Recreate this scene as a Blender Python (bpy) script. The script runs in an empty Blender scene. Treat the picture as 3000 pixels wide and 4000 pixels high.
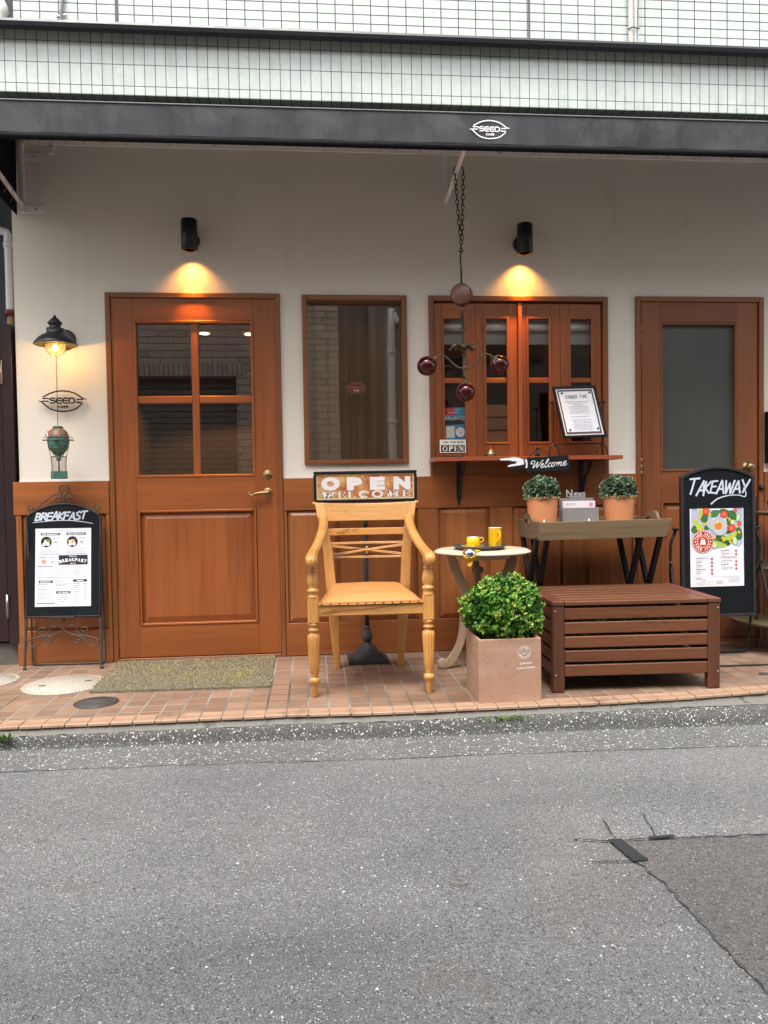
import bpy, math, random
from mathutils import Vector, Matrix, noise
random.seed(7)
sc = bpy.context.scene
COL = sc.collection
PI = math.pi
R_ = math.radians

# ------------------------------------------------------------------ camera
yaw, pitch, roll = 0.0907570, 0.0320851, -0.0152016
fw = Vector((math.sin(yaw)*math.cos(pitch), math.cos(yaw)*math.cos(pitch), -math.sin(pitch)))
rt0 = Vector((math.cos(yaw), -math.sin(yaw), 0)); up0 = rt0.cross(fw)
rt = rt0*math.cos(roll)+up0*math.sin(roll); up = -rt0*math.sin(roll)+up0*math.cos(roll)
cd = bpy.data.cameras.new('camera'); cam = bpy.data.objects.new('camera', cd); COL.objects.link(cam)
cam.matrix_world = Matrix(((rt.x, up.x, -fw.x, 0), (rt.y, up.y, -fw.y, -4.55), (rt.z, up.z, -fw.z, 0.9871), (0, 0, 0, 1)))
cd.sensor_fit = 'HORIZONTAL'; cd.sensor_width = 36; cd.lens = 36.036; cd.clip_start = .05; cd.clip_end = 500
sc.camera = cam

# ------------------------------------------------------------------ sky, sun, exposure
SUN_EL, SUN_AZ = 64, 200          # degrees; azimuth clockwise from +Y (north)
world = bpy.data.worlds.new("World"); sc.world = world; world.use_nodes = True
wn = world.node_tree; wn.nodes.clear()
wo = wn.nodes.new('ShaderNodeOutputWorld'); wb = wn.nodes.new('ShaderNodeBackground')
sky = wn.nodes.new('ShaderNodeTexSky'); sky.sky_type = 'NISHITA'; sky.sun_disc = False
sky.sun_elevation = R_(SUN_EL); sky.sun_rotation = R_(SUN_AZ); sky.dust_density = 3; sky.air_density = 1.2
hs = wn.nodes.new('ShaderNodeHueSaturation'); hs.inputs['Saturation'].default_value = .18
wn.links.new(sky.outputs[0], hs.inputs['Color']); wn.links.new(hs.outputs[0], wb.inputs[0])
wb.inputs[1].default_value = .15
wn.links.new(wb.outputs[0], wo.inputs[0])
sl = bpy.data.lights.new('sun', 'SUN'); sl.energy = 1.25; sl.angle = R_(32); sl.color = (1, .97, .92)
so = bpy.data.objects.new('sun', sl); COL.objects.link(so)
sd = Vector((math.sin(R_(SUN_AZ))*math.cos(R_(SUN_EL)), math.cos(R_(SUN_AZ))*math.cos(R_(SUN_EL)), math.sin(R_(SUN_EL))))
so.rotation_euler = sd.to_track_quat('Z', 'Y').to_euler()
sc.view_settings.view_transform = 'Standard'; sc.view_settings.look = 'None'
sc.view_settings.exposure = 1.36; sc.view_settings.gamma = 1; sc.view_settings.use_curve_mapping = False
sc.cycles.max_bounces = 8; sc.cycles.transparent_max_bounces = 16

# ------------------------------------------------------------------ materials
def s2l(c):
    return tuple((x/12.92 if x <= .04045 else ((x+.055)/1.055)**2.4) for x in c)
def hexc(h): return s2l(tuple(int(h[i:i+2], 16)/255 for i in (0, 2, 4)))
class NT:
    def __init__(s, name):
        s.m = bpy.data.materials.new(name); s.m.use_nodes = True; s.t = s.m.node_tree; s.n = s.t.nodes
        s.b = s.n['Principled BSDF']; s.out = s.n['Material Output']
        s.tc = s.n.new('ShaderNodeTexCoord')
    def N(s, typ, **kw):
        n = s.n.new('ShaderNode'+typ)
        for k, v in kw.items():
            if k in n.inputs.keys(): n.inputs[k].default_value = v
            else: setattr(n, k, v)
        return n
    def L(s, a, b): s.t.links.new(a, b)
    def map(s, scale=(1, 1, 1), loc=(0, 0, 0), rot=(0, 0, 0)):
        m = s.N('Mapping'); m.inputs['Scale'].default_value = scale; m.inputs['Location'].default_value = loc; m.inputs['Rotation'].default_value = rot
        s.L(s.tc.outputs['Object'], m.inputs[0]); return m.outputs[0]
    def noise(s, vec, scale, detail=4, rough=.5, dist=0):
        n = s.N('TexNoise'); n.inputs['Scale'].default_value = scale; n.inputs['Detail'].default_value = detail
        n.inputs['Roughness'].default_value = rough; n.inputs['Distortion'].default_value = dist
        s.L(vec, n.inputs['Vector']); return n.outputs[0]
    def ramp(s, fac, stops):
        r = s.N('ValToRGB'); e = r.color_ramp.elements
        while len(e) < len(stops): e.new(.5)
        for i, (p, c) in enumerate(stops):
            e[i].position = p; e[i].color = (*c, 1) if len(c) == 3 else c
        s.L(fac, r.inputs[0]); return r.outputs[0]
    def mix(s, fac, a, b, mode='MIX'):
        m = s.N('Mix', data_type='RGBA', blend_type=mode)
        for v, i in ((fac, 0), (a, 6), (b, 7)):
            if hasattr(v, 'links'): s.L(v, m.inputs[i])
            elif i == 0: m.inputs[0].default_value = v
            else: m.inputs[i].default_value = (*v, 1)
        return m.outputs[2]
    def math(s, op, a, b=None):
        m = s.N('Math', operation=op)
        for v, i in ((a, 0), (b, 1)):
            if v is None: continue
            if hasattr(v, 'links'): s.L(v, m.inputs[i])
            else: m.inputs[i].default_value = v
        return m.outputs[0]
    def bump(s, h, strength=.3, dist=.01, prev=None):
        b = s.N('Bump'); b.inputs['Strength'].default_value = strength; b.inputs['Distance'].default_value = dist
        s.L(h, b.inputs['Height'])
        if prev: s.L(prev, b.inputs['Normal'])
        s.L(b.outputs[0], s.b.inputs['Normal']); return b.outputs[0]
    def col(s, c):
        if hasattr(c, 'links'): s.L(c, s.b.inputs['Base Color'])
        else: s.b.inputs['Base Color'].default_value = (*c, 1)
    def set(s, **kw):
        for k, v in kw.items(): s.b.inputs[k].default_value = v
def mul(c, k): return tuple(min(1, x*k) for x in c)
_mc = {}
def pm(name, c, rough=.5, metal=0, var=.18, vs=9, bump=.08, bs=60, bd=.003, coat=0, spec=.5, dirt=None):
    if name in _mc: return _mc[name]
    t = NT(name); v = t.map()
    f = t.noise(v, vs, 5, .6)
    cc = t.mix(f, mul(c, 1-var), mul(c, 1+var))
    if dirt:
        d = t.ramp(t.noise(v, dirt[1], 6, .65), [(dirt[2], (0, 0, 0)), (dirt[2]+.12, (1, 1, 1))])
        cc = t.mix(d, cc, dirt[0])
    t.col(cc); t.set(Roughness=rough, Metallic=metal)
    t.b.inputs['Coat Weight'].default_value = coat; t.b.inputs['Specular IOR Level'].default_value = spec
    rr = t.N('MapRange'); t.L(t.noise(v, vs*3, 4), rr.inputs[0]); rr.inputs[3].default_value = max(0, rough-.1); rr.inputs[4].default_value = min(1, rough+.1)
    t.L(rr.outputs[0], t.b.inputs['Roughness'])
    if bump: t.bump(t.noise(v, bs, 4), bump, bd)
    _mc[name] = t.m; return t.m
def flat(h, rough=.6):
    n = 'ink_'+h
    return pm(n, hexc(h), rough, var=.06, bump=0)
def wood(name, c, dark, axis, rough=.42, sc_=1., fig=.5, coat=.15, streak=None):
    if name in _mc: return _mc[name]
    t = NT(name)
    st = [22*sc_]*3; st['XYZ'.index(axis)] = 1.1*sc_
    v = t.map(st); st2 = [220*sc_]*3; st2['XYZ'.index(axis)] = 5*sc_; v2 = t.map(st2)
    st3 = [5*sc_]*3; st3['XYZ'.index(axis)] = .8*sc_; v3 = t.map(st3)
    g = t.noise(v, 1, 5, .6, 1.2); fib = t.noise(v2, 1, 3, .6)
    base = t.ramp(g, [(.30, dark), (.52, c), (.72, mul(c, 1.22))])
    base = t.mix(fig*.8, base, t.ramp(fib, [(.3, mul(c, .50)), (.6, mul(c, 1.15))]))
    base = t.mix(.28, base, t.ramp(t.noise(v3, 1, 3, .5), [(.35, mul(c, .6)), (.65, mul(c, 1.3))]))
    bw_ = {'Z': (0, .118), 'X': (2, .16), 'Y': (0, .1)}[axis]; sp = t.N('SeparateXYZ'); t.L(t.tc.outputs['Object'], sp.inputs[0])
    wn_ = t.N('TexWhiteNoise', noise_dimensions='1D'); t.L(t.math('FLOOR', t.math('DIVIDE', t.math('ADD', sp.outputs[bw_[0]], 7.03), bw_[1])), wn_.inputs['W'])
    base = t.mix(.75, base, t.ramp(wn_.outputs[0], [(0, (.80, .77, .74)), (1, (1.12, 1.10, 1.06))]), 'MULTIPLY')
    oi = t.N('ObjectInfo'); base = t.mix(.8, base, t.ramp(oi.outputs['Random'], [(0, (.80, .76, .72)), (1, (1.14, 1.10, 1.06))]), 'MULTIPLY')
    if streak: base = t.mix(t.ramp(t.noise(v3, 1.5, 6, .7, 1.6), [(streak[1], (0, 0, 0)), (streak[1]+.1, (1, 1, 1))]), base, streak[0])
    t.col(base); t.set(Roughness=rough); t.b.inputs['Coat Weight'].default_value = coat; t.b.inputs['Coat Roughness'].default_value = .3
    t.bump(fib, .18, .002)
    _mc[name] = t.m; return t.m
def emis(name, c, e):
    if name in _mc: return _mc[name]
    t = NT(name); t.b.inputs['Emission Color'].default_value = (*c, 1); t.b.inputs['Emission Strength'].default_value = e
    t.col(c); _mc[name] = t.m; return t.m
def glass(name, tint, refl=1.0, rough=0.0, through=1.0):
    t = NT(name); tr = t.N('BsdfTransparent'); tr.inputs[0].default_value = (*mul(tint, through), 1)
    gl = t.N('BsdfGlossy'); gl.inputs['Roughness'].default_value = rough; gl.inputs[0].default_value = (1, 1, 1, 1)
    fr = t.N('LayerWeight'); fr.inputs['Blend'].default_value = .5
    f = t.math('MULTIPLY', t.math('ADD', t.math('MULTIPLY', t.math('POWER', fr.outputs['Facing'], 5), .96), .042), refl); mx = t.N('MixShader')
    t.L(f, mx.inputs[0]); t.L(tr.outputs[0], mx.inputs[1]); t.L(gl.outputs[0], mx.inputs[2]); t.L(mx.outputs[0], t.out.inputs[0])
    # slight waviness of float glass
    b = t.N('Bump'); b.inputs['Strength'].default_value = .05; b.inputs['Distance'].default_value = .004
    t.L(t.noise(t.map(), 4, 1), b.inputs['Height']); t.L(b.outputs[0], gl.inputs['Normal'])
    return t.m

# plaster
t = NT('plaster'); v = t.map()
c = t.mix(t.noise(v, 1.3, 5, .6), hexc('dfd6c8'), hexc('e8e0d3'))
stv = t.map((9, 9, .7)); c = t.mix(t.ramp(t.noise(stv, 1, 5, .6), [(.58, (0, 0, 0)), (.85, (.2, .2, .2))]), c, hexc('b5a894'))
cr = t.N('TexVoronoi', feature='DISTANCE_TO_EDGE'); cr.inputs['Scale'].default_value = 1.1
t.L(t.mix(.12, v, t.noise(v, 6, 5)), cr.inputs['Vector'])
c = t.mix(t.ramp(t.noise(t.map((2.2, 2.2, 1.1), (3, 0, 1)), 1.4, 7, .72), [(.60, (0, 0, 0)), (.72, (.28, .28, .28))]), c, hexc('a8997f'))
t.col(c); t.set(Roughness=.85); t.bump(t.noise(v, 45, 6, .65), .25, .004, t.bump(t.noise(v, 5, 3), .25, .012)); PLASTER = t.m

WC, WD = hexc('a4541f'), hexc('7c3814')
DOOR_V = wood('cedar_upright', hexc('9f5a2b'), hexc('7a421f'), 'Z', fig=.45); DOOR_H = wood('cedar_crosswise', hexc('9f5a2b'), hexc('7a421f'), 'X', fig=.45)
PAN_V = wood('panel_cedar_upright', hexc('9b6033'), hexc('764523'), 'Z', fig=.35); PAN_H = wood('panel_cedar_crosswise', hexc('97592c'), hexc('74411f'), 'X', fig=.35)
FR_V = wood('frame_cedar_upright', hexc('83502b'), hexc('683c1d'), 'Z', fig=.35); FR_H = wood('frame_cedar_crosswise', hexc('83502b'), hexc('683c1d'), 'X', fig=.35)
RD_V = wood('redwood_upright', hexc('854f2d'), hexc('6a3d21'), 'Z', fig=.35); RD_H = wood('redwood_crosswise', hexc('854f2d'), hexc('6a3d21'), 'X', fig=.35)
TEAK_V = wood('teak_upright', hexc('cc9550'), hexc('9a6832'), 'Z', sc_=1.6, fig=.75, coat=.35)
TEAK_H = wood('teak_crosswise', hexc('d09b58'), hexc('a06c38'), 'X', sc_=1.2, fig=.65, coat=.35, streak=(hexc('74451f'), .58))
BEN_H = wood('bench_crosswise', hexc('6e442b'), hexc('482b1c'), 'X', sc_=1.5, rough=.42, fig=.6, coat=.12, streak=(hexc('3f2216'), .60))
BEN_V = wood('bench_upright', hexc('643c28'), hexc('43271a'), 'Z', sc_=1.5, rough=.5, fig=.5, coat=.05)
BEN_Y = wood('bench_lengthwise', hexc('64392b'), hexc('4a2a20'), 'Y', sc_=1.5, rough=.5, fig=.5, coat=.05)
GREY_H = wood('weathered_crosswise', hexc('7d6b52'), hexc('64543f'), 'X', sc_=1.5, rough=.75, fig=.4, coat=0, streak=(hexc('5d4c37'), .60))
GREY_Y = wood('weathered_lengthwise', hexc('786850'), hexc('5f503c'), 'Y', sc_=1.5, rough=.75, fig=.4, coat=0)
WASH = wood('whitewashed', hexc('c9bba9'), hexc('a89582'), 'X', sc_=1.6, rough=.7, fig=.35, coat=0, streak=(hexc('957b62'), .62))
WASH_V = wood('whitewashed_leg', hexc('a28d78'), hexc('826a54'), 'Z', sc_=2, rough=.7, fig=.45, coat=0)
SHELF = wood('shelf_redwood', hexc('94492f'), hexc('7a3a25'), 'X', fig=.25)
BLACK = pm('black_iron', (.018, .018, .019), .45, .3, bump=.25, bs=120)
BLACKW = pm('black_painted_wood', (.009, .010, .013), .55, 0, spec=.25, bump=.2, bs=90, dirt=((.25, .24, .22), 30, .74))
LAMPB = pm('black_powder_coat', (.012, .013, .016), .38, 0, bump=.1, bs=300)
WIRE = pm('grey_iron', (.075, .07, .065), .5, .5, bump=.2, bs=150)
CHALK = pm('chalkboard', (.008, .0095, .0125), .5, 0, var=.5, vs=4, bump=.05, spec=.18, dirt=((.02, .021, .024), 7, .60))
WHITEM = pm('white_painted_steel', (.80, .78, .76), .45, 0, var=.08, bump=.1, bs=50, dirt=((.3, .25, .2), 14, .72))
PIPEW = pm('white_pipe', (.66, .66, .64), .4, 0, var=.1, bump=0, dirt=((.4, .36, .3), 9, .66))
BRASS = pm('aged_brass', (.30, .22, .12), .42, 1, var=.25, vs=30, bump=.1)
GOLDM = pm('weathered_gilt', (.12, .09, .055), .55, .5, var=.5, vs=40, bump=.5, bs=90, bd=.004)
STEEL = pm('dull_steel', (.35, .34, .32), .35, 1, var=.15, vs=40)
CLOTH = pm('charcoal_awning_cloth', (.034, .034, .040), .8, 0, var=.2, vs=5, bump=.12, bs=35, bd=.004)
PAPER = pm('white_paper', (.78, .78, .83), .5, var=.03, bump=.06, bs=8)
TERRA = pm('terracotta', hexc('cd885c'), .6, var=.08, vs=12, bump=.08, dirt=(hexc('c47550'), 9, .62))
YEL = pm('yellow_enamel', hexc('f2bd0c'), .15, var=.04, bump=0, coat=.6)
WHITEG = pm('white_glaze', (.85, .85, .85), .15, var=.02, bump=0)
REDG = pm('ruby_glass', (.045, .001, .004), .03, var=.1, bump=0, coat=.0)
VERDI = pm('verdigris', hexc('4f8578'), .5, .4, var=.35, vs=30, bump=.4, bs=70, dirt=(hexc('6b4d38'), 30, .60))
RUSTB = pm('rusty_brown_metal', hexc('7a6455'), .5, .4, var=.3, vs=30, bump=.4, dirt=(hexc('5a3d2c'), 30, .6))
LEATH = pm('tan_leather', hexc('c98a50'), .38, var=.1, vs=5, bump=.25, bs=120, bd=.002)
MAROON = pm('maroon_paint', (.022, .009, .011), .4, var=.15, bump=.08)
SLATE = pm('slate_blue_paint', (.040, .048, .062), .5, var=.2, bump=.15, dirt=((.3, .3, .28), 38, .73))
TIN = pm('galvanised_tin', (.30, .29, .28), .5, .35, var=.25, vs=8, bump=.1)
ROPE = pm('jute', (.45, .30, .15), .9)
GLASSD = glass('window_glass', (.97, .97, .95), 1.5); GLASSF = glass('door_glass', (.95, .95, .93), 2.5)
GLASSW = glass('window_glass_bright', (.96, .94, .90), 3.0)
# frosted glass of the right-hand door
t = NT('frosted_glass'); v = t.map((1, 1, 1))
c = t.mix(t.noise(v, 2.2, 3), hexc('565853'), hexc('3c3e39')); t.col(c); t.set(Roughness=.42); t.b.inputs['Coat Weight'].default_value = .3; t.b.inputs['Coat Roughness'].default_value = .25
FROST = t.m

def brick_mat(name, c1, c2, mort, bw, rh, ms, axes='XZ', rough=.35, offx=0, offz=0, stag=0, stain=None, bumpd=.004, coat=0):
    t = NT(name); sp = t.N('SeparateXYZ'); t.L(t.tc.outputs['Object'], sp.inputs[0]); cb = t.N('CombineXYZ')
    t.L(t.math('ADD', sp.outputs['XYZ'.index(axes[0])], offx), cb.inputs[0]); t.L(t.math('ADD', sp.outputs['XYZ'.index(axes[1])], offz), cb.inputs[1])
    b = t.N('TexBrick'); b.offset = stag; b.squash = 1; t.L(cb.outputs[0], b.inputs['Vector'])
    b.inputs['Color1'].default_value = (*c1, 1); b.inputs['Color2'].default_value = (*c2, 1); b.inputs['Mortar'].default_value = (*mort, 1)
    b.inputs['Scale'].default_value = 1; b.inputs['Mortar Size'].default_value = ms; b.inputs['Mortar Smooth'].default_value = .2
    b.inputs['Brick Width'].default_value = bw; b.inputs['Row Height'].default_value = rh
    v = t.map(); c = b.outputs[0]
    if name == 'brown_paving_tile': t.L(t.ramp(t.noise(v, 1.6, 3), [(.36, hexc('5a544e')), (.55, hexc('a19b94'))]), b.inputs['Mortar'])
    c = t.mix(.22, c, t.ramp(t.noise(v, 14, 5, .7), [(.3, (.15, .13, .1)), (.7, (1, 1, 1))]), 'MULTIPLY')
    if stain: c = t.mix(t.ramp(t.noise(t.map(stain[3]), 1, 5, .65), [(stain[1], (0, 0, 0)), (stain[2], (1, 1, 1))]), c, stain[0], 'MULTIPLY')
    t.col(c); t.set(Roughness=rough); t.b.inputs['Coat Weight'].default_value = coat
    inv = t.math('SUBTRACT', 1, b.outputs[1]); t.bump(inv, .6, bumpd, t.bump(t.noise(v, 90, 4), .12, .003)); return t.m
TILE_UP = brick_mat('pale_green_wall_tile', (.53, .585, .535), (.57, .615, .57), (.07, .06, .08), .1, .0505, .0032, 'XZ', .2, .032, -.0085, coat=.3)
TILE_FA = brick_mat('pale_green_fascia_tile', (.61, .675, .61), (.67, .715, .655), (.09, .08, .11), .05, .1015, .0019, 'XZ', .2, .0268, -.1, coat=.3,
                    stain=((.80, .82, .74), .52, .85, (22, 22, 4)))
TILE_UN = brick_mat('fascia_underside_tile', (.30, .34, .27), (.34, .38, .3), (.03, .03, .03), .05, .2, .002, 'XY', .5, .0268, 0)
PAVE = brick_mat('brown_paving_tile', hexc('866955'), hexc('9f7f66'), hexc('8b867f'), .0935, .1, .0052, 'XY', .6, .0415, .063, bumpd=.006,
                 stain=((.62, .57, .53), .44, .72, (1.6, 2.5, 1)))
BRICKO = brick_mat('beige_brick', hexc('b6a89a'), hexc('c8baa8'), hexc('4a443e'), .32, .086, .005, 'XZ', .7, 0, 0, .5)
SOLD = brick_mat('beige_soldier_brick', hexc('b6a89a'), hexc('c8baa8'), hexc('4a443e'), .06, .4, .005, 'XZ', .7)

def asphalt(name, c, chipc, chip_scale, dens, big=None, rough=.85, bmp=.7, tint=None):
    t = NT(name); v = t.map()
    f1 = t.noise(v, 210, 4, .7); f2 = t.noise(v, 1.4, 5, .6); f3 = t.noise(v, 60, 3, .6)
    cc = t.mix(t.ramp(f1, [(.32, (0, 0, 0)), (.68, (1, 1, 1))]), mul(c, .38), mul(c, 1.65)); cc = t.mix(.7, cc, t.ramp(f2, [(.3, (.72, .72, .73)), (.7, (1.12, 1.11, 1.08))]), 'MULTIPLY')
    cc = t.mix(.5, cc, t.ramp(f3, [(.35, (.7, .7, .7)), (.65, (1.2, 1.2, 1.2))]), 'MULTIPLY')
    cc = t.mix(t.ramp(t.noise(v, 105, 3, .65, .4), [(.34, (1, 1, 1)), (.42, (0, 0, 0))]), cc, mul(c, .32))
    for k, (s_, d_, br) in enumerate(((chip_scale, dens, chipc),) + ((big,) if big else ())):
        vo = t.N('TexVoronoi'); vo.inputs['Scale'].default_value = s_; vo.inputs['Randomness'].default_value = 1
        vm = t.N('VectorMath', operation='ADD'); t.L(v, vm.inputs[0]); sc3 = t.N('VectorMath', operation='SCALE'); nz = t.N('TexNoise'); nz.inputs['Scale'].default_value = s_*1.7
        t.L(v, nz.inputs['Vector']); t.L(nz.outputs['Color'], sc3.inputs[0]); sc3.inputs['Scale'].default_value = .95/s_; t.L(sc3.outputs[0], vm.inputs[1]); t.L(vm.outputs[0], vo.inputs['Vector'])
        sp = t.N('SeparateColor'); t.L(vo.outputs['Color'], sp.inputs[0])
        a = t.math('GREATER_THAN', sp.outputs[0], 1-d_); b_ = t.math('LESS_THAN', vo.outputs['Distance'], t.math('ADD', t.math('MULTIPLY', sp.outputs[1], .26), .10))
        m_ = t.math('MULTIPLY', a, b_)
        chc = t.mix(sp.outputs[2], mul(br, .55), mul(br, 1.15))
        cc = t.mix(m_, cc, chc)
    if name == 'asphalt': cc = t.mix(t.ramp(t.noise(t.map((1, 1, 1), (4, 2, 0)), 2.6, 4, .6), [(.66, (0, 0, 0)), (.74, (.45, .45, .45))]), cc, (.13, .095, .08)); cc = t.mix(.35, cc, t.ramp(t.noise(t.map((.5, 2.2, 1)), 1.2, 4, .6), [(.35, (.62, .62, .62)), (.65, (1.25, 1.25, 1.25))]), 'MULTIPLY')
    t.col(cc); t.set(Roughness=rough)
    vb = t.N('TexVoronoi'); vb.inputs['Scale'].default_value = 130; t.L(v, vb.inputs['Vector'])
    t.bump(t.noise(v, 120, 5, .7), bmp, .010, t.bump(vb.outputs['Distance'], bmp*.7, .005)); return t.m
ROADM = asphalt('asphalt', (.180, .179, .180), (.66, .66, .64), 175, .42, (90, .04, (.72, .72, .70)))
PATCHM = asphalt('asphalt_patch', (.126, .120, .117), (.38, .36, .34), 140, .22, None, bmp=.55)
STRIPM = asphalt('gutter_asphalt', (.155, .155, .153), (.82, .82, .80), 70, .48, (120, .28, (.8, .8, .78)))
KERBM = asphalt('kerb_concrete', (.125, .123, .115), (.82, .82, .78), 78, .62, (120, .42, (.8, .8, .77)), bmp=1.)
MORTAR = pm('mortar', (.19, .178, .158), .9, var=.35, vs=12, bump=.6, bs=45, bd=.01, dirt=((.07, .075, .06), 12, .56))
TAR = pm('tar', (.016, .019, .024), .8, bump=.4, bs=100)
print('materials ok')
# ------------------------------------------------------------------ mesh builder
def V3(*a): return Vector(a)
def cr_smooth(pts, n=6):
    P = [Vector(p) if len(p) == 3 else Vector((*p, 0)) for p in pts]; out = []
    for i in range(len(P)-1):
        p0, p1, p2, p3 = P[max(i-1, 0)], P[i], P[i+1], P[min(i+2, len(P)-1)]
        for k in range(n):
            t = k/n; out.append(.5*((2*p1)+(p2-p0)*t+(2*p0-5*p1+4*p2-p3)*t*t+(3*p1-p0-3*p2+p3)*t**3))
    out.append(P[-1]); return out
def lerp_list(vals, n):
    out = []
    for i in range(n):
        t = i/(n-1)*(len(vals)-1); k = min(int(t), len(vals)-2); out.append(vals[k]+(vals[k+1]-vals[k])*(t-k))
    return out
class MB:
    def __init__(s): s.v = []; s.f = []; s.mi = []; s.sm = []; s.mats = []; s.T = Matrix(); s.cuts = []
    def cut(s): s.cuts.append((len(s.v), len(s.f)))
    def mid(s, m):
        if m not in s.mats: s.mats.append(m)
        return s.mats.index(m)
    def add(s, vs, fs, m, smooth=False):
        o = len(s.v); T = s.T
        s.v += [T @ Vector(p) for p in vs]; i = s.mid(m)
        for f in fs: s.f.append([o+k for k in f]); s.mi.append(i); s.sm.append(smooth)
    def box(s, x0, x1, y0, y1, z0, z1, m, ch=0):
        if ch:
            a = min(ch, (x1-x0)*.45, (y1-y0)*.45, (z1-z0)*.45)
            import bmesh
            bm = bmesh.new(); bmesh.ops.create_cube(bm, size=1)
            for v_ in bm.verts: v_.co = Vector((x0 if v_.co.x < 0 else x1, y0 if v_.co.y < 0 else y1, z0 if v_.co.z < 0 else z1))
            bmesh.ops.bevel(bm, geom=bm.edges[:], offset=a, segments=1, affect='EDGES', profile=.5)
            bm.verts.index_update(); s.add([v_.co.copy() for v_ in bm.verts], [[v_.index for v_ in f.verts] for f in bm.faces], m); bm.free(); return
        vs = [(x, y, z) for x in (x0, x1) for y in (y0, y1) for z in (z0, z1)]
        s.add(vs, [(0, 1, 3, 2), (4, 6, 7, 5), (0, 4, 5, 1), (2, 3, 7, 6), (0, 2, 6, 4), (1, 5, 7, 3)], m)
    def tube(s, pts, r, m, n=8, smooth=0, closed=False, cap=True, flat_=None, flute=None):
        P = cr_smooth(pts, smooth) if smooth else [Vector(p) for p in pts]
        if closed and (P[0]-P[-1]).length < 1e-6: P = P[:-1]
        rr = lerp_list(r, len(P)) if isinstance(r, (list, tuple)) else [r]*len(P)
        N = len(P); vs = []; prev = None
        for i, p in enumerate(P):
            if closed: d = P[(i+1) % N]-P[(i-1) % N]
            else: d = P[min(i+1, N-1)]-P[max(i-1, 0)]
            if d.length < 1e-9: d = Vector((0, 0, 1))
            d.normalize()
            if prev is None:
                a = Vector((0, 0, 1)) if abs(d.z) < .9 else Vector((0, 1, 0)); u = d.cross(a).normalized()
            else:
                u = prev-d*prev.dot(d); u = u.normalized() if u.length > 1e-6 else d.cross(Vector((0, 0, 1))).normalized()
            prev = u; w = d.cross(u)
            for k in range(n):
                an = 2*PI*k/n; q = rr[i]
                if flute: q *= 1+flute[1]*math.cos(flute[0]*an)
                ax, aw = (1, 1) if not flat_ else flat_
                vs.append(p+u*math.cos(an)*q*ax+w*math.sin(an)*q*aw)
        fs = []
        for i in range(N if closed else N-1):
            for k in range(n):
                a, b = i*n+k, i*n+(k+1) % n; c_, d_ = ((i+1) % N)*n+(k+1) % n, ((i+1) % N)*n+k; fs.append((a, b, c_, d_))
        s.add(vs, fs, m, True)
        if cap and not closed:
            s.add(vs[:n], [tuple(range(n))[::-1]], m); s.add(vs[-n:], [tuple(range(n))], m)
    def lathe(s, prof, c, m, n=24, axis='Z', flute=None, rot=None, close=True):
        vs = []
        M = Matrix.Translation(c) @ (rot if rot else Matrix())
        for (r, z) in prof:
            for k in range(n):
                an = 2*PI*k/n; q = r
                if flute: q = r*(1+flute[1](z)*(abs(math.cos(flute[0]*an/2))-.6))
                p = Vector((q*math.cos(an), q*math.sin(an), z))
                if axis == 'Y': p = Vector((p.x, p.z, p.y))
                if axis == 'X': p = Vector((p.z, p.x, p.y))
                vs.append(M @ p)
        fs = []; K = len(prof)
        for i in range(K-1):
            for k in range(n): fs.append((i*n+k, i*n+(k+1) % n, (i+1)*n+(k+1) % n, (i+1)*n+k))
        if close:
            if prof[0][0] > 1e-5: fs.append(tuple(range(n))[::-1])
            if prof[-1][0] > 1e-5: fs.append(tuple((K-1)*n+k for k in range(n)))
        s.add(vs, fs, m, True)
    def sphere(s, c, r, m, n=20, sx=1, sy=1, sz=1, lo=-90, hi=90):
        k = max(6, n//2); prof = [(max(1e-6, r*math.cos(R_(lo+(hi-lo)*i/k))), r*math.sin(R_(lo+(hi-lo)*i/k))) for i in range(k+1)]
        T0 = s.T; s.T = T0 @ Matrix.Translation(c) @ Matrix.Diagonal((sx, sy, sz, 1)); s.lathe(prof, (0, 0, 0), m, n, close=False); s.T = T0
    def prism(s, pts, y0, y1, m, axis='Y', ear=False):
        n = len(pts)
        def P(a, b, w): return (a, w, b) if axis == 'Y' else ((w, a, b) if axis == 'X' else (a, b, w))
        vs = [P(a, b, y0) for a, b in pts]+[P(a, b, y1) for a, b in pts]
        fs = [tuple(range(n)), tuple(range(2*n-1, n-1, -1))]+[(i, i+n, (i+1) % n+n, (i+1) % n) for i in range(n)]
        s.add(vs, fs, m)
    def build(s, name, parent=None, root_loc=None, bevel=0, fix=True):
        me = bpy.data.meshes.new(name); off = Vector((0, 0, 0))
        if parent:
            q = parent
            while q: off += q.location; q = q.parent
        elif root_loc: off = Vector(root_loc)
        me.from_pydata([tuple(p-off) for p in s.v], [], s.f)
        for m in s.mats: me.materials.append(m)
        me.polygons.foreach_set('material_index', s.mi); me.polygons.foreach_set('use_smooth', s.sm)
        me.update()
        if fix:
            import bmesh
            bm = bmesh.new(); bm.from_mesh(me); bmesh.ops.recalc_face_normals(bm, faces=bm.faces[:]); bm.to_mesh(me); bm.free()
        o = bpy.data.objects.new(name, me); COL.objects.link(o)
        if parent: o.parent = parent
        elif root_loc: o.location = off
        if bevel:
            md = o.modifiers.new('bevel', 'BEVEL'); md.width = bevel; md.segments = 2; md.limit_method = 'ANGLE'; md.angle_limit = R_(40)
        return o
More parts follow.
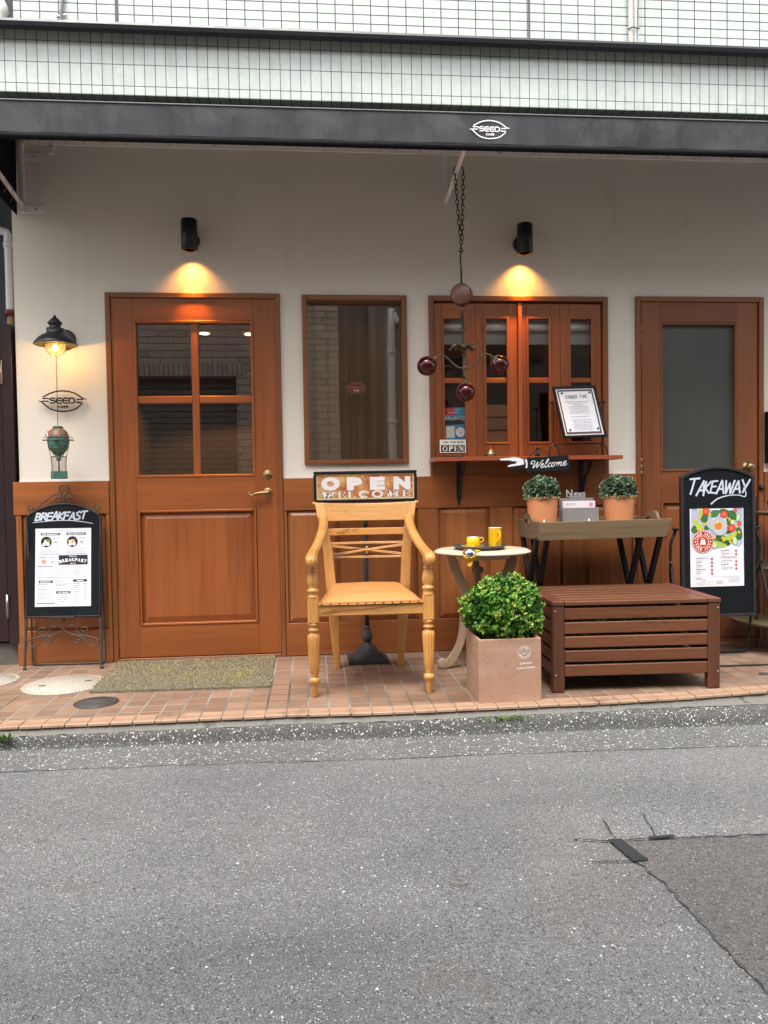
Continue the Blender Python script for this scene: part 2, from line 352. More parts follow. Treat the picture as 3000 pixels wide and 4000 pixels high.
def build_split(mb, name, parent, root_loc=None, **kw):
    """one object per piece; pieces were separated with mb.cut()"""
    out = []; cuts = mb.cuts+[(len(mb.v), len(mb.f))]; v0 = f0 = 0
    for (v1, f1) in cuts:
        if f1 > f0:
            m_ = MB(); m_.v = mb.v[v0:v1]; m_.f = [[k-v0 for k in f] for f in mb.f[f0:f1]]; m_.mats = mb.mats; m_.mi = mb.mi[f0:f1]; m_.sm = mb.sm[f0:f1]; out.append(m_.build(name, parent, root_loc, **kw))
        v0, f0 = v1, f1
    return out
def tag(o, label=None, cat=None, group=None, kind=None):
    if label: o['label'] = label
    if cat: o['category'] = cat
    if group: o['group'] = group
    if kind: o['kind'] = kind
    return o
def thing(name, label, cat, loc, group=None):
    o = bpy.data.objects.new(name, None); o.empty_display_size = .1; COL.objects.link(o); o.location = loc
    return tag(o, label, cat, group)
def dup(root, loc, label, group=None):
    r = root.copy(); COL.objects.link(r); r.location = loc; r['label'] = label
    if group: r['group'] = group
    for ch in [o for o in list(COL.objects) if o.parent == root]:
        c_ = ch.copy(); COL.objects.link(c_); c_.parent = r
        for g in [o for o in list(COL.objects) if o.parent == ch]:
            d_ = g.copy(); COL.objects.link(d_); d_.parent = c_
    return r

# ------------------------------------------------------------------ flat graphics on a plane
_tx = {}
def text_geo(body, bold=0, sp=1.0):
    key = (body, bold, sp)
    if key in _tx: return _tx[key]
    cu = bpy.data.curves.new('t', 'FONT'); cu.body = body; cu.size = 1; cu.offset = bold; cu.space_character = sp; cu.resolution_u = 3
    o = bpy.data.objects.new('t', cu); COL.objects.link(o); bpy.context.view_layer.update()
    dg = bpy.context.evaluated_depsgraph_get(); me = o.evaluated_get(dg).to_mesh()
    vs = [(v_.co.x, v_.co.y) for v_ in me.vertices]; fs = [tuple(p.vertices) for p in me.polygons]
    o.evaluated_get(dg).to_mesh_clear(); bpy.data.objects.remove(o); bpy.data.curves.remove(cu)
    _tx[key] = (vs, fs); return vs, fs
class Sheet:
    """2-D drawing on a real surface: origin o, axes ux, uz; layers lie a fraction of a millimetre proud"""
    def __init__(s, mb, o, ux=(1, 0, 0), uz=(0, 0, 1), lift=.0005):
        s.mb = mb; s.o = Vector(o); s.ux = Vector(ux).normalized(); s.uz = Vector(uz).normalized(); s.n = s.ux.cross(s.uz).normalized(); s.lift = lift; s.base = 0
    def P(s, u, v, l): return s.o+s.ux*u+s.uz*v+s.n*(s.lift*(l+1)+s.base)
    def poly(s, pts, m, l=0):
        cx = sum(p[0] for p in pts)/len(pts); cy = sum(p[1] for p in pts)/len(pts); n = len(pts)
        s.mb.add([s.P(*p, l) for p in pts]+[s.P(cx, cy, l)], [(i, (i+1) % n, n) for i in range(n)], m)
    def rect(s, u0, v0, u1, v1, m, l=0): s.mb.add([s.P(u0, v0, l), s.P(u1, v0, l), s.P(u1, v1, l), s.P(u0, v1, l)], [(0, 1, 2, 3)], m)
    def disc(s, u, v, r, m, l=0, n=28, ry=None, a=0, wob=0):
        ry = ry or r; ca, sa = math.cos(a), math.sin(a); pts = []
        for k in range(n):
            t = 2*PI*k/n; q = 1+wob*math.sin(3*t+u*90)+wob*.6*math.sin(5*t+v*70); x, y = r*q*math.cos(t), ry*q*math.sin(t); pts.append((u+x*ca-y*sa, v+x*sa+y*ca))
        s.poly(pts, m, l)
    def ring(s, u, v, r0, r1, m, l=0, n=40, a0=0, a1=360):
        vs = []; fs = []
        for k in range(n+1):
            t = R_(a0+(a1-a0)*k/n); vs += [s.P(u+r0*math.cos(t), v+r0*math.sin(t), l), s.P(u+r1*math.cos(t), v+r1*math.sin(t), l)]
        for k in range(n): fs.append((2*k, 2*k+1, 2*k+3, 2*k+2))
        s.mb.add(vs, fs, m)
    def line(s, pts, w, m, l=0, smooth=0, taper=None, thick=0):
        P = [Vector((p[0], p[1], 0)) for p in pts]
        if smooth: P = cr_smooth([tuple(p) for p in P], smooth)
        n = len(P); vs = []; fs = []; ww = lerp_list(w, n) if isinstance(w, (list, tuple)) else [w]*n
        for i, p in enumerate(P):
            d = P[min(i+1, n-1)]-P[max(i-1, 0)]
            d = d.normalized() if d.length > 1e-9 else Vector((1, 0, 0)); q = Vector((-d.y, d.x, 0))*ww[i]/2
            vs += [s.P(*(p+q).xy, l), s.P(*(p-q).xy, l)]
        for i in range(n-1): fs.append((2*i, 2*i+1, 2*i+3, 2*i+2))
        if thick:
            k = len(vs); vs += [v_-s.n*thick for v_ in vs]
            for i in range(n-1): fs += [(2*i, 2*i+2, 2*i+2+k, 2*i+k), (2*i+1, 2*i+3, 2*i+3+k, 2*i+1+k), (2*i+k, 2*i+2+k, 2*i+3+k, 2*i+1+k)]
            fs += [(0, 1, 1+k, k), (2*n-2, 2*n-1, 2*n-1+k, 2*n-2+k)]
        s.mb.add(vs, fs, m)
    def segs(s, pts, w, m, l=0, over=.3):
        """sharp-cornered pen strokes"""
        for i in range(len(pts)-1):
            a, b = Vector(pts[i]), Vector(pts[i+1]); d = (b-a).normalized()*w*over; s.line([tuple(a-d), tuple(b+d)], w, m, l+.25*(i % 3))
    def text(s, body, u, v, h, m, l=0, w=None, bold=0, sp=1., align='C', ang=0, thick=0):
        vs, fs = text_geo(body, bold, sp)
        if not vs: return
        x0 = min(p[0] for p in vs); x1 = max(p[0] for p in vs); y0 = min(p[1] for p in vs); y1 = max(p[1] for p in vs)
        ky = h/(y1-y0) if h else 1; kx = w/(x1-x0) if w else ky
        ox = {'C': (x0+x1)/2, 'L': x0, 'R': x1}[align]; ca, sa = math.cos(ang), math.sin(ang); out = []
        for p in vs:
            x, y = (p[0]-ox)*kx, (p[1]-y0)*ky; out.append((u+x*ca-y*sa, v+x*sa+y*ca))
        V_ = [s.P(*p, l) for p in out]
        s.mb.add(V_, fs, m)
        if thick:
            from collections import Counter
            ed = Counter(); 
            for f in fs:
                for i in range(len(f)): ed[tuple(sorted((f[i], f[(i+1) % len(f)])))] += 1
            B = [v_-s.n*thick for v_ in V_]; n = len(V_)
            s.mb.add(V_+B, [(a, b, b+n, a+n) for (a, b), c_ in ed.items() if c_ == 1]+[tuple(i+n for i in f[::-1]) for f in fs], m)
    def arctext(s, body, u, v, r, h, m, l=0, a_mid=90, step=14, bold=0, inward=False, wch=None):
        n = len(body)
        for i, ch in enumerate(body):
            if ch == ' ': continue
            k = i-(n-1)/2
            a = R_(a_mid-k*step) if not inward else R_(a_mid+k*step)
            rr = r if not inward else r+h
            s.text(ch, u+rr*math.cos(a), v+rr*math.sin(a), h, m, l, w=wch, bold=bold, ang=a-PI/2 if not inward else a+PI/2)
    def scribble(s, u0, u1, v, h, m, l=0, seed=0):
        """a row of print too small to read"""
        rnd = random.Random(seed+int(v*9999)+int(u0*7777)); u = u0
        while u < u1-h*.3:
            w = min(rnd.uniform(1.2, 4.2)*h, u1-u); x = u
            while x < u+w:
                q = rnd.uniform(.35, .6)*h; k = rnd.uniform(.55, 1)*h
                s.rect(x, v, min(x+q, u+w), v+k, m, l); x += q+.16*h
            u += w+h*.6

LET = {  # pen strokes on a 1 x 1 box
 'A': [[(0, 0), (.5, 1), (1, 0)], [(.15, .35), (.85, .35)]], 'B': [[(.08, 0), (.08, 1)], [(0, .98), (.6, .95), (.85, .75), (.5, .52), (.12, .5)], [(.5, .52), (.95, .28), (.55, .02), (0, .02)]],
 'D': [[(.05, 0), (.05, 1)], [(0, .98), (.6, .85), (.95, .5), (.6, .12), (0, .02)]], 'E': [[(.9, 1), (.08, .96), (.05, .05), (.95, 0)], [(.1, .52), (.8, .55)]],
 'F': [[(.95, 1), (.08, .96), (.05, 0)], [(.1, .52), (.8, .55)]], 'I': [[(.5, 0), (.5, 1)]], 'K': [[(.08, 0), (.08, 1)], [(.9, 1), (.12, .45), (.95, 0)]],
 'M': [[(0, 0), (.12, 1), (.5, .35), (.88, 1), (1, 0)]], 'N': [[(.05, 0), (.05, 1), (.92, 0), (.92, 1)]], 'R': [[(.08, 0), (.08, 1)], [(0, .98), (.7, .92), (.85, .7), (.6, .5), (.12, .48)], [(.4, .48), (.95, 0)]],
 'S': [[(.92, .85), (.55, 1), (.12, .82), (.3, .55), (.8, .42), (.85, .15), (.45, 0), (.02, .12)]], 'T': [[(0, .95), (1, 1)], [(.5, .98), (.45, 0)]],
 'W': [[(0, 1), (.22, 0), (.5, .8), (.75, 0), (1, 1)]], 'Y': [[(0, 1), (.45, .5)], [(1, 1), (.35, -.05)]]}
def hand(sh, word, u, v, w, h, pen, m, l=0, gap=.25, slant=.12, widths=None, jit=0, seed=1, rise=0):
    rnd = random.Random(seed); n = sum((.6 if c_ == ' ' else (widths or {}).get(c_, 1)) for c_ in word)+gap*(len(word)-1)
    k = w/n; x = u
    for i, ch in enumerate(word):
        cw = (.6 if ch == ' ' else (widths or {}).get(ch, 1))*k
        if ch != ' ':
            dy = rnd.uniform(-jit, jit)*h; hh = h*(1+rnd.uniform(-jit, jit)); 
            for j, st in enumerate(LET[ch]):
                pts = [(x+p[0]*cw+slant*p[1]*h, v+dy+p[1]*hh+rise*(x-u+p[0]*cw)) for p in st]
                sh.segs(pts, pen, m, l+.12*(j+3*(i % 3)), .25)
        x += cw+gap*k
def arc(cx, cy, rx, ry, a0, a1, n=14): return [(cx+rx*math.cos(R_(a0+(a1-a0)*i/n)), cy+ry*math.sin(R_(a0+(a1-a0)*i/n))) for i in range(n+1)]
def serif(sh, ch, u, v, w, h, m, l=0, fat=.2, thin=.09):
    """roman capitals with serifs"""
    F, T_ = fat*w, thin*w; st = .05*h
    def bar(x0, x1, y): sh.rect(u+x0*w, v+y*h-st/2, u+x1*w, v+y*h+st/2, m, l+.5)
    def ln(a, b, wd): sh.line([(u+a[0]*w, v+a[1]*h), (u+b[0]*w, v+b[1]*h)], wd, m, l)
    if ch in 'EL':
        ln((.22, 0), (.22, 1), F); bar(.02, .42, 1); bar(.02, .9, 0); ln((.88, -.02), (.94, .28), T_)
        if ch == 'E': bar(.2, .9, 1); bar(.2, .7, .52); ln((.88, 1.02), (.92, .75), T_); ln((.7, .38), (.7, .66), T_*.8)
    elif ch == 'W': ln((.12, 1), (.33, 0), F); ln((.33, 0), (.52, .9), T_); ln((.46, 1), (.68, 0), F); ln((.68, 0), (.92, 1), T_); bar(0, .24, 1); bar(.36, .58, 1); bar(.8, 1.02, 1)
    elif ch == 'M': ln((.14, 0), (.14, 1), T_); ln((.16, 1), (.5, .05), F); ln((.5, .05), (.82, 1), T_); ln((.86, 0), (.86, 1), F); bar(0, .28, 0); bar(.7, 1.02, 0); bar(.02, .2, 1); bar(.8, 1.0, 1)
    elif ch == 'N': ln((.16, 0), (.16, 1), T_); ln((.18, 1), (.82, 0), F*1.1); ln((.84, 0), (.84, 1), T_); bar(0, .32, 0); bar(0, .22, 1); bar(.68, 1, 1)
    elif ch == 'P': ln((.22, 0), (.22, 1), F*1.2); bar(.04, .46, 0); bar(.04, .4, 1); sh.line([(u+x*w, v+y*h) for x, y in arc(.42, .74, .38, .24, 95, -95)], [T_, F*1.2, F*1.2, T_], m, l+.6)
    elif ch == 'O': sh.line([(u+x*w, v+y*h) for x, y in arc(.5, .5, .42, .48, 90, 450, 28)], [T_, F*.85, T_, F*.85, T_], m, l)
    elif ch == 'C': sh.line([(u+x*w, v+y*h) for x, y in arc(.52, .5, .44, .48, 45, 315, 22)], [T_, F*.85, F*.85, T_], m, l); ln((.86, .62), (.86, .95), T_)
    elif ch in 'YSAR,':
        pass
def seed_logo(sh, u, v, w, m, l=0, thick=0, pen=.035):
    """eye-shaped emblem with the word SEED and CAFE under it; w = overall width"""
    k = w/2.3; W_ = pen*w
    def L(pts, wd=W_, sm=0, ll=0): sh.line([(u+x*k, v+y*k) for x, y in pts], wd, m, l+ll, smooth=sm, thick=thick)
    L([(-.95, .17), (-.6, .36), (-.2, .47), (.2, .47), (.6, .36), (.9, .16), (1.02, .09), (1.15, .07)], [W_*.9, W_, W_, W_, W_*.6], 4)
    L([(-1.15, -.02), (-1.02, -.05), (-.9, -.16), (-.6, -.40), (-.2, -.52), (.2, -.52), (.6, -.42), (.93, -.16)], [W_*.6, W_, W_, W_, W_*.9], 4, .1)
    L([(-.97, .10), (-.7, .12), (-.62, .06)], W_*.9, 0, .2); L([(-1.0, -.02), (-.68, -.02)], W_*.9, 0, .3)
    L([(.62, -.06), (.7, -.1), (.95, -.1)], W_*.9, 0, .2); L([(.66, .05), (.98, .06)], W_*.9, 0, .3)
    w2 = W_*1.05; hgt = .12
    for i, ch in enumerate('SEED'):
        x0 = -.60+i*.305; x1 = x0+.25
        if ch == 'S': L([(x1, hgt), (x0+.04, hgt), (x0+.01, .06), (x0+.04, .02), (x1-.04, 0.0), (x1, -.05), (x1-.04, -hgt+.01), (x0, -hgt+.01)], w2, 0, .4)
        if ch == 'E': L([(x1, hgt), (x0+.07, hgt), (x0, .06), (x0, -.06), (x0+.07, -hgt), (x1, -hgt)], w2, 0, .4); L([(x0+.02, 0), (x1, 0)], w2*.9, 0, .6)
        if ch == 'D': L([(x0, hgt), (x1-.06, hgt), (x1, .05), (x1, -.05), (x1-.06, -hgt), (x0, -hgt), (x0, hgt)], w2, 0, .4)
    sh.text('CAFE', u+.02*k, v-.36*k, .12*k, m, l, w=.5*k, bold=.05, thick=thick)
# ------------------------------------------------------------------ ground, road, kerb, sidewalk
def zr(x): return max(-.125, min(-.055, -.095-.006*x))
def struct(mb, name, loc=None): return tag(mb.build(name, None, loc), kind='structure')
mb = MB(); mb.add([(-60, -60, -.5), (60, -60, -.5), (60, 60, -.5), (-60, 60, -.5)], [(0, 1, 2, 3)], pm('bare_ground', (.08, .075, .07), .9)); struct(mb, 'ground')
E_X = [-9, -1.33, -.13, .29, 1.02, 1.34, 1.68, 2.11, 2.8, 3.6, 9]; E_Y = [-1.215, -1.212, -1.205, -1.224, -1.214, -1.208, -1.188, -1.14, -1.03, -.95, -.9]
K_Y = [-1.252, -1.252, -1.265, -1.281, -1.283, -1.285, -1.292, -1.302, -1.27, -1.22, -1.2]
def interp(X, Y, x):
    for i in range(len(X)-1):
        if x <= X[i+1]:
            t = (x-X[i])/(X[i+1]-X[i]); t = max(0, t); t2 = t*t*(3-2*t)*.4+t*.6; return Y[i]+(Y[i+1]-Y[i])*t2
    return Y[-1]
ey = lambda x: interp(E_X, E_Y, x)
ky = lambda x: interp(E_X, K_Y, x)
xs = [-9, -6, -4, -3]+[-2.5+.02*i for i in range(276)]+[3.5, 5, 7, 9]
# road
mb = MB(); ysr = [0, .02, .1, .3, 1, 4.2, 12]
vs = []; fs = []
for i, x in enumerate(xs):
    for j, d in enumerate(ysr): vs.append((x, ky(x)+.012-d, zr(x)+(.002*noise.noise((x*3, d*3, 0)) if 0 < j < 5 else 0)-(.02 if j == 0 else 0)))
n = len(ysr)
for i in range(len(xs)-1):
    for j in range(n-1): fs.append((i*n+j, i*n+j+1, (i+1)*n+j+1, (i+1)*n+j))
mb.add(vs, fs, ROADM, True); struct(mb, 'road')
# speckled gutter strip
mb = MB(); vs = []; fs = []
def sy(x): return interp([-9, -1.23, -.49, .26, .73, 1.85, 9], [-1.50, -1.50, -1.505, -1.532, -1.53, -1.555, -1.50], x)+.012*noise.noise((x*6, 3, 0))+.006*noise.noise((x*30, 3, 0))
for x in xs: vs += [(x, ky(x)-.012, zr(x)+.006), (x, (ky(x)+sy(x))/2, zr(x)+.0055), (x, sy(x), zr(x)+.0022)]
for i in range(len(xs)-1):
    for j in range(2): fs.append((3*i+j, 3*i+j+1, 3*i+4+j, 3*i+3+j))
mb.add(vs, fs, STRIPM, True); struct(mb, 'gutter_strip')
# repaired patch
mb = MB(); L_ = [(.875, -2.33), (.90, -2.45), (.925, -2.57), (.931, -2.72), (.93, -2.87), (.94, -3.0), (.94, -4.0), (.93, -5.2)]
pts = []
for i in range(len(L_)-1):
    for k in range(8):
        t = k/8; x = L_[i][0]+(L_[i+1][0]-L_[i][0])*t; y = L_[i][1]+(L_[i+1][1]-L_[i][1])*t; pts.append((x+.010*noise.noise((y*22, 1, 0))+.006*noise.noise((y*70, 5, 0)), y))
vs = []; fs = []
for x, y in pts: vs += [(x, y, zr(x)+.004), (4.0, y-.01*(4-x), zr(4.0)+.004)]
for i in range(len(pts)-1): fs.append((2*i, 2*i+2, 2*i+3, 2*i+1))
mb.add(vs, fs, PATCHM, False); struct(mb, 'road_patch')
mb = MB()
def seam(pts, w, lift=.0065):
    P = cr_smooth(pts, 14); vs = []; fs = []
    for i, p in enumerate(P):
        d = (P[min(i+1, len(P)-1)]-P[max(i-1, 0)]).normalized(); q = Vector((-d.y, d.x, 0)); ww = w*(.6+.8*noise.noise((p.x*40, p.y*40, 2))+.3); ww = max(ww, w*.3)*.85
        p = p+q*(.008*noise.noise((p.x*18, p.y*18, 7)))
        for sg in (1, -1): vs.append((p.x+q.x*ww*sg/2, p.y+q.y*ww*sg/2, zr(p.x)+lift))
    for i in range(len(P)-1): fs.append((2*i, 2*i+1, 2*i+3, 2*i+2))
    mb.add(vs, fs, TAR)
seam([(.77, -2.301), (.886, -2.318), (1.05, -2.325), (1.372, -2.335), (2.2, -2.35)], .009)
seam([(.771, -2.441), (.9, -2.45)], .006); seam([(.895, -2.31), (.905, -2.24), (.913, -2.17)], .005); seam([(1.03, -2.31), (1.045, -2.22), (1.057, -2.14)], .004)
for q_ in range(9): ya_ = -2.5-.06*q_; xa_ = interp([-a for a in (4, 3, 2.87, 2.72, 2.57, 2.45)], [.94, .94, .93, .931, .925, .90], ya_); seam([(xa_-.002, ya_), (xa_+.004, ya_-.018), (xa_, ya_-.035)], .0022)
pl_ = []
for (a_, b_), (c_, d_) in (((.872, -2.318), (.913, -2.316)), ((.913, -2.316), (.938, -2.455)), ((.938, -2.455), (.893, -2.458)), ((.893, -2.458), (.872, -2.318))):
    for k in range(9): t_ = k/9; x_, y_ = a_+(c_-a_)*t_, b_+(d_-b_)*t_; pl_.append((x_+.004*noise.noise((x_*120, y_*120, 0)), y_+.005*noise.noise((x_*120, y_*120, 9)), zr(.9)+.0085))
mb.add(pl_+[(.904, -2.387, zr(.9)+.0085)], [(i, (i+1) % 36, 36) for i in range(36)], TAR)
mb.add([(1.0, -2.312, zr(1.)+.008), (1.08, -2.308, zr(1.)+.008), (1.085, -2.322, zr(1.)+.008), (1.0, -2.33, zr(1.)+.008)], [(0, 1, 2, 3)], TAR)
struct(mb, 'road_seam')
# kerb: rounded pebbly profile, and the mortar bed between it and the tile edge
mb = MB(); vs = []; fs = []
for x in xs:
    e, k = ey(x), ky(x); z0 = zr(x); m0 = min(e-.010, k+.085); W_ = m0-k
    prof = [(m0+.01, -.055), (m0, -.036), (k+W_*.62, -.034), (k+W_*.38, -.039), (k+W_*.2, -.050), (k+.004, -.066), (k-.001, z0+.010), (k-.009, z0+.003)]
    for j, (y, z) in enumerate(prof):
        q = noise.noise((x*14, y*40, 0))*.005+noise.noise((x*50, y*60, 3))*.003
        vs.append((x, y+q*.6, z+(q if j < 7 else 0)))
n = 8
for i in range(len(xs)-1):
    for j in range(n-1): fs.append((i*n+j, i*n+j+1, (i+1)*n+j+1, (i+1)*n+j))
mb.add(vs, fs, KERBM, True); struct(mb, 'kerb')
mb = MB(); vs = []; fs = []
for x in xs:
    e, k = ey(x), ky(x); m0 = min(e-.010, k+.085)
    prof = [(e+.03, -.012), (e+.010, -.013), (e+.004-.004*noise.noise((x*9, 0, 0)), -.022), (e-.003, -.034), (m0-.010, -.0345+.005*noise.noise((x*20, 9, 0)))]
    for (y, z) in prof: q = noise.noise((x*25, y*30, 6))*.003; vs.append((x, y+q, z+q))
n = 5
for i in range(len(xs)-1):
    for j in range(n-1): fs.append((i*n+j, i*n+j+1, (i+1)*n+j+1, (i+1)*n+j))
mb.add(vs, fs, MORTAR, True); struct(mb, 'kerb_mortar')
# sidewalk sheet + nosing tiles
mb = MB(); vs = []; fs = []
for x in xs: vs += [(x, .3, 0), (x, ey(x)+.085, 0)]
for i in range(len(xs)-1): fs.append((2*i, 2*i+1, 2*i+3, 2*i+2))
mb.add(vs, fs, PAVE); struct(mb, 'sidewalk')
mb = MB(); NOS = pm('nosing_tile', hexc('ab8a72'), .55, var=.22, vs=7, bump=.15, dirt=(hexc('7f6753'), 5, .56)); x = -9+.0415
k0 = round((-9)/.0935)
for k in range(-60, 70):
    x0 = -.0415+.0935*k+.0025; x1 = x0+.0885; jx = random.uniform(-.001, .001)
    T = [(x0, ey(x0)), (x1, ey(x1))]; jz = random.uniform(0, .0015)
    def q(xa, da): return (xa, ey(xa)+da)
    # body with four ridges near the nose
    secs = [(.092, 0), (.055, 0)]
    for r_ in range(4): a = .046-.0105*r_; secs += [(a, 0), (a-.001, -.0035), (a-.0045, -.0035), (a-.0055, 0)]
    secs += [(.003, 0), (0, -.003), (0, -.012), (.02, -.013)]
    vs = []
    for (d, z) in secs:
        for xa in (x0, x1): vs.append((xa, ey(xa)+d+jx, z+.0025+jz))
    mb.add(vs, [(2*i, 2*i+1, 2*i+3, 2*i+2) for i in range(len(secs)-1)]+[tuple(range(0, len(vs), 2)), tuple(range(1, len(vs), 2))], NOS)
mb.add([(-9, ey(-9)+.09, -.0012), (-9, ey(-9)+.004, -.0012)]+[], [], NOS)
vs = []; fs = []
for x in xs: vs += [(x, ey(x)+.09, -.001), (x, ey(x)+.004, -.001)]
for i in range(len(xs)-1): fs.append((2*i, 2*i+1, 2*i+3, 2*i+2))
mb.add(vs, fs, pm('grout', hexc('7d7872'), .9)); struct(mb, 'sidewalk_edge')
# weeds in the joint of the kerb
LEAFW = pm('weed_leaf', hexc('5f7a3a'), .5, var=.3, vs=60, bump=0)
mb = MB()
def weed(xa, xb, n, h):
    for i in range(n):
        x = random.uniform(xa, xb); y = ey(x)-.045+random.uniform(-.014, .014); z = -.045; a = random.uniform(0, 2*PI); b = random.uniform(.2, 1); L = h*random.uniform(.3, 1); w = L*.35
        d = Vector((math.cos(a)*b, math.sin(a)*b, random.uniform(.3, 1))).normalized()*L; s_ = Vector((-math.sin(a), math.cos(a), 0))*w/2; o = Vector((x, y, z+random.uniform(0, h*.5)))
        mb.add([o, o+d*.5+s_, o+d, o+d*.5-s_], [(0, 1, 2, 3)], LEAFW)
weed(.68, .95, 210, .016); weed(.78, .90, 130, .022); weed(.95, 1.10, 40, .010); weed(-1.34, -1.27, 110, .032); weed(-1.6, -1.25, 60, .012)
tag(mb.build('weeds'), kind='stuff')

mb = MB(); rnd = random.Random(31); GR = [pm('grit_stone', (.30, .29, .27), .9), pm('grit_dark', (.05, .045, .04), .9), pm('dry_leaf_bit', hexc('8a6a3c'), .8)]
for i in range(520):
    x = rnd.uniform(-1.7, 3); k_ = rnd.random(); y = ky(x)-.012-abs(rnd.gauss(0, .02)) if k_ < .7 else (ey(x)-.02-rnd.uniform(0, .02) if k_ < .85 else rnd.uniform(-3.2, -1.4)); z = zr(x)+.006 if k_ < .7 or k_ >= .85 else -.040
    s_ = rnd.uniform(.0012, .0034); mb.T = Matrix.Translation((x, y, z)) @ Matrix.Rotation(rnd.uniform(0, 6), 4, 'Z') @ Matrix.Diagonal((s_*rnd.uniform(.8, 1.8), s_, s_*.7, 1)); mb.add([(1, 0, 0), (-1, 0, .1), (0, 1, 0), (0, -1, .1), (.1, 0, 1), (0, 0, -1)], [(0, 2, 4), (2, 1, 4), (1, 3, 4), (3, 0, 4), (2, 0, 5), (1, 2, 5), (3, 1, 5), (0, 3, 5)], GR[0 if rnd.random() < .6 else (1 if rnd.random() < .6 else 2)])
tag(mb.build('grit', fix=False), kind='stuff')

# ------------------------------------------------------------------ manhole covers, mat
def cover(name, c, r, m, label, slots, rim):
    mb = MB(); mb.lathe([(r*1.085, .0008), (r*1.085, .0032), (r*1.055, .0034), (r*1.05, .0012), (r*1.035, .0012), (r*1.03, .0045), (r*1.0, .0045), (r*.995, .0015), (r*.985, .006), (0.0001, .0065)], (c[0], c[1], 0), m, 48)
    o = tag(mb.build(name, None, (c[0], c[1], 0)), label, 'manhole cover')
    mb = MB(); 
    for (dx, dy) in slots: T = mb.T; mb.T = Matrix.Translation((c[0]+dx, c[1]+dy, 0)) @ Matrix.Rotation(R_(14), 4, 'Z'); mb.box(-.016, .016, -.009, .009, .0062, .0072, pm('slot_dark', (.03, .025, .02), .9)); mb.T = T; mb.cut()
    if slots: build_split(mb, 'lifting_slot', o)
    return o
t = NT('pale_cover'); v = t.map(); vo = t.N('TexVoronoi', feature='DISTANCE_TO_EDGE'); vo.inputs['Scale'].default_value = 75; t.L(v, vo.inputs['Vector'])
g = t.ramp(vo.outputs['Distance'], [(.03, (0, 0, 0)), (.1, (1, 1, 1))]); t.col(t.mix(g, hexc('8f8474'), hexc('bdb5a8'))); t.set(Roughness=.6); t.bump(g, .3, .002); COV = t.m
cover('manhole_cover', (-1.29, -.505), .188, COV, 'round cream manhole cover with two dark slots beside the doormat', [(-.10, -.03), (.105, .045)], 1)
cover('manhole_cover', (-1.745, -.37), .16, COV, 'round cream manhole cover cut off by the left edge of the photo', [(.03, .0)], 1)
DCOV = pm('dark_cover', (.085, .075, .07), .55, .4, var=.3, vs=20, bump=.5)
o = cover('drain_cover', (-1.03, -.875), .093, DCOV, 'small round dark iron cover just in front of the doormat', [], 1)
mb = MB(); sh = Sheet(mb, (-1.03, -.875, .0072), (1, 0, 0), (0, 1, 0), .0004); GRC = pm('cover_relief', (.17, .16, .15), .5, .4)
sh.ring(0, 0, .078, .083, GRC); sh.ring(0, 0, .064, .067, GRC)
for k in range(9): sh.rect(-.045+.010*k, -.03+.004*(k % 3), -.040+.010*k, .03-.006*(k % 2), GRC)
sh.rect(-.05, -.002, .05, .002, GRC, 1); mb.build('relief', o)
o = tag(None or bpy.data.objects.new('floor_drain', None), None)
COL.objects.link(o); o.location = (2.285, -.83, 0); tag(o, 'tiny dark round floor drain in the paving at the right edge', 'drain')
mb = MB(); mb.lathe([(.028, .001), (.028, .004), (.018, .005), (.017, .002), (.0001, .002)], (2.285, -.83, 0), DCOV, 24); mb.build('grate', o)
mb = MB(); mb.tube([(1.95, -.63, .005), (2.13, -.645, .005), (2.41, -.655, .005), (3.4, -.68, .005)], .005, BLACK, 8, 6); tag(mb.build('cable', None, (2.13, -.645, 0)), 'thin black cable lying across the tiles behind the slatted bench', 'cable')
mb = MB(); pts = [(.376+.026*math.cos(a*PI/12)*(1+.08*math.sin(a)), -2.50+.026*math.sin(a*PI/12), zr(.37)+.006) for a in range(24)]
mb.tube(pts, .0012, pm('pink_rubber', hexc('8a6a60'), .6), 6, closed=True); tag(mb.build('rubber_band', None, (.376, -2.5, zr(.37))), 'thin pinkish rubber band ring lying on the asphalt', 'rubber band')
# doormat
t = NT('olive_mat'); v = t.map(); f = t.noise(v, 5, 5, .6); c = t.mix(t.ramp(f, [(.5, (0, 0, 0)), (.68, (1, 1, 1))]), hexc('989078'), hexc('a89d5c')); c = t.mix(t.noise(v, 190, 3, .7), mul(hexc('4f4936'), .8), c); c = t.mix(.6, c, t.ramp(t.noise(v, 90, 3, .8), [(.3, (.45, .45, .45)), (.7, (1.5, 1.5, 1.5))]), 'MULTIPLY')
t.col(c); t.set(Roughness=.95); t.bump(t.noise(v, 120, 4), 1, .01); MATM = t.m
mb = MB(); q = [(-1.131, -.04), (-.242, -.014), (-.233, -.722), (-1.112, -.702)]
top = [(x, y, .011) for x, y in q]; bot = [(x, y, .001) for x, y in q]
mb.add(top+bot, [(0, 1, 2, 3), (0, 4, 5, 1), (1, 5, 6, 2), (2, 6, 7, 3), (3, 7, 4, 0)], MATM)
mo = tag(mb.build('doormat', None, (-.68, -.37, 0)), 'olive green bristly doormat before the glazed front door', 'doormat')
mb = MB(); rnd = random.Random(3); vs = []; fs = []
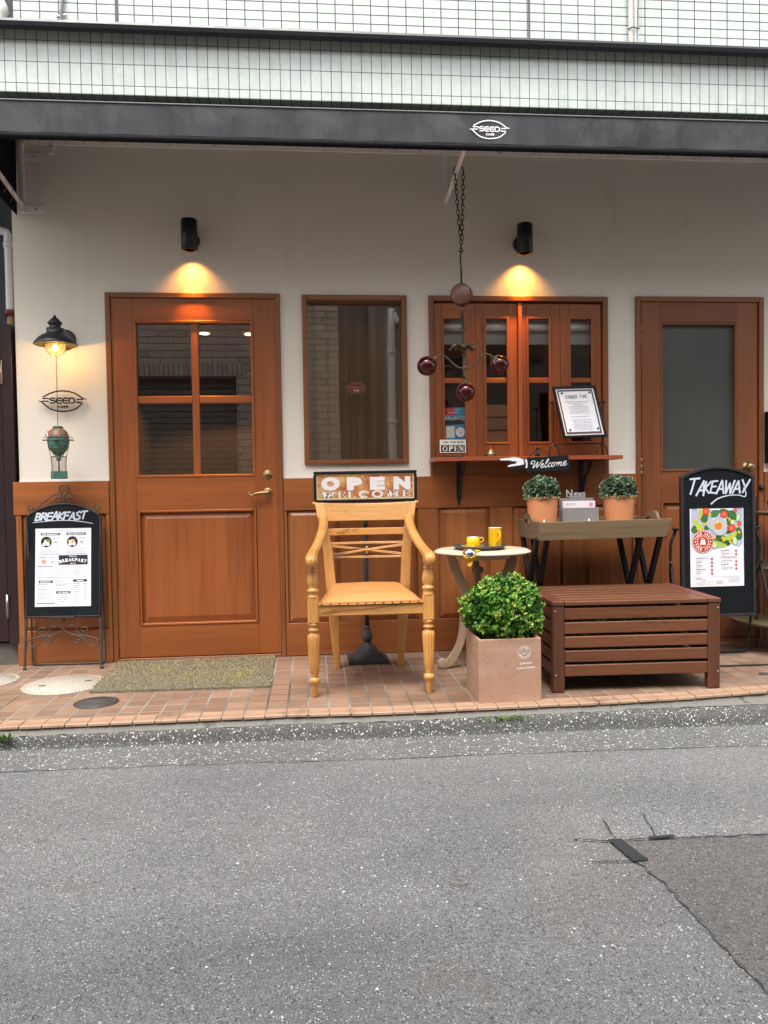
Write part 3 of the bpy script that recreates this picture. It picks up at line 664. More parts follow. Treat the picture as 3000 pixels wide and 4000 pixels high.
for i in range(15000):
    a, b = rnd.random(), rnd.random(); p = (Vector(q[0])*(1-a)+Vector(q[1])*a)*(1-b)+(Vector(q[3])*(1-a)+Vector(q[2])*a)*b
    p = Vector((p.x+rnd.uniform(-.006, .006), p.y+rnd.uniform(-.006, .006), .009)); an = rnd.uniform(0, 2*PI); L = rnd.uniform(.008, .017); d = Vector((math.cos(an)*L, math.sin(an)*L, rnd.uniform(.001, .011))); s_ = Vector((-math.sin(an), math.cos(an), 0))*.0017
    k = len(vs); vs += [p-s_, p+s_, p+d]; fs.append((k, k+1, k+2))
MB_ = [MATM, pm('bristle_dark', hexc('4c452f'), .95, var=.3, vs=6), pm('bristle_pale', hexc('b5ab88'), .95, var=.3, vs=6)]
for k_ in range(3): sel = [i for i in range(len(fs)) if (i*7919) % 10 in ((0, 1, 2, 3, 4), (5, 6, 7), (8, 9))[k_]]; mb.add([vs[3*i+j] for i in sel for j in range(3)], [(3*q_, 3*q_+1, 3*q_+2) for q_ in range(len(sel))], MB_[k_])
tag(mb.build('bristles', mo, fix=False), kind='stuff')

# ------------------------------------------------------------------ the cafe building
B = thing('cafe_building', 'cafe front with cream plaster, cedar doors and pale green tiled fascia', 'building', (.5, 0, 0))
XL, XR = -1.665, 3.9
def holes_wall(mb, x0, x1, z0, z1, y0, y1, holes, m):
    xs_ = sorted({x0, x1, *[h[0] for h in holes], *[h[1] for h in holes]}); xs_ = [x for x in xs_ if x0 <= x <= x1]
    for i in range(len(xs_)-1):
        a, b = xs_[i], xs_[i+1]; hz = sorted([(h[2], h[3]) for h in holes if h[0] <= a+1e-6 and h[1] >= b-1e-6]); z = z0
        for (h0, h1) in hz:
            if h0 > z: mb.box(a, b, y0, y1, z, h0, m)
            z = max(z, h1)
        if z < z1: mb.box(a, b, y0, y1, z, z1, m)
DL = (-1.165, -.176, -.01, 2.12); WN = (-.05, .565, 1.128, 2.114); SHT = (.695, 1.787, 1.046, 2.115); DR = (1.963, 2.779, -.01, 2.12)
mb = MB(); holes_wall(mb, XL, XR, 1.053, 3.25, 0, .12, [DL, WN, SHT, DR], PLASTER)
mb.box(XL-.0, XL+.001, -.003, 0, 1.053, 1.06, PLASTER); mb.build('plaster_wall', B)
# drip bead under the plaster
mb = MB()
for a, b in ((XL, -1.167), (-.174, .693), (1.789, 1.961), (2.781, XR)): mb.box(a, b, -.007, 0, 1.048, 1.056, pm('white_bead', (.75, .73, .70), .6)); mb.cut()
build_split(mb, 'plaster_bead', B)
def raised(mb, x0, x1, z0, z1, yo, yi, bw, m):
    """raised panel: bevelled field standing in a groove; yo groove depth, yi front of field"""
    a = [(x0, yo, z0), (x1, yo, z0), (x1, yo, z1), (x0, yo, z1)]; b = [(x0+bw, yi, z0+bw), (x1-bw, yi, z0+bw), (x1-bw, yi, z1-bw), (x0+bw, yi, z1-bw)]
    mb.add(a+b, [(0, 1, 5, 4), (1, 2, 6, 5), (2, 3, 7, 6), (3, 0, 4, 7), (4, 5, 6, 7)], m)
def ring(mb, x0, x1, z0, z1, w, y0, y1, mv, mh, ch=.003):
    """moulding round a rectangle, width w outside it"""
    mb.box(x0-w, x0, y0, y1, z0-w, z1+w, mv, ch); mb.box(x1, x1+w, y0, y1, z0-w, z1+w, mv, ch)
    mb.box(x0, x1, y0, y1, z0-w, z0, mh, ch); mb.box(x0, x1, y0, y1, z1, z1+w, mh, ch)
# wainscot: each run of panelling its own part
def wains(x0, x1, panels):
    mb = MB()
    mb.box(x0, x1, -.024, 0, .86, 1.048, PAN_H, .002); mb.box(x0, x1, -.02, 0, .004, .196, PAN_H, .002)
    mb.box(x0, x1, .001, .03, .004, 1.046, PAN_V)
    x = x0
    for (a, b) in panels:
        if a-x > .01: mb.box(x+.001, a, -.020, 0, .197, .859, PAN_V, .002)
        raised(mb, a+.002, b-.002, .198, .858, -.003, -.018, .028, PAN_V); x = b
    if x1-x > .01: mb.box(x, x1-.001, -.020, 0, .197, .859, PAN_V, .002)
    mb.box(x0, x1, -.012, -.001, -.01, .006, pm('sill_metal', (.12, .1, .08), .5, .6)); return mb.build('wainscot', B)
wains(-1.695, -1.168, [(-1.655, -1.19)]); wains(-.174, 1.961, [(-.158, .15), (.287, .611), (.738, 1.048), (1.188, 1.50), (1.636, 1.94)]); wains(2.781, XR, [(2.80, 3.2), (3.33, 3.8)])
# left front door
def hinge(mb, x, z0, z1, y=-.008):
    mb.box(x-.009, x+.009, y, y+.006, z0, z1, BRASS, .001)
    for k in range(3): a = z0+(z1-z0)*k/3; mb.lathe([(.0055, 0), (.0055, (z1-z0)/3-.003)], (x, y-.002, a+.0015), BRASS, 10)
def frame(name, h, w, y0, y1, bot, mv, mh, parent):
    x0, x1, z0, z1 = h; mb = MB()
    mb.box(x0, x0+w, y0, y1, z0, z1, mv, .003); mb.box(x1-w, x1, y0, y1, z0, z1, mv, .003); mb.box(x0+w, x1-w, y0, y1, z1-w, z1, mh, .003)
    if bot: mb.box(x0+w, x1-w, y0, y1, z0, z0+bot, mh, .003)
    return mb.build(name, parent)
def door(h, leaf, gl, panes, low, mv, mh, gmat, hx, hz):
    x0, x1, z0, z1 = leaf; yf, yb = -.008, .042; mb = MB(); gx0, gx1, gz0, gz1 = gl; lx0, lx1, lz0, lz1 = low
    mb.box(x0, gx0, yf, yb, z0, z1, mv, .002); mb.box(gx1, x1, yf, yb, z0, z1, mv, .002)
    mb.box(gx0, gx1, yf, yb, gz1, z1, mh, .002); mb.box(gx0, gx1, yf, yb, lz1, gz0, mh, .002); mb.box(gx0, gx1, yf, yb, z0, lz0, mh, .002)
    d = mb.build('door', B)
    mb = MB(); mb.box(lx0, lx1, .012, .03, lz0, lz1, mv); raised(mb, lx0+.02, lx1-.02, lz0+.02, lz1-.02, .011, .001, .03, mv); ring(mb, lx0+.014, lx1-.014, lz0+.014, lz1-.014, .014, -.014, .011, mv, mh); mb.build('door_panel', d)
    mb = MB(); ring(mb, gx0+.016, gx1-.016, gz0+.016, gz1-.016, .016, -.012, .02, mv, mh); 
    if len(panes) == 4:
        mb.box(panes[0][1], panes[1][0], .0, .03, gz0+.016, gz1-.016, mv, .003)
        for a, b in ((gx0+.016, panes[0][1]), (panes[1][0], gx1-.016)): mb.box(a, b, .001, .029, panes[2][3], panes[0][2], mh, .003)
    mb.build('glazing_bar', d)
    for p in panes: m2 = MB(); m2.box(p[0]-.003, p[1]+.003, .018, .022, p[2]-.003, p[3]+.003, gmat); m2.build('pane', d)
    for z in hz: m2 = MB(); hinge(m2, hx, z, z+.115); m2.build('hinge', d)
    return d
frame('door_frame', (DL[0], DL[1], 0, DL[3]), .0285, -.02, .10, .018, FR_V, FR_H, B)
d1 = door(DL, (-1.1355, -.2045, .022, 2.0905), (-1.016, -.334, 1.062, 1.966), [(-1.0, -.69, 1.533, 1.952), (-.65, -.348, 1.533, 1.952), (-1.0, -.69, 1.077, 1.491), (-.65, -.348, 1.077, 1.491)], (-1.013, -.336, .205, .875), DOOR_V, DOOR_H, GLASSF, -1.141, (1.832, 1.04, .237))
m2 = MB(); m2.lathe([(.0001, -.022), (.012, -.022), (.016, -.012), (.026, -.010), (.031, -.004), (.031, .002)], (-.265, .0, 1.071), BRASS, 28, 'Y'); m2.lathe([(.0001, -.025), (.006, -.025), (.006, -.02)], (-.265, 0, 1.071), pm('keyhole', (.05, .04, .02), .4, 1), 12, 'Y'); m2.build('lock', d1)
m2 = MB(); m2.lathe([(.0001, -.014), (.018, -.013), (.026, -.009), (.033, -.003), (.033, .002)], (-.267, 0, .967), BRASS, 28, 'Y'); m2.lathe([(.012, -.05), (.014, -.012)], (-.267, 0, .967), BRASS, 16, 'Y')
m2.tube([(-.262, -.048, .967), (-.30, -.05, .966), (-.335, -.05, .961), (-.358, -.048, .951), (-.372, -.048, .957), (-.368, -.048, .968), (-.360, -.048, .966)], [.011, .009, .008, .008, .007, .006, .004], BRASS, 12, 6); m2.build('handle', d1)
# right door
frame('door_frame', (DR[0], DR[1], 0, DR[3]), .03, -.02, .10, .018, RD_V, RD_H, B)
d2 = door(DR, (2.0, 2.742, .022, 2.089), (2.119, 2.613, 1.055, 1.967), [(2.135, 2.597, 1.072, 1.951)], (2.119, 2.613, .205, .877), RD_V, RD_H, FROST, 1.997, (1.83, 1.028, .237))
d2['label'] = 'right-hand cedar door with one large frosted pane'; d1['label'] = 'left-hand cedar door with four clear panes and brass handle'
m2 = MB(); m2.lathe([(.0001, -.066), (.008, -.066), (.024, -.06), (.029, -.045), (.022, -.03), (.013, -.022), (.02, -.012), (.034, -.008), (.036, .002)], (2.676, 0, 1.078), BRASS, 28, 'Y'); m2.build('knob', d2)
m2 = MB(); m2.lathe([(.0001, -.02), (.012, -.02), (.018, 0)], (2.758, -.02, .95), pm('dark_bronze', (.06, .04, .03), .4, .8), 16, 'Y'); m2.build('strike_plate', d2)
# middle window
wf = frame('window', WN, .03, -.024, .10, .025, FR_V, FR_H, B)
m2 = MB(); m2.box(WN[0]+.03, WN[1]-.03, .05, .055, WN[2]+.025, WN[3]-.03, GLASSW); m2.build('pane', wf)
RM = pm('decal_rust', hexc('8a4a36'), .6); m2 = MB(); sh = Sheet(m2, (.262, .0485, 1.583)); 
sh.disc(0, 0, .052, pm('decal_brown', hexc('54301f'), .7), 0, ry=.036)
seed_logo(sh, 0, 0, .135, RM, 1, pen=.030); sh.text('CAFE', .002, -.021, .008, flat('d8d2c8'), 2, w=.034, bold=.03); m2.build('decal', wf)
# serving shutters
sf = frame('window', SHT, .03, -.024, .10, .112, FR_V, FR_H, B)
m2 = MB(); m2.box(1.2355, 1.2585, -.016, .03, 1.16, 2.078, DOOR_V, .003); m2.build('centre_post', sf)
for i, (a, b, g0, g1) in enumerate(((.729, .978, .787, .911), (.980, 1.234, 1.041, 1.169), (1.260, 1.497, 1.302, 1.428), (1.499, 1.752, 1.561, 1.69))):
    mb = MB(); yf, yb = .004, .034
    mb.box(a, g0-.012, yf, yb, 1.162, 2.078, DOOR_V, .002); mb.box(g1+.012, b, yf, yb, 1.162, 2.078, DOOR_V, .002)
    mb.box(g0-.012, g1+.012, yf, yb, 1.996, 2.078, DOOR_H, .002); mb.box(g0-.012, g1+.012, yf, yb, 1.162, 1.236, DOOR_H, .002); mb.box(g0, g1, yf+.003, yb, 1.604, 1.633, DOOR_H, .002)
    ring(mb, g0, g1, 1.248, 1.984, .013, -.003, .012, DOOR_V, DOOR_H, .002); s_ = mb.build('window_shutter', sf)
    for z0, z1 in ((1.246, 1.606), (1.631, 1.986)): m2 = MB(); m2.box(g0-.003, g1+.003, .016, .02, z0, z1, GLASSD); m2.build('pane_glass', sf)
# fascia, upper wall, gutter, soffit
mb = MB(); mb.box(-2.6, 4.6, -.68, -.46, 2.902, 3.20, TILE_FA); mb.build('tiled_fascia', B)
mb = MB(); mb.box(-2.6, 4.6, -.6795, -.461, 2.899, 2.9015, TILE_UN); mb.box(-2.6, 4.6, -.46, .1, 3.01, 3.19, pm('soffit', (.16, .16, .15), .8)); mb.build('soffit', B)
mb = MB(); mb.box(-1.57, 4.6, -.15, .1, 3.19, 5.6, TILE_UP); mb.build('tiled_upper_wall', B)
mb = MB(); JN = pm('expansion_joint', (.085, .085, .08), .7)
for x in (-1.022, 1.279): mb.box(x-.006, x+.006, -.152, -.149, 3.2, 5.6, JN); mb.cut()
build_split(mb, 'expansion_joint', B)
mb = MB(); pr = [(-.68, 3.2), (-.757, 3.199), (-.762, 3.186), (-.757, 3.168), (-.745, 3.160), (-.72, 3.170), (-.695, 3.184), (-.68, 3.19)]
mb.prism(pr, -2.6, 4.6, pm('black_gutter', (.013, .015, .018), .35, var=.2, bump=0), 'X')
for x in (): mb.tube([(x, -.73+.053*math.cos(a), 3.195+.030*math.sin(a)) for a in [PI+.1, PI*1.25, PI*1.5, PI*1.75]], .003, LAMPB, 6)
mb.build('gutter', B)
# conduits on the upper wall
mb = MB(); mb.tube([(1.872, -.175, 3.19), (1.872, -.175, 5)], .0165, pm('lagged_pipe', (.55, .53, .47), .85, var=.12, vs=30, bump=.6, bs=120)); mb.build('pipe', B)
mb = MB(); mb.tube([(1.901, -.185, 3.19), (1.90, -.185, 5)], .0115, PIPEW); mb.build('pipe', B)
mb = MB(); mb.tube([(1.888, -.205, 3.19), (1.897, -.207, 3.62), (1.906, -.204, 3.8), (1.9, -.2, 5)], .0025, BLACK, 6); mb.tube([(1.85, -.18, 3.605), (1.87, -.2, 3.607), (1.915, -.2, 3.602)], .003, BLACK, 6); mb.build('cable', B)
mb = MB(); mb.tube([(-1.318, -.168, 3.19), (-1.316, -.168, 3.56), (-1.303, -.168, 3.66), (-1.305, -.168, 5)], .0085, pm('grey_conduit', (.16, .17, .19), .4, bump=0)); mb.tube([(-1.345, -.162, 3.56), (-1.29, -.162, 3.575)], .006, pm('clip_metal', (.6, .55, .5), .3, 1)); mb.build('conduit', B)
mb = MB(); SW = pm('elbow_white', (.66, .64, .61), .45, bump=0); mb.tube([(-1.68, -.12, 3.2), (-1.66, -.12, 3.55), (-1.64, -.12, 3.62), (-1.72, -.12, 3.72), (-1.9, -.12, 3.85)], .033, SW, 20, 4); tag(mb.build('drain_elbow', None, (-1.66, -.12, 3.2)), 'white drain pipe elbow at the top left corner by the tiled wall', 'drain pipe')
# interior seen through the panes
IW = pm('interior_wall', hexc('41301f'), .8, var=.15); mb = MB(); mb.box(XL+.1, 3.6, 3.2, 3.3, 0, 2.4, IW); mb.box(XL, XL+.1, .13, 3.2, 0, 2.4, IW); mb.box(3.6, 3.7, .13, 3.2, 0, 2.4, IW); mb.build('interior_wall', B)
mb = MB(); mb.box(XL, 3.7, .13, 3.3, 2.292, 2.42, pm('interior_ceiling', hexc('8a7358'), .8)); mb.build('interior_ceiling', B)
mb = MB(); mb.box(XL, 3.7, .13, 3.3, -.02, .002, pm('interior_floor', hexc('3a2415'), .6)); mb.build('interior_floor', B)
for (x, y) in ((-.881, 2.0), (-.514, 2.02), (1.3, 1.4)):  # last downlight is an added source, brightening the room behind the serving shutters
    mb = MB(); mb.lathe([(.038, 2.286), (.03, 2.289), (.0001, 2.2895)], (x, y, 0), emis('downlight_glow', (1, .62, .28), 9), 20); mb.build('downlight', B)
    ld = bpy.data.lights.new('downlight_lamp', 'SPOT'); ld.energy = 28 if x < 0 else 90; ld.color = (1, .62, .3); ld.spot_size = 2.2; ld.shadow_soft_size = .03; lo = bpy.data.objects.new('downlight_lamp', ld); COL.objects.link(lo); lo.location = (x, y, 2.27)
mb = MB()   # curtain behind the middle window
vs = []; fs = []
for i in range(61):
    x = -.12+.76*i/60; y = .17+.016*math.sin(i*.9)+.008*math.sin(i*2.3); vs += [(x, y, .95), (x, y, 2.2)]
for i in range(60): fs.append((2*i, 2*i+2, 2*i+3, 2*i+1))
mb.add(vs, fs, pm('brown_curtain', hexc('7f6652'), .9), True); mb.build('curtain', B)
mb = MB(); 
for k, z in enumerate((1.19, 1.27, 1.355, 1.44)): mb.box(1.09 if k % 2 else 1.06, 1.26, .36, .42, z, z+.07, wood('shelf_board', hexc('9a8560'), hexc('7d6a48'), 'X'))
mb.box(.72, 1.76, .5, .56, 1.0, 1.22, wood('counter', hexc('5a3a20'), hexc('442a15'), 'X')); mb.box(.72, 1.0, .6, .64, 1.2, 1.6, IW); mb.build('counter_shelf', B)
mb = MB(); BL = pm('blind_grey', (.45, .45, .46), .35, bump=.6, bs=9, bd=.03)
mb.lathe([(.028, .74), (.028, 1.76)], (0, .075, 1.955), pm('blind_tube', (.9, .9, .9), .3), 20, 'X'); mb.box(.74, 1.76, .098, .101, 1.85, 1.94, BL); mb.build('roller_blind', B)
# window poster (flat print behind the first shutter pane)
m2 = MB(); x0, x1, z0, z1 = .786, .912, 1.20, 1.459; sh = Sheet(m2, ((x0+x1)/2, .0246, (z0+z1)/2)); W2, H2 = (x1-x0)/2, (z1-z0)/2
sh.rect(-W2, -H2, W2, H2, flat('3a8fbc')); RD = flat('c22b3a'); WHT = flat('f2f2f2'); BK = flat('15171c')
sh.rect(-W2, H2-.045, .0, H2, RD, 1); sh.poly([(-W2, H2-.075), (W2*.6, H2-.072), (W2, H2-.092), (W2, H2-.10), (-W2, H2-.105)], BK, 1); sh.rect(-W2, -.06, -W2+.012, .03, RD, 1)
sh.text('3/1', -.035, H2-.018, .009, WHT, 2, bold=.01); sh.text('(土)', -.012, H2-.017, .006, WHT, 2); sh.text('31', .014, H2-.018, .009, WHT, 2, bold=.01); sh.text('(月)', .033, H2-.017, .006, WHT, 2)
sh.text('PayPay', -.004, H2-.037, .013, WHT, 2, bold=.05, w=.062); sh.text('PayPay', -.004, H2-.037, .013, RD, 3, bold=.0, w=.06)
sh.text('クラッチ', -.022, H2-.078, .028, BK, 3, w=.082, bold=.06); sh.text('クラッチ', -.022, H2-.078, .026, WHT, 4, w=.078, bold=.02); sh.text('くじ', .041, H2-.075, .024, WHT, 3, w=.044, bold=.07); sh.text('くじ', .041, H2-.075, .022, RD, 4, w=.04, bold=.03)
sh.rect(-.052, -.052, .0, .018, flat('dfe6ea'), 2); sh.rect(-.047, -.01, -.02, .013, flat('b9c6cf'), 3); sh.rect(-.045, -.005, -.022, .008, WHT, 4)
sh.poly([(-.012, -.004), (-.004, .005), (-.004, 0), (.006, 0), (.006, -.009), (-.004, -.009), (-.004, -.014)], flat('e0c070'), 5)
pts = [((.036+.026*(1+.2*(k % 2))*math.cos(k*PI/11)), -.018+.026*(1+.2*(k % 2))*math.sin(k*PI/11)) for k in range(22)]; pts = [(min(W2, a), b) for a, b in pts]; sh.poly(pts, WHT, 3)
sh.text('スクラッチ', .036, -.012, .007, BK, 4, w=.036); sh.text('買', .037, -.03, .013, flat('3a5f80'), 4)
sh.rect(-W2, -.078, W2*.75, -.064, BK, 2); sh.text('チャクレジット', -.02, -.0745, .007, WHT, 3, w=.066)
sh.rect(-W2, -H2, W2, -.08, flat('2f7fae'), 2)
o = m2.build('poster', None, ((x0+x1)/2, .0246, z0)); tag(o, 'red and blue lottery poster behind the leftmost shutter pane', 'poster')
# neighbour on the left
NB = thing('neighbour_building', 'dark grey neighbouring wall with maroon gate at the left edge', 'building', (-2.4, .1, 0))
mb = MB(); mb.box(-3.6, XL-.001, .16, .3, 0, 5.5, pm('grey_render', (.06, .062, .07), .85, bump=.5, bs=70, bd=.01)); mb.build('wall', NB)
mb = MB(); mb.box(-3.6, -1.70, .02, .16, -.004, .125, pm('stone_base', (.11, .105, .09), .8, var=.4, vs=8, bump=.6, bs=25, bd=.01)); mb.build('stone_base', NB)
mb = MB(); mb.box(-1.742, -1.682, -.02, .14, .126, 1.937, MAROON, .003); mb.box(-3.5, -1.742, -.02, .14, 1.89, 1.937, MAROON, .003); g_ = mb.build('gate_frame', NB)
mb = MB(); mb.box(-1.80, -1.745, -.01, .03, .14, 1.885, MAROON, .003); mb.box(-2.7, -1.80, -.01, .03, 1.02, 1.12, MAROON, .003); mb.box(-2.7, -1.80, -.01, .03, .14, .27, MAROON, .003); mb.box(-2.7, -1.80, -.01, .03, 1.78, 1.885, MAROON, .003); mb.box(-2.7, -1.8, .012, .02, .27, 1.78, pm('gate_dark', (.008, .008, .01), .3)); gt = mb.build('gate', NB)
for z in (1.6, .275): m2 = MB(); m2.box(-1.752, -1.734, -.028, -.018, z, z+.135, STEEL, .001); m2.lathe([(.007, 0), (.007, .135)], (-1.743, -.027, z), STEEL, 10); m2.build('hinge', gt)
mb = MB(); mb.box(-1.90, -1.765, -.05, -.02, 1.895, 1.935, PIPEW, .004); mb.build('door_closer', NB)
mb = MB(); mb.tube([(-1.716, .07, 2.02), (-1.716, .07, 2.42), (-1.74, .07, 2.48), (-1.9, .07, 2.52)], .021, PIPEW, 16, 3); mb.tube([(-1.716, .07, 1.94), (-1.716, .07, 2.02)], .017, pm('rusted_pipe', hexc('b08a5c'), .6, dirt=(hexc('7b3b20'), 20, .5)), 16)
mb.lathe([(.026, 2.0), (.028, 2.02), (.026, 2.035)], (-1.716, .07, 0), pm('rust_collar', hexc('6a2b1c'), .6), 16); mb.lathe([(.025, 2.39), (.025, 2.42)], (-1.716, .07, 0), PIPEW, 16); mb.build('downpipe', NB)
mb = MB(); mb.box(2.79, 2.98, -.05, 0, 1.10, 1.418, BLACKW, .004); mb.box(2.80, 2.97, -.052, -.05, 1.11, 1.408, pm('dark_panel', (.006, .006, .007), .25, bump=0)); tag(mb.build('wall_board', None, (2.88, 0, 1.1)), 'black rectangular board on the plaster at the right edge of the photo', 'board')
# houses across the lane (seen in the glass)
O1 = thing('brick_house', 'beige brick house with roller shutter across the lane, seen in the door panes', 'building', (-2.2, -5.3, -.1))
mb = MB(); holes_wall(mb, -7, .35, -.1, 4.6, -5.6, -5.3, [(-3.0, -.95, -.11, 2.42)], BRICKO); mb.box(-7, .35, -9, -5.6, 0, 4.6, BRICKO); mb.build('wall', O1)
mb = MB(); mb.box(-3.0, -.85, -5.31, -5.29, 2.42, 2.58, SOLD); mb.build('lintel', O1)
mb = MB(); SHM = pm('shutter_metal', (.20, .19, .18), .45, .2)
for k in range(34): mb.box(-3.0, -.95, -5.56+.028*(k % 2), -5.53, -.1+.075*k, -.1+.075*k+.068, SHM, .004)
mb.build('roller_shutter', O1)
O2 = thing('panelled_house', 'plain pale house beyond the alley across the lane, seen in the window', 'building', (3, -5.3, -.1))
mb = MB(); mb.box(1.0, 8, -9, -5.3, -.1, 4.3, pm('pale_siding', (.17, .145, .125), .8)); mb.build('wall', O2)
mb = MB(); mb.box(1.5, 3.0, -5.3, -5.24, 2.6, 3.2, pm('dark_blind', (.03, .03, .03), .6)); mb.lathe([(.06, 1.45), (.06, 3.1)], (0, -5.22, 3.15), PIPEW, 14, 'X'); mb.build('shop_canopy', O2)
mb = MB(); mb.tube([(1.03, -5.24, -.1), (1.03, -5.24, 3.0), (1.1, -5.24, 3.12), (1.3, -5.24, 3.15)], .05, PIPEW, 14, 3)
for z in (.9, 1.8, 2.7): mb.lathe([(.06, z), (.06, z+.05)], (1.03, -5.24, 0), PIPEW, 14)
mb.build('downpipe', O2)
mb = MB(); mb.box(-.5, 1.9, -9.2, -9.01, -.1, 4.3, pm('alley_end', (.25, .22, .2), .9)); mb.build('rear_wall', O2)
# ------------------------------------------------------------------ awning
A = thing('awning', 'long charcoal fabric awning with white emblem along the shop front', 'awning', (1, 0, 2.9))
mb = MB(); xa, xb = -1.635, 3.75; vs = []; fs = []; NN = 60
for i in range(NN+1):
    x = xa+(xb-xa)*i/NN; w_ = .003*math.sin(i*1.9)+.002*noise.noise((x*2, 0, 0))
    for (y, z) in ((0, 2.992), (-.42, 2.882-.006*abs(math.sin(i*.8))), (-.835, 2.782), (-.85, 2.776), (-.852+w_, 2.70), (-.853+w_, 2.635), (-.846, 2.616), (-.832, 2.610)): vs.append((x, y, z))
for i in range(NN):
    for j in range(7): fs.append((i*8+j, i*8+j+1, i*8+9+j, i*8+8+j))
t = NT('awning_cloth'); v = t.map((7, 7, 1.0)); v2 = t.map(); c = t.mix(t.ramp(t.noise(v, 1, 7, .7), [(.33, (0, 0, 0)), (.67, (1, 1, 1))]), (.015, .015, .018), (.046, .046, .052)); c = t.mix(t.ramp(t.noise(v2, 3, 6, .7), [(.5, (0, 0, 0)), (.62, (.55, .55, .55))]), c, (.075, .073, .075))
c = t.mix(t.ramp(t.noise(v2, 46, 2), [(.79, (0, 0, 0)), (.81, (1, 1, 1))]), c, (.3, .29, .26)); t.col(c); t.set(Roughness=.78); t.bump(t.noise(v2, 6, 3), .25, .01); AWM = t.m
mb.add(vs, fs, AWM, False); o = mb.build('canopy', A); md = o.modifiers.new('th', 'SOLIDIFY'); md.thickness = .002
mb = MB(); mb.tube([(xa, -.852, 2.779), (xb, -.852, 2.779)], .0035, pm('seam_grey', (.20, .19, .20), .6), 8); mb.build('front_seam', A)
mb = MB(); BH = pm('hem_black', (.005, .005, .006), .8, bump=.1, spec=.2); mb.tube([(xa, -.846, 2.619), (1, -.847, 2.618), (xb, -.846, 2.619)], .0155, BH, 10); mb.build('hem', A)
mb = MB(); mb.add([(-1.634, 0, 2.99), (-1.634, -.01, 2.546), (-1.634, -.4, 2.575), (-1.634, -.845, 2.612), (-1.634, -.845, 2.778), (-1.634, -.42, 2.88)], [(0, 1, 2, 3, 4, 5)], BH); o = mb.build('side_cloth', A); md = o.modifiers.new('th', 'SOLIDIFY'); md.thickness = .003
mb = MB(); sh = Sheet(mb, (.875, -.8555, 2.703)); seed_logo(sh, 0, 0, .194, flat('f4f2ee'), 0, pen=.027); mb.build('emblem', A)
mb = MB(); mb.box(-1.61, 3.7, -.006, 0, 2.945, 3.0, WHITEM, .001); mb.box(-1.61, 3.7, -.036, -.006, 2.972, 2.978, WHITEM, .001); mb.tube([(-1.6, -.03, 2.985), (3.7, -.03, 2.985)], .012, WHITEM, 10)
for i in range(22): x = -1.5+.24*i; mb.lathe([(.004, -.009), (.004, -.004)], (x, 0, 2.957), STEEL, 8, 'Y')
mb.build('wall_rail', A)
mb = MB()
for i in range(27):
    x = -1.558+.2068*i; mb.tube([(x, -.012, 2.974), (x+.004, -.02, 2.962), (x, -.014, 2.954), (x-.004, -.02, 2.962), (x, -.012, 2.972)], .0012, BLACK, 5); mb.cut()
for z in (2.9, 2.75): mb.tube([(-1.597, -.03, z), (-1.603, -.035, z-.008)], .001, BLACK, 5); mb.cut()
build_split(mb, 'hook', A)
mb = MB(); mb.box(-1.612, -1.588, -.026, 0, 2.56, 2.945, WHITEM, .002); mb.box(-1.588, -1.488, -.005, 0, 2.857, 2.897, WHITEM, .001); mb.box(-1.588, -1.488, -.005, 0, 2.565, 2.605, WHITEM, .001); mb.box(-1.45, -1.424, -.012, 0, 2.892, 2.962, WHITEM, .001)
for z in (2.877, 2.585): mb.lathe([(.006, -.010), (.006, -.004)], (-1.53, 0, z), STEEL, 8, 'Y')
mb.lathe([(.005, -.018), (.005, -.01)], (-1.437, 0, 2.93), STEEL, 8, 'Y'); mb.build('wall_bracket', A)
mb = MB(); mb.box(.795, .822, -.006, 0, 2.66, 2.945, WHITEM, .001); mb.lathe([(.004, -.01), (.004, -.005)], (.808, 0, 2.74), STEEL, 8, 'Y'); mb.build('wall_bracket', A)
for x, z0, z1 in ((.81, 2.668, 2.765), (-1.602, 2.60, 2.735), (3.1, 2.668, 2.765)):
    mb = MB(); mb.tube([(x, -.012, z0), (x, -.835, z1)], .0125, WHITEM, 14); mb.build('strut', A)
mb = MB()
for x in (-1.602, -1.0, -.40, .21, .81, 1.418, 2.036, 2.63, 3.25): mb.tube([(x, -.02, 2.972), (x, -.42, 2.87), (x, -.832, 2.768)], .011, WHITEM, 10); mb.cut()
mb.tube([(xa+.02, -.832, 2.765), (xb, -.832, 2.765)], .013, WHITEM, 10); build_split(mb, 'rafter', A)
mb = MB(); pr = random.Random(5)
for i in range(5): x = -1.602; y = -.1-.09*i; z = 2.60+.164*(-y)-.003; mb.tube([(x-.014, y, z+.012), (x+.014, y, z+.014), (x+.016, y+.004, z-.03-.02*pr.random()), (x+.004, y, z-.05-.02*pr.random())], .0012, pm('tie_grey', (.4, .38, .34), .7, bump=0), 5); mb.cut()
build_split(mb, 'cord_tie', A)

# ------------------------------------------------------------------ wall lamps
def spot_lamp(x, label, z0=2.332, z1=2.505):
    r = thing('wall_spotlight', label, 'wall lamp', (x, 0, z0))
    mb = MB(); mb.lathe([(.033, z0-z0+.006), (.042, .0), (.0455, .004), (.0455, z1-z0-.006), (.042, z1-z0), (.0001, z1-z0)], (x, -.105, z0), LAMPB, 36, close=False); mb.lathe([(.033, .006), (.033, .05)], (x, -.105, z0), pm('lamp_inner_black', (.002, .002, .002), .9, bump=0, spec=0), 24, close=False); mb.build('housing', r)
    mb = MB(); mb.lathe([(.04, -.022), (.045, -.018), (.045, 0)], (x, 0, z0+.085), LAMPB, 32, 'Y'); mb.box(x-.015, x+.015, -.07, -.02, z0+.07, z0+.1, LAMPB, .003); mb.build('mounting_plate', r)
    mb = MB(); mb.lathe([(.0001, .05), (.033, .05)], (x, -.105, z0), emis('lamp_glow', (1, .50, .14), 1.2), 20, close=False); mb.build('bulb', r)
    return r
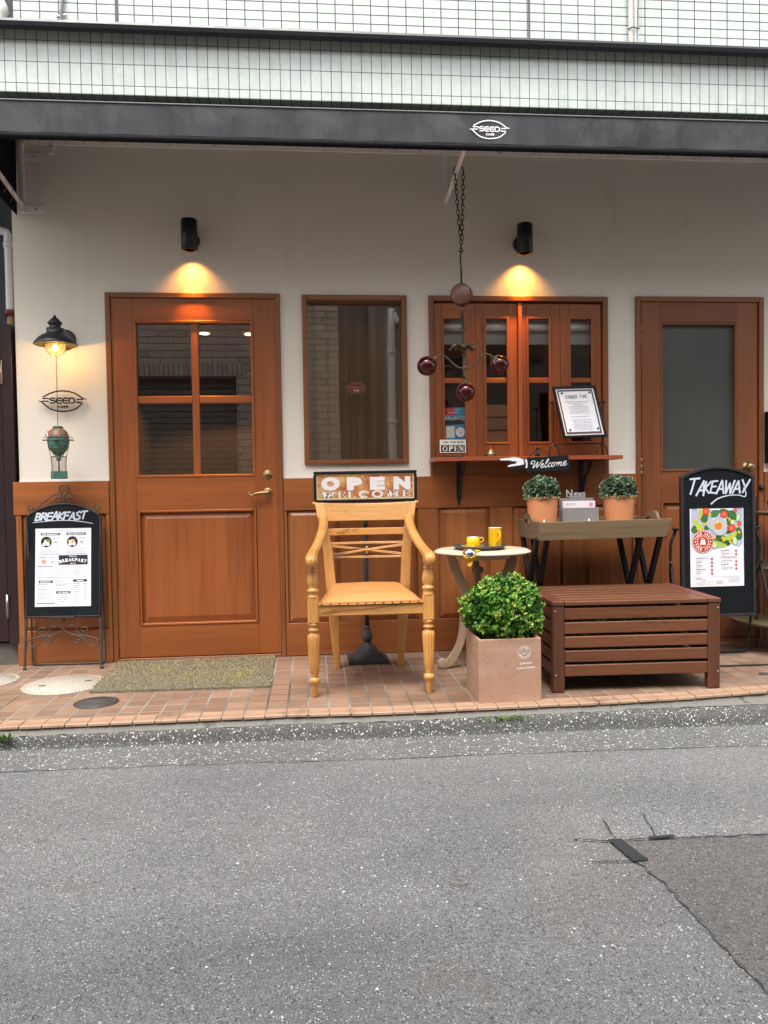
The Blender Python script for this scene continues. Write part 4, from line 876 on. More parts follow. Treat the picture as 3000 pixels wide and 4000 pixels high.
def spot_light(x):
    ld = bpy.data.lights.new('spot_lamp', 'SPOT'); ld.energy = SPOT_E; ld.color = (1, .42, .08); ld.spot_size = R_(112); ld.spot_blend = 1.0; ld.shadow_soft_size = .016
    l2 = bpy.data.lights.new('spot_lamp_core', 'SPOT'); l2.energy = 22; l2.color = (1, .36, .03); l2.spot_size = R_(46); l2.spot_blend = 1; l2.shadow_soft_size = .02; lc = bpy.data.objects.new('spot_lamp_core', l2); COL.objects.link(lc); lc.location = (x, -.088, 2.331); lc.rotation_euler = (Vector((0, -.10, 1))).to_track_quat('Z', 'Y').to_euler()
    lo = bpy.data.objects.new('spot_lamp', ld); COL.objects.link(lo); lo.location = (x, -.077, 2.331); lo.rotation_euler = (Vector((0, -.24, 1))).to_track_quat('Z', 'Y').to_euler()
SPOT_E = 4
s1 = spot_lamp(-.670, 'black cylinder wall spotlight above the glazed front door'); spot_light(-.670)
dup(s1, (1.255, 0, 2.338), 'black cylinder wall spotlight above the serving shutters'); spot_light(1.255)
for o_ in (s1,): o_['group'] = 'black spotlights on the cafe wall'
[o for o in COL.objects if o.name.startswith('wall_spotlight')][-1]['group'] = 'black spotlights on the cafe wall'
# barn lamp
bl = thing('barn_lamp', 'lit black dome wall lamp with caged glass globe', 'wall lamp', (-1.38, 0, 1.81)); cx, cy = -1.383, -.2
mb = MB(); mb.lathe([(.112, 1.788), (.1125, 1.793), (.103, 1.806), (.09, 1.822), (.07, 1.838), (.048, 1.849), (.045, 1.852), (.045, 1.874), (.0455, 1.876), (.03, 1.878), (.029, 1.892), (.036, 1.90), (.0385, 1.905), (.034, 1.913), (.026, 1.92), (.02, 1.928), (.010, 1.934), (.006, 1.936)], (cx, cy, 0), LAMPB, 40, close=False)
mb.lathe([(.108, 1.789), (.098, 1.803), (.085, 1.818), (.05, 1.838), (.0001, 1.842)], (cx, cy, 0), pm('lamp_inside', (.03, .028, .025), .5), 40, close=False); mb.sphere((cx, cy, 1.940), .009, LAMPB, 14); mb.build('shade', bl)
mb = MB(); mb.lathe([(.05, -.022), (.057, -.016), (.060, 0)], (cx-.008, 0, 1.852), LAMPB, 32, 'Y'); mb.build('wall_plate', bl)
mb = MB(); mb.tube([(cx-.008, -.015, 1.86), (cx-.008, -.06, 1.875), (cx-.004, -.12, 1.878), (cx, -.17, 1.866)], [.017, .017, .015, .013], LAMPB, 14, 6); mb.build('arm', bl)
t = NT('seeded_glass'); tr = t.N('BsdfTransparent'); tr.inputs[0].default_value = (1, .93, .76, 1); gl = t.N('BsdfGlossy'); gl.inputs['Roughness'].default_value = .05; df = t.N('BsdfTranslucent'); df.inputs[0].default_value = (1, .85, .5, 1)
fr = t.N('Fresnel'); b_ = t.N('Bump'); b_.inputs['Strength'].default_value = .8; b_.inputs['Distance'].default_value = .003; t.L(t.noise(t.map(), 130, 3), b_.inputs['Height']); t.L(b_.outputs[0], gl.inputs['Normal'])
m1_ = t.N('MixShader'); m1_.inputs[0].default_value = .05; t.L(tr.outputs[0], m1_.inputs[1]); t.L(df.outputs[0], m1_.inputs[2]); m2_ = t.N('MixShader'); t.L(t.math('ADD', fr.outputs[0], .05), m2_.inputs[0]); t.L(m1_.outputs[0], m2_.inputs[1]); t.L(gl.outputs[0], m2_.inputs[2]); t.L(m2_.outputs[0], t.out.inputs[0]); SEEDG = t.m
mb = MB(); mb.sphere((cx, cy, 1.790), .053, SEEDG, 28, lo=-90, hi=8, sz=1.12); mb.build('glass_globe', bl)
mb = MB(); CG = pm('cage_wire', (.06, .035, .02), .5, .5)
for k in range(4):
    a = k*PI/2+.35; mb.tube([(cx+.056*math.cos(a)*math.cos(R_(e)), cy+.056*math.sin(a)*math.cos(R_(e)), 1.790+.063*math.sin(R_(e))) for e in range(0, -91, -10)], .0016, CG, 6)
mb.tube([(cx+.056*math.cos(k*PI/12), cy+.056*math.sin(k*PI/12), 1.79) for k in range(24)], .0018, CG, 6, closed=True); mb.build('wire_cage', bl)
mb = MB(); mb.sphere((cx-.002, cy, 1.772), .0135, emis('bulb_glow', (1, .62, .18), 14), 14, sz=1.2); mb.lathe([(.013, 1.79), (.013, 1.83)], (cx-.002, cy, 0), BRASS, 12); mb.build('bulb', bl)
ld = bpy.data.lights.new('barn_bulb', 'POINT'); ld.energy = 2.9; ld.color = (1, .60, .22); ld.shadow_soft_size = .012; lo = bpy.data.objects.new('barn_bulb', ld); COL.objects.link(lo); lo.location = (cx, cy, 1.762)
# balloon ornament on its chain
def chain(mb, a, b, L, w, r, m, start=0, bow=0):
    a, b = Vector(a), Vector(b); d = b-a; n = max(1, round(d.length/(L*.78))); dn = d.normalized(); s1 = dn.cross(Vector((0, 1, 0))).normalized(); s2 = dn.cross(s1).normalized()
    for i in range(n):
        c = a+d*((i+.5)/n); sd_ = s1 if (i+start) % 2 == 0 else s2; pts = []
        for k in range(10):
            t = 2*PI*k/10; cc = math.cos(t); ss = math.sin(t); pts.append(c+dn*(cc*L/2)+sd_*(ss*w/2*(1 if abs(ss) < .5 else 1)))
        mb.tube(pts, r, m, 5, closed=True)
bo = thing('balloon_ornament', 'green patinated hot air balloon ornament hanging on a chain under the barn lamp', 'ornament', (-1.383, -.2, 1.06))
mb = MB(); chain(mb, (-1.381, -.2, 1.728), (-1.383, -.2, 1.350), .0085, .005, .0008, CG); mb.build('chain', bo)
bx, by = -1.383, -.2
mb = MB(); pr_ = [(.0001, 1.178), (.008, 1.180), (.018, 1.19), (.034, 1.207), (.047, 1.227), (.055, 1.252), (.0565, 1.272), (.056, 1.287)]; mb.lathe(pr_, (bx, by, 0), VERDI, 28, close=False); mb.lathe([(.056, 1.287), (.053, 1.303), (.044, 1.32), (.030, 1.333), (.022, 1.339)], (bx, by, 0), RUSTB, 28, close=False); mb.build('envelope', bo)
mb = MB(); mb.lathe([(.022, 1.337), (.028, 1.34), (.028, 1.345), (.016, 1.349), (.0001, 1.350)], (bx, by, 0), VERDI, 20); mb.build('cap', bo)
mb = MB()
for z, rr in ((1.287, .0585), (1.270, .059), (1.228, .049)): mb.tube([(bx+rr*math.cos(k*PI/14), by+rr*math.sin(k*PI/14), z) for k in range(28)], .0017, RUSTB, 6, closed=True)
for k in range(8):
    a = k*PI/4; b2 = a+PI/8; mb.tube([(bx+.058*math.cos(a), by+.058*math.sin(a), 1.268), (bx+.0505*math.cos(b2), by+.0505*math.sin(b2), 1.228), (bx+.058*math.cos(a+PI/4), by+.058*math.sin(a+PI/4), 1.268)], .0012, RUSTB, 5)
    mb.tube([(bx+.050*math.cos(b2), by+.050*math.sin(b2), 1.228), (bx+.026*math.cos(b2), by+.026*math.sin(b2), 1.196), (bx+.005*math.cos(b2), by+.005*math.sin(b2), 1.181)], .0012, RUSTB, 5)
    mb.tube([(bx+.056*math.cos(a), by+.056*math.sin(a), 1.29), (bx+.046*math.cos(a+.4), by+.046*math.sin(a+.4), 1.318), (bx+.026*math.cos(a+.8), by+.026*math.sin(a+.8), 1.336)], .0009, RUSTB, 5)
mb.build('netting', bo)
mb = MB()
for k in range(4): a = k*PI/2+.15; mb.box(bx+.065*math.cos(a)-.014, bx+.065*math.cos(a)+.014, by+.065*math.sin(a)-.008, by+.065*math.sin(a)+.008, 1.268, 1.275, RUSTB, .001); mb.tube([(bx+.06*math.cos(a), by+.06*math.sin(a), 1.29), (bx+.072*math.cos(a), by+.072*math.sin(a), 1.283), (bx+.072*math.cos(a), by+.072*math.sin(a), 1.29)], .0018, RUSTB, 6)
mb.build('bracket', bo)
mb = MB()
for k in range(6):
    a = k*PI/3+.2; chain(mb, (bx+.056*math.cos(a), by+.056*math.sin(a), 1.268), (bx+.040*math.cos(a), by+.040*math.sin(a), 1.182), .008, .004, .0008, RUSTB)
mb.tube([(bx+.041*math.cos(k*PI/10), by+.041*math.sin(k*PI/10), 1.181) for k in range(20)], .0018, RUSTB, 6, closed=True)
for k in range(16): a = k*PI/8; mb.tube([(bx+.040*math.cos(a), by+.040*math.sin(a), 1.181), (bx+.037*math.cos(a), by+.037*math.sin(a), 1.14), (bx+.038*math.cos(a), by+.038*math.sin(a), 1.10)], .0011, RUSTB, 5)
mb.build('rigging', bo)
mb = MB(); mb.lathe([(.0001, 1.158), (.012, 1.160), (.014, 1.172), (.008, 1.182)], (bx, by, 0), VERDI, 14); mb.lathe([(.0055, 1.10), (.0055, 1.162)], (bx, by, 0), RUSTB, 10); mb.build('burner', bo)
mb = MB(); T = mb.T; mb.T = Matrix.Translation((bx, by, 0)) @ Matrix.Rotation(.5, 4, 'Z')
for (x0, x1, y0, y1) in ((-.036, .036, -.036, -.033), (-.036, .036, .033, .036), (-.036, -.033, -.033, .033), (.033, .036, -.033, .033)): mb.box(x0, x1, y0, y1, 1.062, 1.102, VERDI)
mb.box(-.034, .034, -.034, .034, 1.060, 1.064, VERDI)
for s_ in (-1, 1):
    mb.tube([(-.036, s_*.037, 1.066), (-.012, s_*.037, 1.096), (.012, s_*.037, 1.066), (.036, s_*.037, 1.096)], .0011, RUSTB, 5); mb.tube([(s_*.037, -.036, 1.066), (s_*.037, -.0, 1.096), (s_*.037, .036, 1.066)], .0011, RUSTB, 5)
mb.T = T; mb.build('basket', bo)
mb = MB(); sh = Sheet(mb, (bx-.036, by-.062, 1.30), (1, -.35, .15), (-.2, .3, 1), .0005); sh.rect(-.014, -.012, -.004, .002, flat('5c7ca0')); sh.rect(-.004, -.012, .004, .002, flat('e8e4dc')); sh.rect(.004, -.012, .012, .002, flat('b03028')); sh.rect(.002, .006, .014, .018, flat('c04a3a')); mb.build('pennant', bo)
# round emblem on the plaster
mb = MB(); EM = pm('emblem_metal', (.022, .012, .015), .4, .5, bump=0); sh = Sheet(mb, (-1.406, -.034, 1.505)); seed_logo(sh, 0, 0, .262, EM, 0, thick=.004, pen=.030)
for (x, z) in ((-1.40, 1.558), (-1.40, 1.448), (-1.49, 1.50), (-1.32, 1.50), (-1.42, 1.485)): mb.tube([(x, -.03, z), (x, 0, z)], .0012, EM, 6)
tag(mb.build('wall_emblem', None, (-1.406, 0, 1.505)), 'dark metal eye-shaped emblem standing off the plaster below the barn lamp', 'sign')

# ------------------------------------------------------------------ breakfast easel (left)
ea = thing('menu_easel', 'black arched chalkboard easel headed BREAKFAST left of the front door', 'chalkboard', (-1.407, -.12, 0))
O_ = Vector((-1.409, -.145, 0)); ux = Vector((1, -.07, 0)).normalized(); uz = Vector((0, .105, 1)).normalized(); nn = ux.cross(uz).normalized()
def EP(u, v, w=0): return O_+ux*u+uz*v+nn*w
def plate(mb, pts, w0, w1, m, P=EP):
    n = len(pts); vs = [P(a, b, w0) for a, b in pts]+[P(a, b, w1) for a, b in pts]; mb.add(vs, [tuple(range(n)), tuple(range(2*n-1, n-1, -1))]+[(i, i+n, (i+1) % n+n, (i+1) % n) for i in range(n)], m)
def arch(hw, v0, vs_, vt, n=18):
    out = [(-hw, v0), (hw, v0), (hw, vs_)]
    for i in range(1, n): a = i/n; out.append((hw-2*hw*a, vs_+(vt-vs_)*math.sin(PI*a)**.8*1.0))
    return out+[(-hw, vs_)]
mb = MB(); plate(mb, arch(.202, .297, .85, .918), 0, .008, CHALK); mb.build('board', ea)
mb = MB(); fr_ = arch(.206, .292, .852, .924); mb.tube([EP(a, b, .007) for a, b in fr_], .0065, BLACK, 8, closed=True); mb.build('board_frame', ea)
mb = MB()
for s_ in (-1, 1):
    mb.tube([EP(s_*.206, .86), EP(s_*.207, .3), EP(s_*.213, .015)], .0075, WIRE, 8)
    f_ = EP(s_*.213, .0); mb.lathe([(.011, 0), (.012, .006), (.008, .016), (.006, .02)], (f_.x, f_.y, 0), WIRE, 12); mb.cut()
mb.tube([EP(-.206, .292, .004), EP(.206, .292, .004)], .006, WIRE, 8); build_split(mb, 'front_leg', ea)
mb = MB(); mb.tube([(-1.605, -.085, .85), (-1.606, -.05, .3), (-1.612, -.035, .045), (-1.600, -.034, .012), (-1.57, -.036, .008), (-1.24, -.05, .008), (-1.215, -.05, .012), (-1.203, -.052, .045), (-1.20, -.065, .3), (-1.20, -.10, .85)], .0055, WIRE, 8, 3); mb.build('rear_leg', ea)
mb = MB(); mb.box(-.07, .07, -.028, 0, .287, .297, WIRE); 
mb.v = [EP(p.x, p.z, -p.y) for p in mb.v]; mb.build('chalk_tray', ea)
def spiral(c, r0, turns, a0, dirn, n=20, r1=.15):
    return [(c[0]+(r0*(1-(1-r1)*i/n))*math.cos(a0+dirn*2*PI*turns*i/n), c[1]+(r0*(1-(1-r1)*i/n))*math.sin(a0+dirn*2*PI*turns*i/n)) for i in range(n+1)]
def px(x, y): return ((x-630)*.000588*1.0, .922-(y-280)*.000601)      # from crop grid to board plane
mb = MB()
def wire(pts, r=.0035, sm=6):
    mb.tube([EP(a, b, .004) for a, b in pts], r, WIRE, 7, sm)
wire([px(622, 262), px(628, 215), px(650, 180), px(672, 150), px(678, 120), px(655, 100), px(630, 98), px(603, 102), px(588, 125), px(592, 155), px(612, 185), px(626, 205)], .0045)
for s_ in (-1, 1):
    g = lambda x, y: (s_*px(x, y)[0], px(x, y)[1])
    wire([g(626, 205), g(645, 182), g(680, 176), g(720, 188), g(800, 240), g(880, 310), g(925, 348), g(955, 348), g(972, 320), g(965, 292), g(940, 284), g(922, 300), g(925, 322), g(945, 328)])
    wire([g(628, 225), g(635, 262), g(665, 273), g(700, 262), g(712, 232), g(695, 212), g(668, 214), g(655, 235), g(668, 250), g(685, 245)])
mb.build('top_scroll', ea)
mb = MB()
for s_ in (-1, 1):
    g = lambda x, y: (s_*((x-590)*.000594), .288-(y-1335)*.000598)
    wire([g(590, 1400), g(600, 1450), g(660, 1490), g(745, 1505), g(850, 1520), g(915, 1550), g(925, 1585), g(880, 1605), g(830, 1590), g(770, 1530), g(722, 1512), g(695, 1535), g(698, 1568), g(722, 1578), g(742, 1562), g(738, 1545), g(722, 1545)])
    wire([g(590, 1400), g(580, 1360), g(600, 1340), g(650, 1338), g(690, 1350), g(705, 1385), g(690, 1410), g(660, 1418), g(645, 1405), g(655, 1385)])
    wire([g(700, 1380), g(710, 1440), g(745, 1495), g(785, 1500), g(815, 1475), g(815, 1440), g(790, 1428), g(765, 1440), g(768, 1462), g(785, 1468)])
mb.build('lower_scroll', ea)
CHK = pm('chalk_paint', hexc('c3ccd6'), .6, var=.25, vs=60, bump=0)
mb = MB(); sh = Sheet(mb, EP(0, 0, .0082), ux, uz, .0004)
hand(sh, 'BREAKFAST', -.160, .834, .285, .043, .0095, CHK, 0, gap=.02, slant=.25, jit=.06, seed=4, rise=.01)
sh.line([(-.172, .821), (-.05, .831), (.06, .829), (.165, .812)], [.003, .004, .005, .003], CHK, 1, smooth=6); mb.build('chalk_lettering', ea)
# menu sheet
mb = MB(); mw, mh = .1555, .219; sh = Sheet(mb, EP(.0, .568, .0095), ux, uz, .0003)
vs = [sh.P(-mw, -mh, 0), sh.P(mw, -mh, 0), sh.P(mw, mh, 0), sh.P(-mw, mh, 0)]; mb.add(vs, [(0, 1, 2, 3)], PAPER)
NAVY = flat('161a2e'); INK = flat('35363f'); LG = flat('9a9ba6'); WH = flat('f4f4f8')
def M(x, y): return ((x-725)/1245*2*mw, mh-(y-132)/1690*2*mh)
def mr(x0, y0, x1, y1, m, l=1): a, b = M(x0, y1), M(x1, y0); sh.rect(a[0], a[1], b[0], b[1], m, l)
def mt(s_, xc, yb, h, m, l=2, w=None, bold=.02, al='C'): a = M(xc, yb); sh.text(s_, a[0], a[1], h/1690*2*mh, m, l, w=w/1245*2*mw if w else None, bold=bold, align=al)
def ms(x0, x1, y, h, m, l=1): a, b = M(x0, y), M(x1, y); sh.scribble(a[0], b[0], a[1], h/1690*2*mh, m, l, int(y))
mr(225, 232, 655, 282, NAVY); mt('SEED BREAKFAST A', 440, 271, 26, WH, w=370, bold=.05); mr(797, 230, 1228, 282, NAVY); mt('SEED BREAKFAST B', 1012, 271, 26, WH, w=370, bold=.05)
ms(500, 905, 182, 10, LG); ms(465, 945, 203, 10, LG)
rn = random.Random(2)
for (cx_, kind) in ((347, 0), (928, 1)):
    c_ = M(cx_, 425); sh.disc(*c_, 122/1245*2*mw, flat('14151b'), 1)
    cols = (['7a9a4a', '5f8a35', 'd5a857', 'e8ddc8', 'f3ece0', 'c98a80'], ['f0b64c', 'e89a70', 'e8b0a0', 'f2e4d8', 'f0c060', 'd9805f'])[kind]
    for i in range(16): a = rn.uniform(0, 6.3); rr = rn.uniform(0, 70); q = M(cx_+rr*math.cos(a), 415+rr*math.sin(a)*.9); sh.disc(*q, rn.uniform(14, 34)/1245*2*mw, flat(cols[i % 6]), 2+i*.3, 9, wob=.2)
    for dx in (-45, 40): q = M(cx_+dx, 475); sh.disc(*q, 40/1245*2*mw, flat('f5ece6'), 8, 14, wob=.1); q = M(cx_+dx, 475); sh.disc(*q, 12/1245*2*mw, flat('c98f80'), 9, 10)
    x_ = cx_+215; mt('¥1280 ¥980'[:5], x_-35, 358, 17, INK, bold=.04); ms(x_+15, x_+80, 358, 16, INK)
    q = M(x_-5, 470); sh.disc(*q, 48/1245*2*mw, flat('b9b9bf'), 1, ry=.004); sh.disc(q[0], q[1]+.005, 34/1245*2*mw, flat('e3e3e6'), 2, ry=.0075); sh.disc(q[0], q[1]+.010, 33/1245*2*mw, flat('1b1b1f'), 3, ry=.0028)
for k, y in enumerate((582, 612, 640, 662, 688)): ms(210 if k else 345, 632, y, 13, LG); ms(790, 1235-60*(k % 2), y+4, 13, LG)
mr(175, 697, 1275, 702, INK); mr(625, 718, 1273, 925, NAVY); mt('SINCE 2012', 945, 752, 20, WH, w=160, bold=.04); mt('Menu', 945, 902, 16, WH, w=120, bold=.04)
a = M(945, 1808); R0 = 958/1690*2*mh
sh.arctext('BREAKFAST', a[0], a[1], R0*1.0, .0180, WH, 3, 90, 3.9, bold=.04, wch=.0142)
sh.line([(M(690, 900)[0], M(690, 900)[1]), (M(945, 850)[0], M(945, 850)[1]), (M(1200, 900)[0], M(1200, 900)[1])], .0008, flat('c08a60'), 3, smooth=8)
mt('WAFFLES', 265, 765, 20, INK, w=180, bold=.03); ms(415, 550, 765, 17, INK); q = M(295, 850); sh.disc(*q, 73/1245*2*mw, flat('c9cbd6'), 1); sh.disc(q[0], q[1], 44/1245*2*mw, flat('e6a268'), 2, 12, wob=.12); sh.disc(q[0]+.002, q[1], 20/1245*2*mw, flat('e07a3c'), 3, 9, wob=.2)
q = M(485, 880); sh.disc(*q, 42/1245*2*mw, flat('c4c4ca'), 1, ry=.0035); sh.disc(q[0], q[1]+.007, 26/1245*2*mw, flat('1b1b1f'), 2, ry=.002); ms(435, 545, 800, 9, LG); ms(380, 580, 918, 9, LG)
mt('MAKE YOUR OWN', 325, 965, 21, INK, w=325, bold=.05); ms(210, 425, 990, 10, LG); mt('MON-SAT  ·  8AM - 11AM', 930, 970, 18, LG, w=430, bold=.02); mr(160, 994, 1262, 997, LG)
for k in range(5):
    y = 1035+26*k; ms(160, 330-20*(k % 3), y, 12, LG); ms(478, 515, y, 12, LG); ms(568, 720+30*(k % 4), y, 12, LG); ms(868, 908, y, 12, LG)
for k in range(6): y = 1024+26*k; ms(948, 1180-30*(k % 3), y, 12, LG); ms(1212, 1250, y, 12, LG)
mr(155, 1192, 1262, 1198, NAVY); ms(285, 760, 1240, 13, LG); mr(186, 1260, 497, 1312, NAVY); mt('BREAKFAST', 341, 1300, 26, WH, w=235, bold=.05); mr(950, 1243, 1260, 1295, NAVY); mt('DRINKS', 1105, 1283, 26, WH, w=155, bold=.05); mr(575, 1493, 888, 1545, NAVY); mt('SET DRINKS', 732, 1533, 26, WH, w=235, bold=.05)
for k, y in enumerate((1345, 1460, 1555, 1655)): ms(160, 400-40*(k % 2), y, 15, INK); ms(440, 518, y, 13, LG); ms(175, 300, y+20, 9, LG); ms(160, 505, y+48, 10, LG); ms(160, 480, y+64, 10, LG)
for k, y in enumerate((1280, 1370)): ms(555, 740+60*k, y, 15, INK); ms(850, 920, y, 13, LG); ms(575, 690, y+20, 9, LG); ms(553, 915, y+48, 10, LG); ms(553, 900, y+64, 10, LG)
for k, y in enumerate((1600, 1640, 1678, 1718)): ms(620+12*k, 845-18*k, y, 13, INK)
for k in range(10): y = 1343+44*k; ms(945, 1120-20*(k % 3), y, 15, INK); ms(1190, 1255, y, 14, INK)
mr(148, 1737, 555, 1768, flat('8e8fa8')); mb.build('menu_sheet', ea)

# ------------------------------------------------------------------ take-away board (right)
tb = thing('swing_chalkboard', 'tall arched chalkboard headed TAKE AWAY on an iron stand at right', 'chalkboard', (2.24, -.4, 0))
O2_ = Vector((2.2425, -.458, 0)); u2 = Vector((1, 0, 0)); w2 = Vector((0, .02, 1)).normalized(); n2 = u2.cross(w2)
def TP(u, v, w=0): return O2_+u2*u+w2*v+n2*w
mb = MB(); plate(mb, arch(.203, .246, 1.012, 1.066), 0, .008, CHALK, TP); mb.build('board', tb)
mb = MB(); A1 = arch(.2155, .237, 1.02, 1.078); A2 = arch(.200, .252, 1.008, 1.062); n = len(A1)
vs = [TP(a, b, .016) for a, b in A1]+[TP(a, b, .016) for a, b in A2]+[TP(a, b, -.01) for a, b in A1]+[TP(a, b, .007) for a, b in A2]; fs = []
for i in range(n): j = (i+1) % n; fs += [(i, j, n+j, n+i), (i, j, 2*n+j, 2*n+i), (n+i, n+j, 3*n+j, 3*n+i)]
fs.append(tuple(range(2*n, 3*n))); mb.add(vs, fs, pm('worn_black_frame', (.022, .018, .018), .5, bump=.3, bs=60, dirt=((.3, .28, .25), 22, .70))); mb.build('board_frame', tb, bevel=.002)
mb = MB()
for s_ in (-1, 1):
    mb.tube([TP(s_*.216, .728, -.01), TP(s_*.248, .73, -.005)], .0045, BLACK, 8); q = TP(s_*.25, .732, -.005); mb.sphere(q, .0105, BLACK, 14); mb.sphere(TP(s_*.228, .73, -.008), .0085, BLACK, 12); mb.cut()
build_split(mb, 'pivot_knob', tb)
for s_ in (-1, 1):
    mb = MB(); mb.tube([TP(s_*.232, .735, -.015), TP(s_*.240, .70, -.02), TP(s_*.256, .665, -.02), TP(s_*.262, .62, -.02), TP(s_*.262, .54, -.02), TP(s_*.272, .30, 0.05), TP(s_*.285, .012, .11)], .0085, BLACK, 10, 5)
    mb.tube([TP(s_*.268, .545, .0), TP(s_*.262, .50, -.03), TP(s_*.24, .30, -.06), (2.2425+s_*.235, -.345, .045), (2.2425+s_*.21, -.338, .012), (2.2425+s_*.15, -.338, .008), (2.2425, -.338, .008)], .0075, BLACK, 10, 5); mb.build('leg', tb)
mb = MB(); chain(mb, TP(.18, .30, -.12), TP(.24, .265, -.12), .014, .008, .0014, BLACK); chain(mb, TP(.24, .265, -.12), TP(.29, .29, -.1), .014, .008, .0014, BLACK); mb.build('chain', tb)
mb = MB(); sh = Sheet(mb, TP(0, 0, .0083), u2, w2, .0004)
hand(sh, 'TA', -.182, .918, .10, .085, .0105, CHK, 0, gap=.05, slant=.3, jit=.05, seed=2, widths={'T': 1.3}); hand(sh, 'KE', -.083, .925, .072, .065, .0095, CHK, 3, gap=.08, slant=.25, jit=.05, seed=5)
hand(sh, 'AWAY', -.008, .925, .185, .07, .0105, CHK, 0, gap=.02, slant=.22, jit=.05, seed=8, widths={'A': .95, 'W': 1.1}, rise=.02)
sh.line([(.150, .955), (.165, .93), (.160, .905), (.120, .914), (.06, .912), (.0, .895), (-.04, .865)], [.004, .006, .006, .005, .006, .008, .009], CHK, 2, smooth=7); mb.build('chalk_lettering', tb)
mb = MB(); pw, ph = .156, .2175; sh = Sheet(mb, TP(-.0075, .6235, .0105), u2, w2, .00028)
mb.add([sh.P(-pw, -ph, 0), sh.P(pw, -ph, 0), sh.P(pw, ph, 0), sh.P(-pw, ph, 0)], [(0, 1, 2, 3)], PAPER)
def Q(x, y): return ((x-785)/1310*2*pw, ph-(y-105)/1925*2*ph)
K = 2*pw/1310
def blob(x, y, rx, ry, a, col_, l, n=16, wob=0): q = Q(x, y); sh.disc(q[0], q[1], rx*K, flat(col_), l, n, ry=ry*K, a=R_(a), wob=wob)
sh.poly([Q(165, 140), Q(1425, 135), Q(1412, 980), Q(1330, 1075), Q(1140, 990), Q(1030, 1010), Q(820, 1100), Q(640, 1120), Q(165, 1000)], flat('b4b5cf'), 1)
def leaf(x, y, L, W, a, c1='2f6b33', l=2):
    q = Q(x, y); ca, sa = math.cos(R_(a)), math.sin(R_(a)); pts = []
    for k in range(18): t_ = k/18*2*PI; u_ = L*math.cos(t_); v_ = W*math.sin(t_)*(1-.25*math.cos(t_)); pts.append((q[0]+K*(u_*ca-v_*sa), q[1]+K*(u_*sa+v_*ca)))
    sh.poly(pts, flat(c1), l)
    sh.line([(q[0]-K*L*.9*ca, q[1]-K*L*.9*sa), (q[0]+K*L*.8*ca, q[1]+K*L*.8*sa)], .0007, flat('7aa860'), l+.4)
    for s in (-.4, 0, .4):
        for d in (-1, 1): sh.line([(q[0]+K*L*s*ca, q[1]+K*L*s*sa), (q[0]+K*(L*(s+.3)*ca-d*W*.6*sa), q[1]+K*(L*(s+.3)*sa+d*W*.6*ca))], .0004, flat('5c9150'), l+.4)
for a_ in ((250, 600, 110, 80, 60), (490, 320, 130, 85, 75), (740, 230, 120, 85, 30), (850, 850, 150, 85, 10), (1170, 290, 140, 100, -40), (1320, 720, 170, 85, 95), (1090, 870, 150, 90, 60), (760, 950, 130, 80, -20), (960, 180, 120, 60, 0), (560, 560, 100, 55, 30), (1090, 640, 120, 80, 20), (1000, 960, 110, 60, -30), (1090, 420, 110, 80, 40)): leaf(*a_, c1=rn.choice(['2f6b33', '3a7a3a', '285c30']))
for a_ in ((1310, 330, 50, 105, -10), (1220, 910, 60, 110, 5), (1170, 450, 60, 70, 0), (720, 1000, 70, 90, 20)): blob(*a_, '35683a', 5); blob(a_[0], a_[1], a_[2]*.85, a_[3]*.88, a_[4], 'c9dba0', 5.5)
for (x, y, L, a, c_) in ((340, 470, 165, -48, 'b8c93a'), (370, 220, 120, 85, 'a9c038'), (1110, 770, 180, 25, 'b5c24a'), (870, 960, 160, -22, '9fc043')):
    q = Q(x, y); pts = []
    for k in range(20): t_ = k/20*2*PI; u_ = L*math.cos(t_); v_ = L*.34*math.sin(t_)+L*.22*(1-(u_/L)**2)*(-1); ca, sa = math.cos(R_(a)), math.sin(R_(a)); pts.append((q[0]+K*(u_*ca-v_*sa), q[1]+K*(u_*sa+v_*ca)))
    sh.poly(pts, flat(c_), 6); sh.line(pts[11:19], .0014, flat('dfe38a'), 6.5, smooth=2)
for (x, y, r_) in ((960, 250, 90), (520, 170, 90), (1145, 595, 98), (1335, 480, 52), (1235, 165, 45)): blob(x, y, r_, r_*.95, 0, 'b8261f', 7, 20, .03); blob(x, y, r_*.86, r_*.82, 0, 'd9452f', 7.4, 20, .03); blob(x, y, r_*.5, r_*.45, 20, 'e8784a', 7.8, 9, .2)
for (x, y) in ((615, 250), (318, 600), (375, 620), (485, 485), (728, 822), (925, 835), (948, 890), (1110, 940), (1325, 700), (1280, 560), (360, 320), (1095, 375)): blob(x, y, 30, 40, x % 90, 'efb81c', 8, 10, .08)
pts = [Q(*p) for p in ((540, 480), (560, 400), (640, 345), (760, 320), (900, 330), (985, 370), (1030, 460), (1025, 560), (1035, 640), (985, 720), (900, 770), (800, 765), (720, 720), (680, 660), (600, 590), (545, 540))]
sh.poly([tuple(p.xy) for p in cr_smooth(pts+[pts[0]], 4)][:-1], flat('b9bdbd'), 9); blob(815, 530, 98, 102, 0, 'e9b48e', 9.5, 26); blob(815, 530, 92, 97, 0, 'd9822b', 10, 26)
for (x, y, L, a) in ((795, 450, 50, 30), (695, 358, 40, 5), (985, 390, 45, -55), (790, 655, 40, -10)): blob(x, y, L, 9, a, 'f4f2ec', 10.5, 10)
RED = 'b5302a'; q = Q(437, 915)
for r_, c_, l_ in ((262, 'c96a5a', 11), (256, 'f0d8c8', 11.4), (242, RED, 11.8), (142, 'f0c8b4', 12.2), (126, RED, 12.6)): sh.disc(q[0], q[1], r_*K, flat(c_), l_, 40)
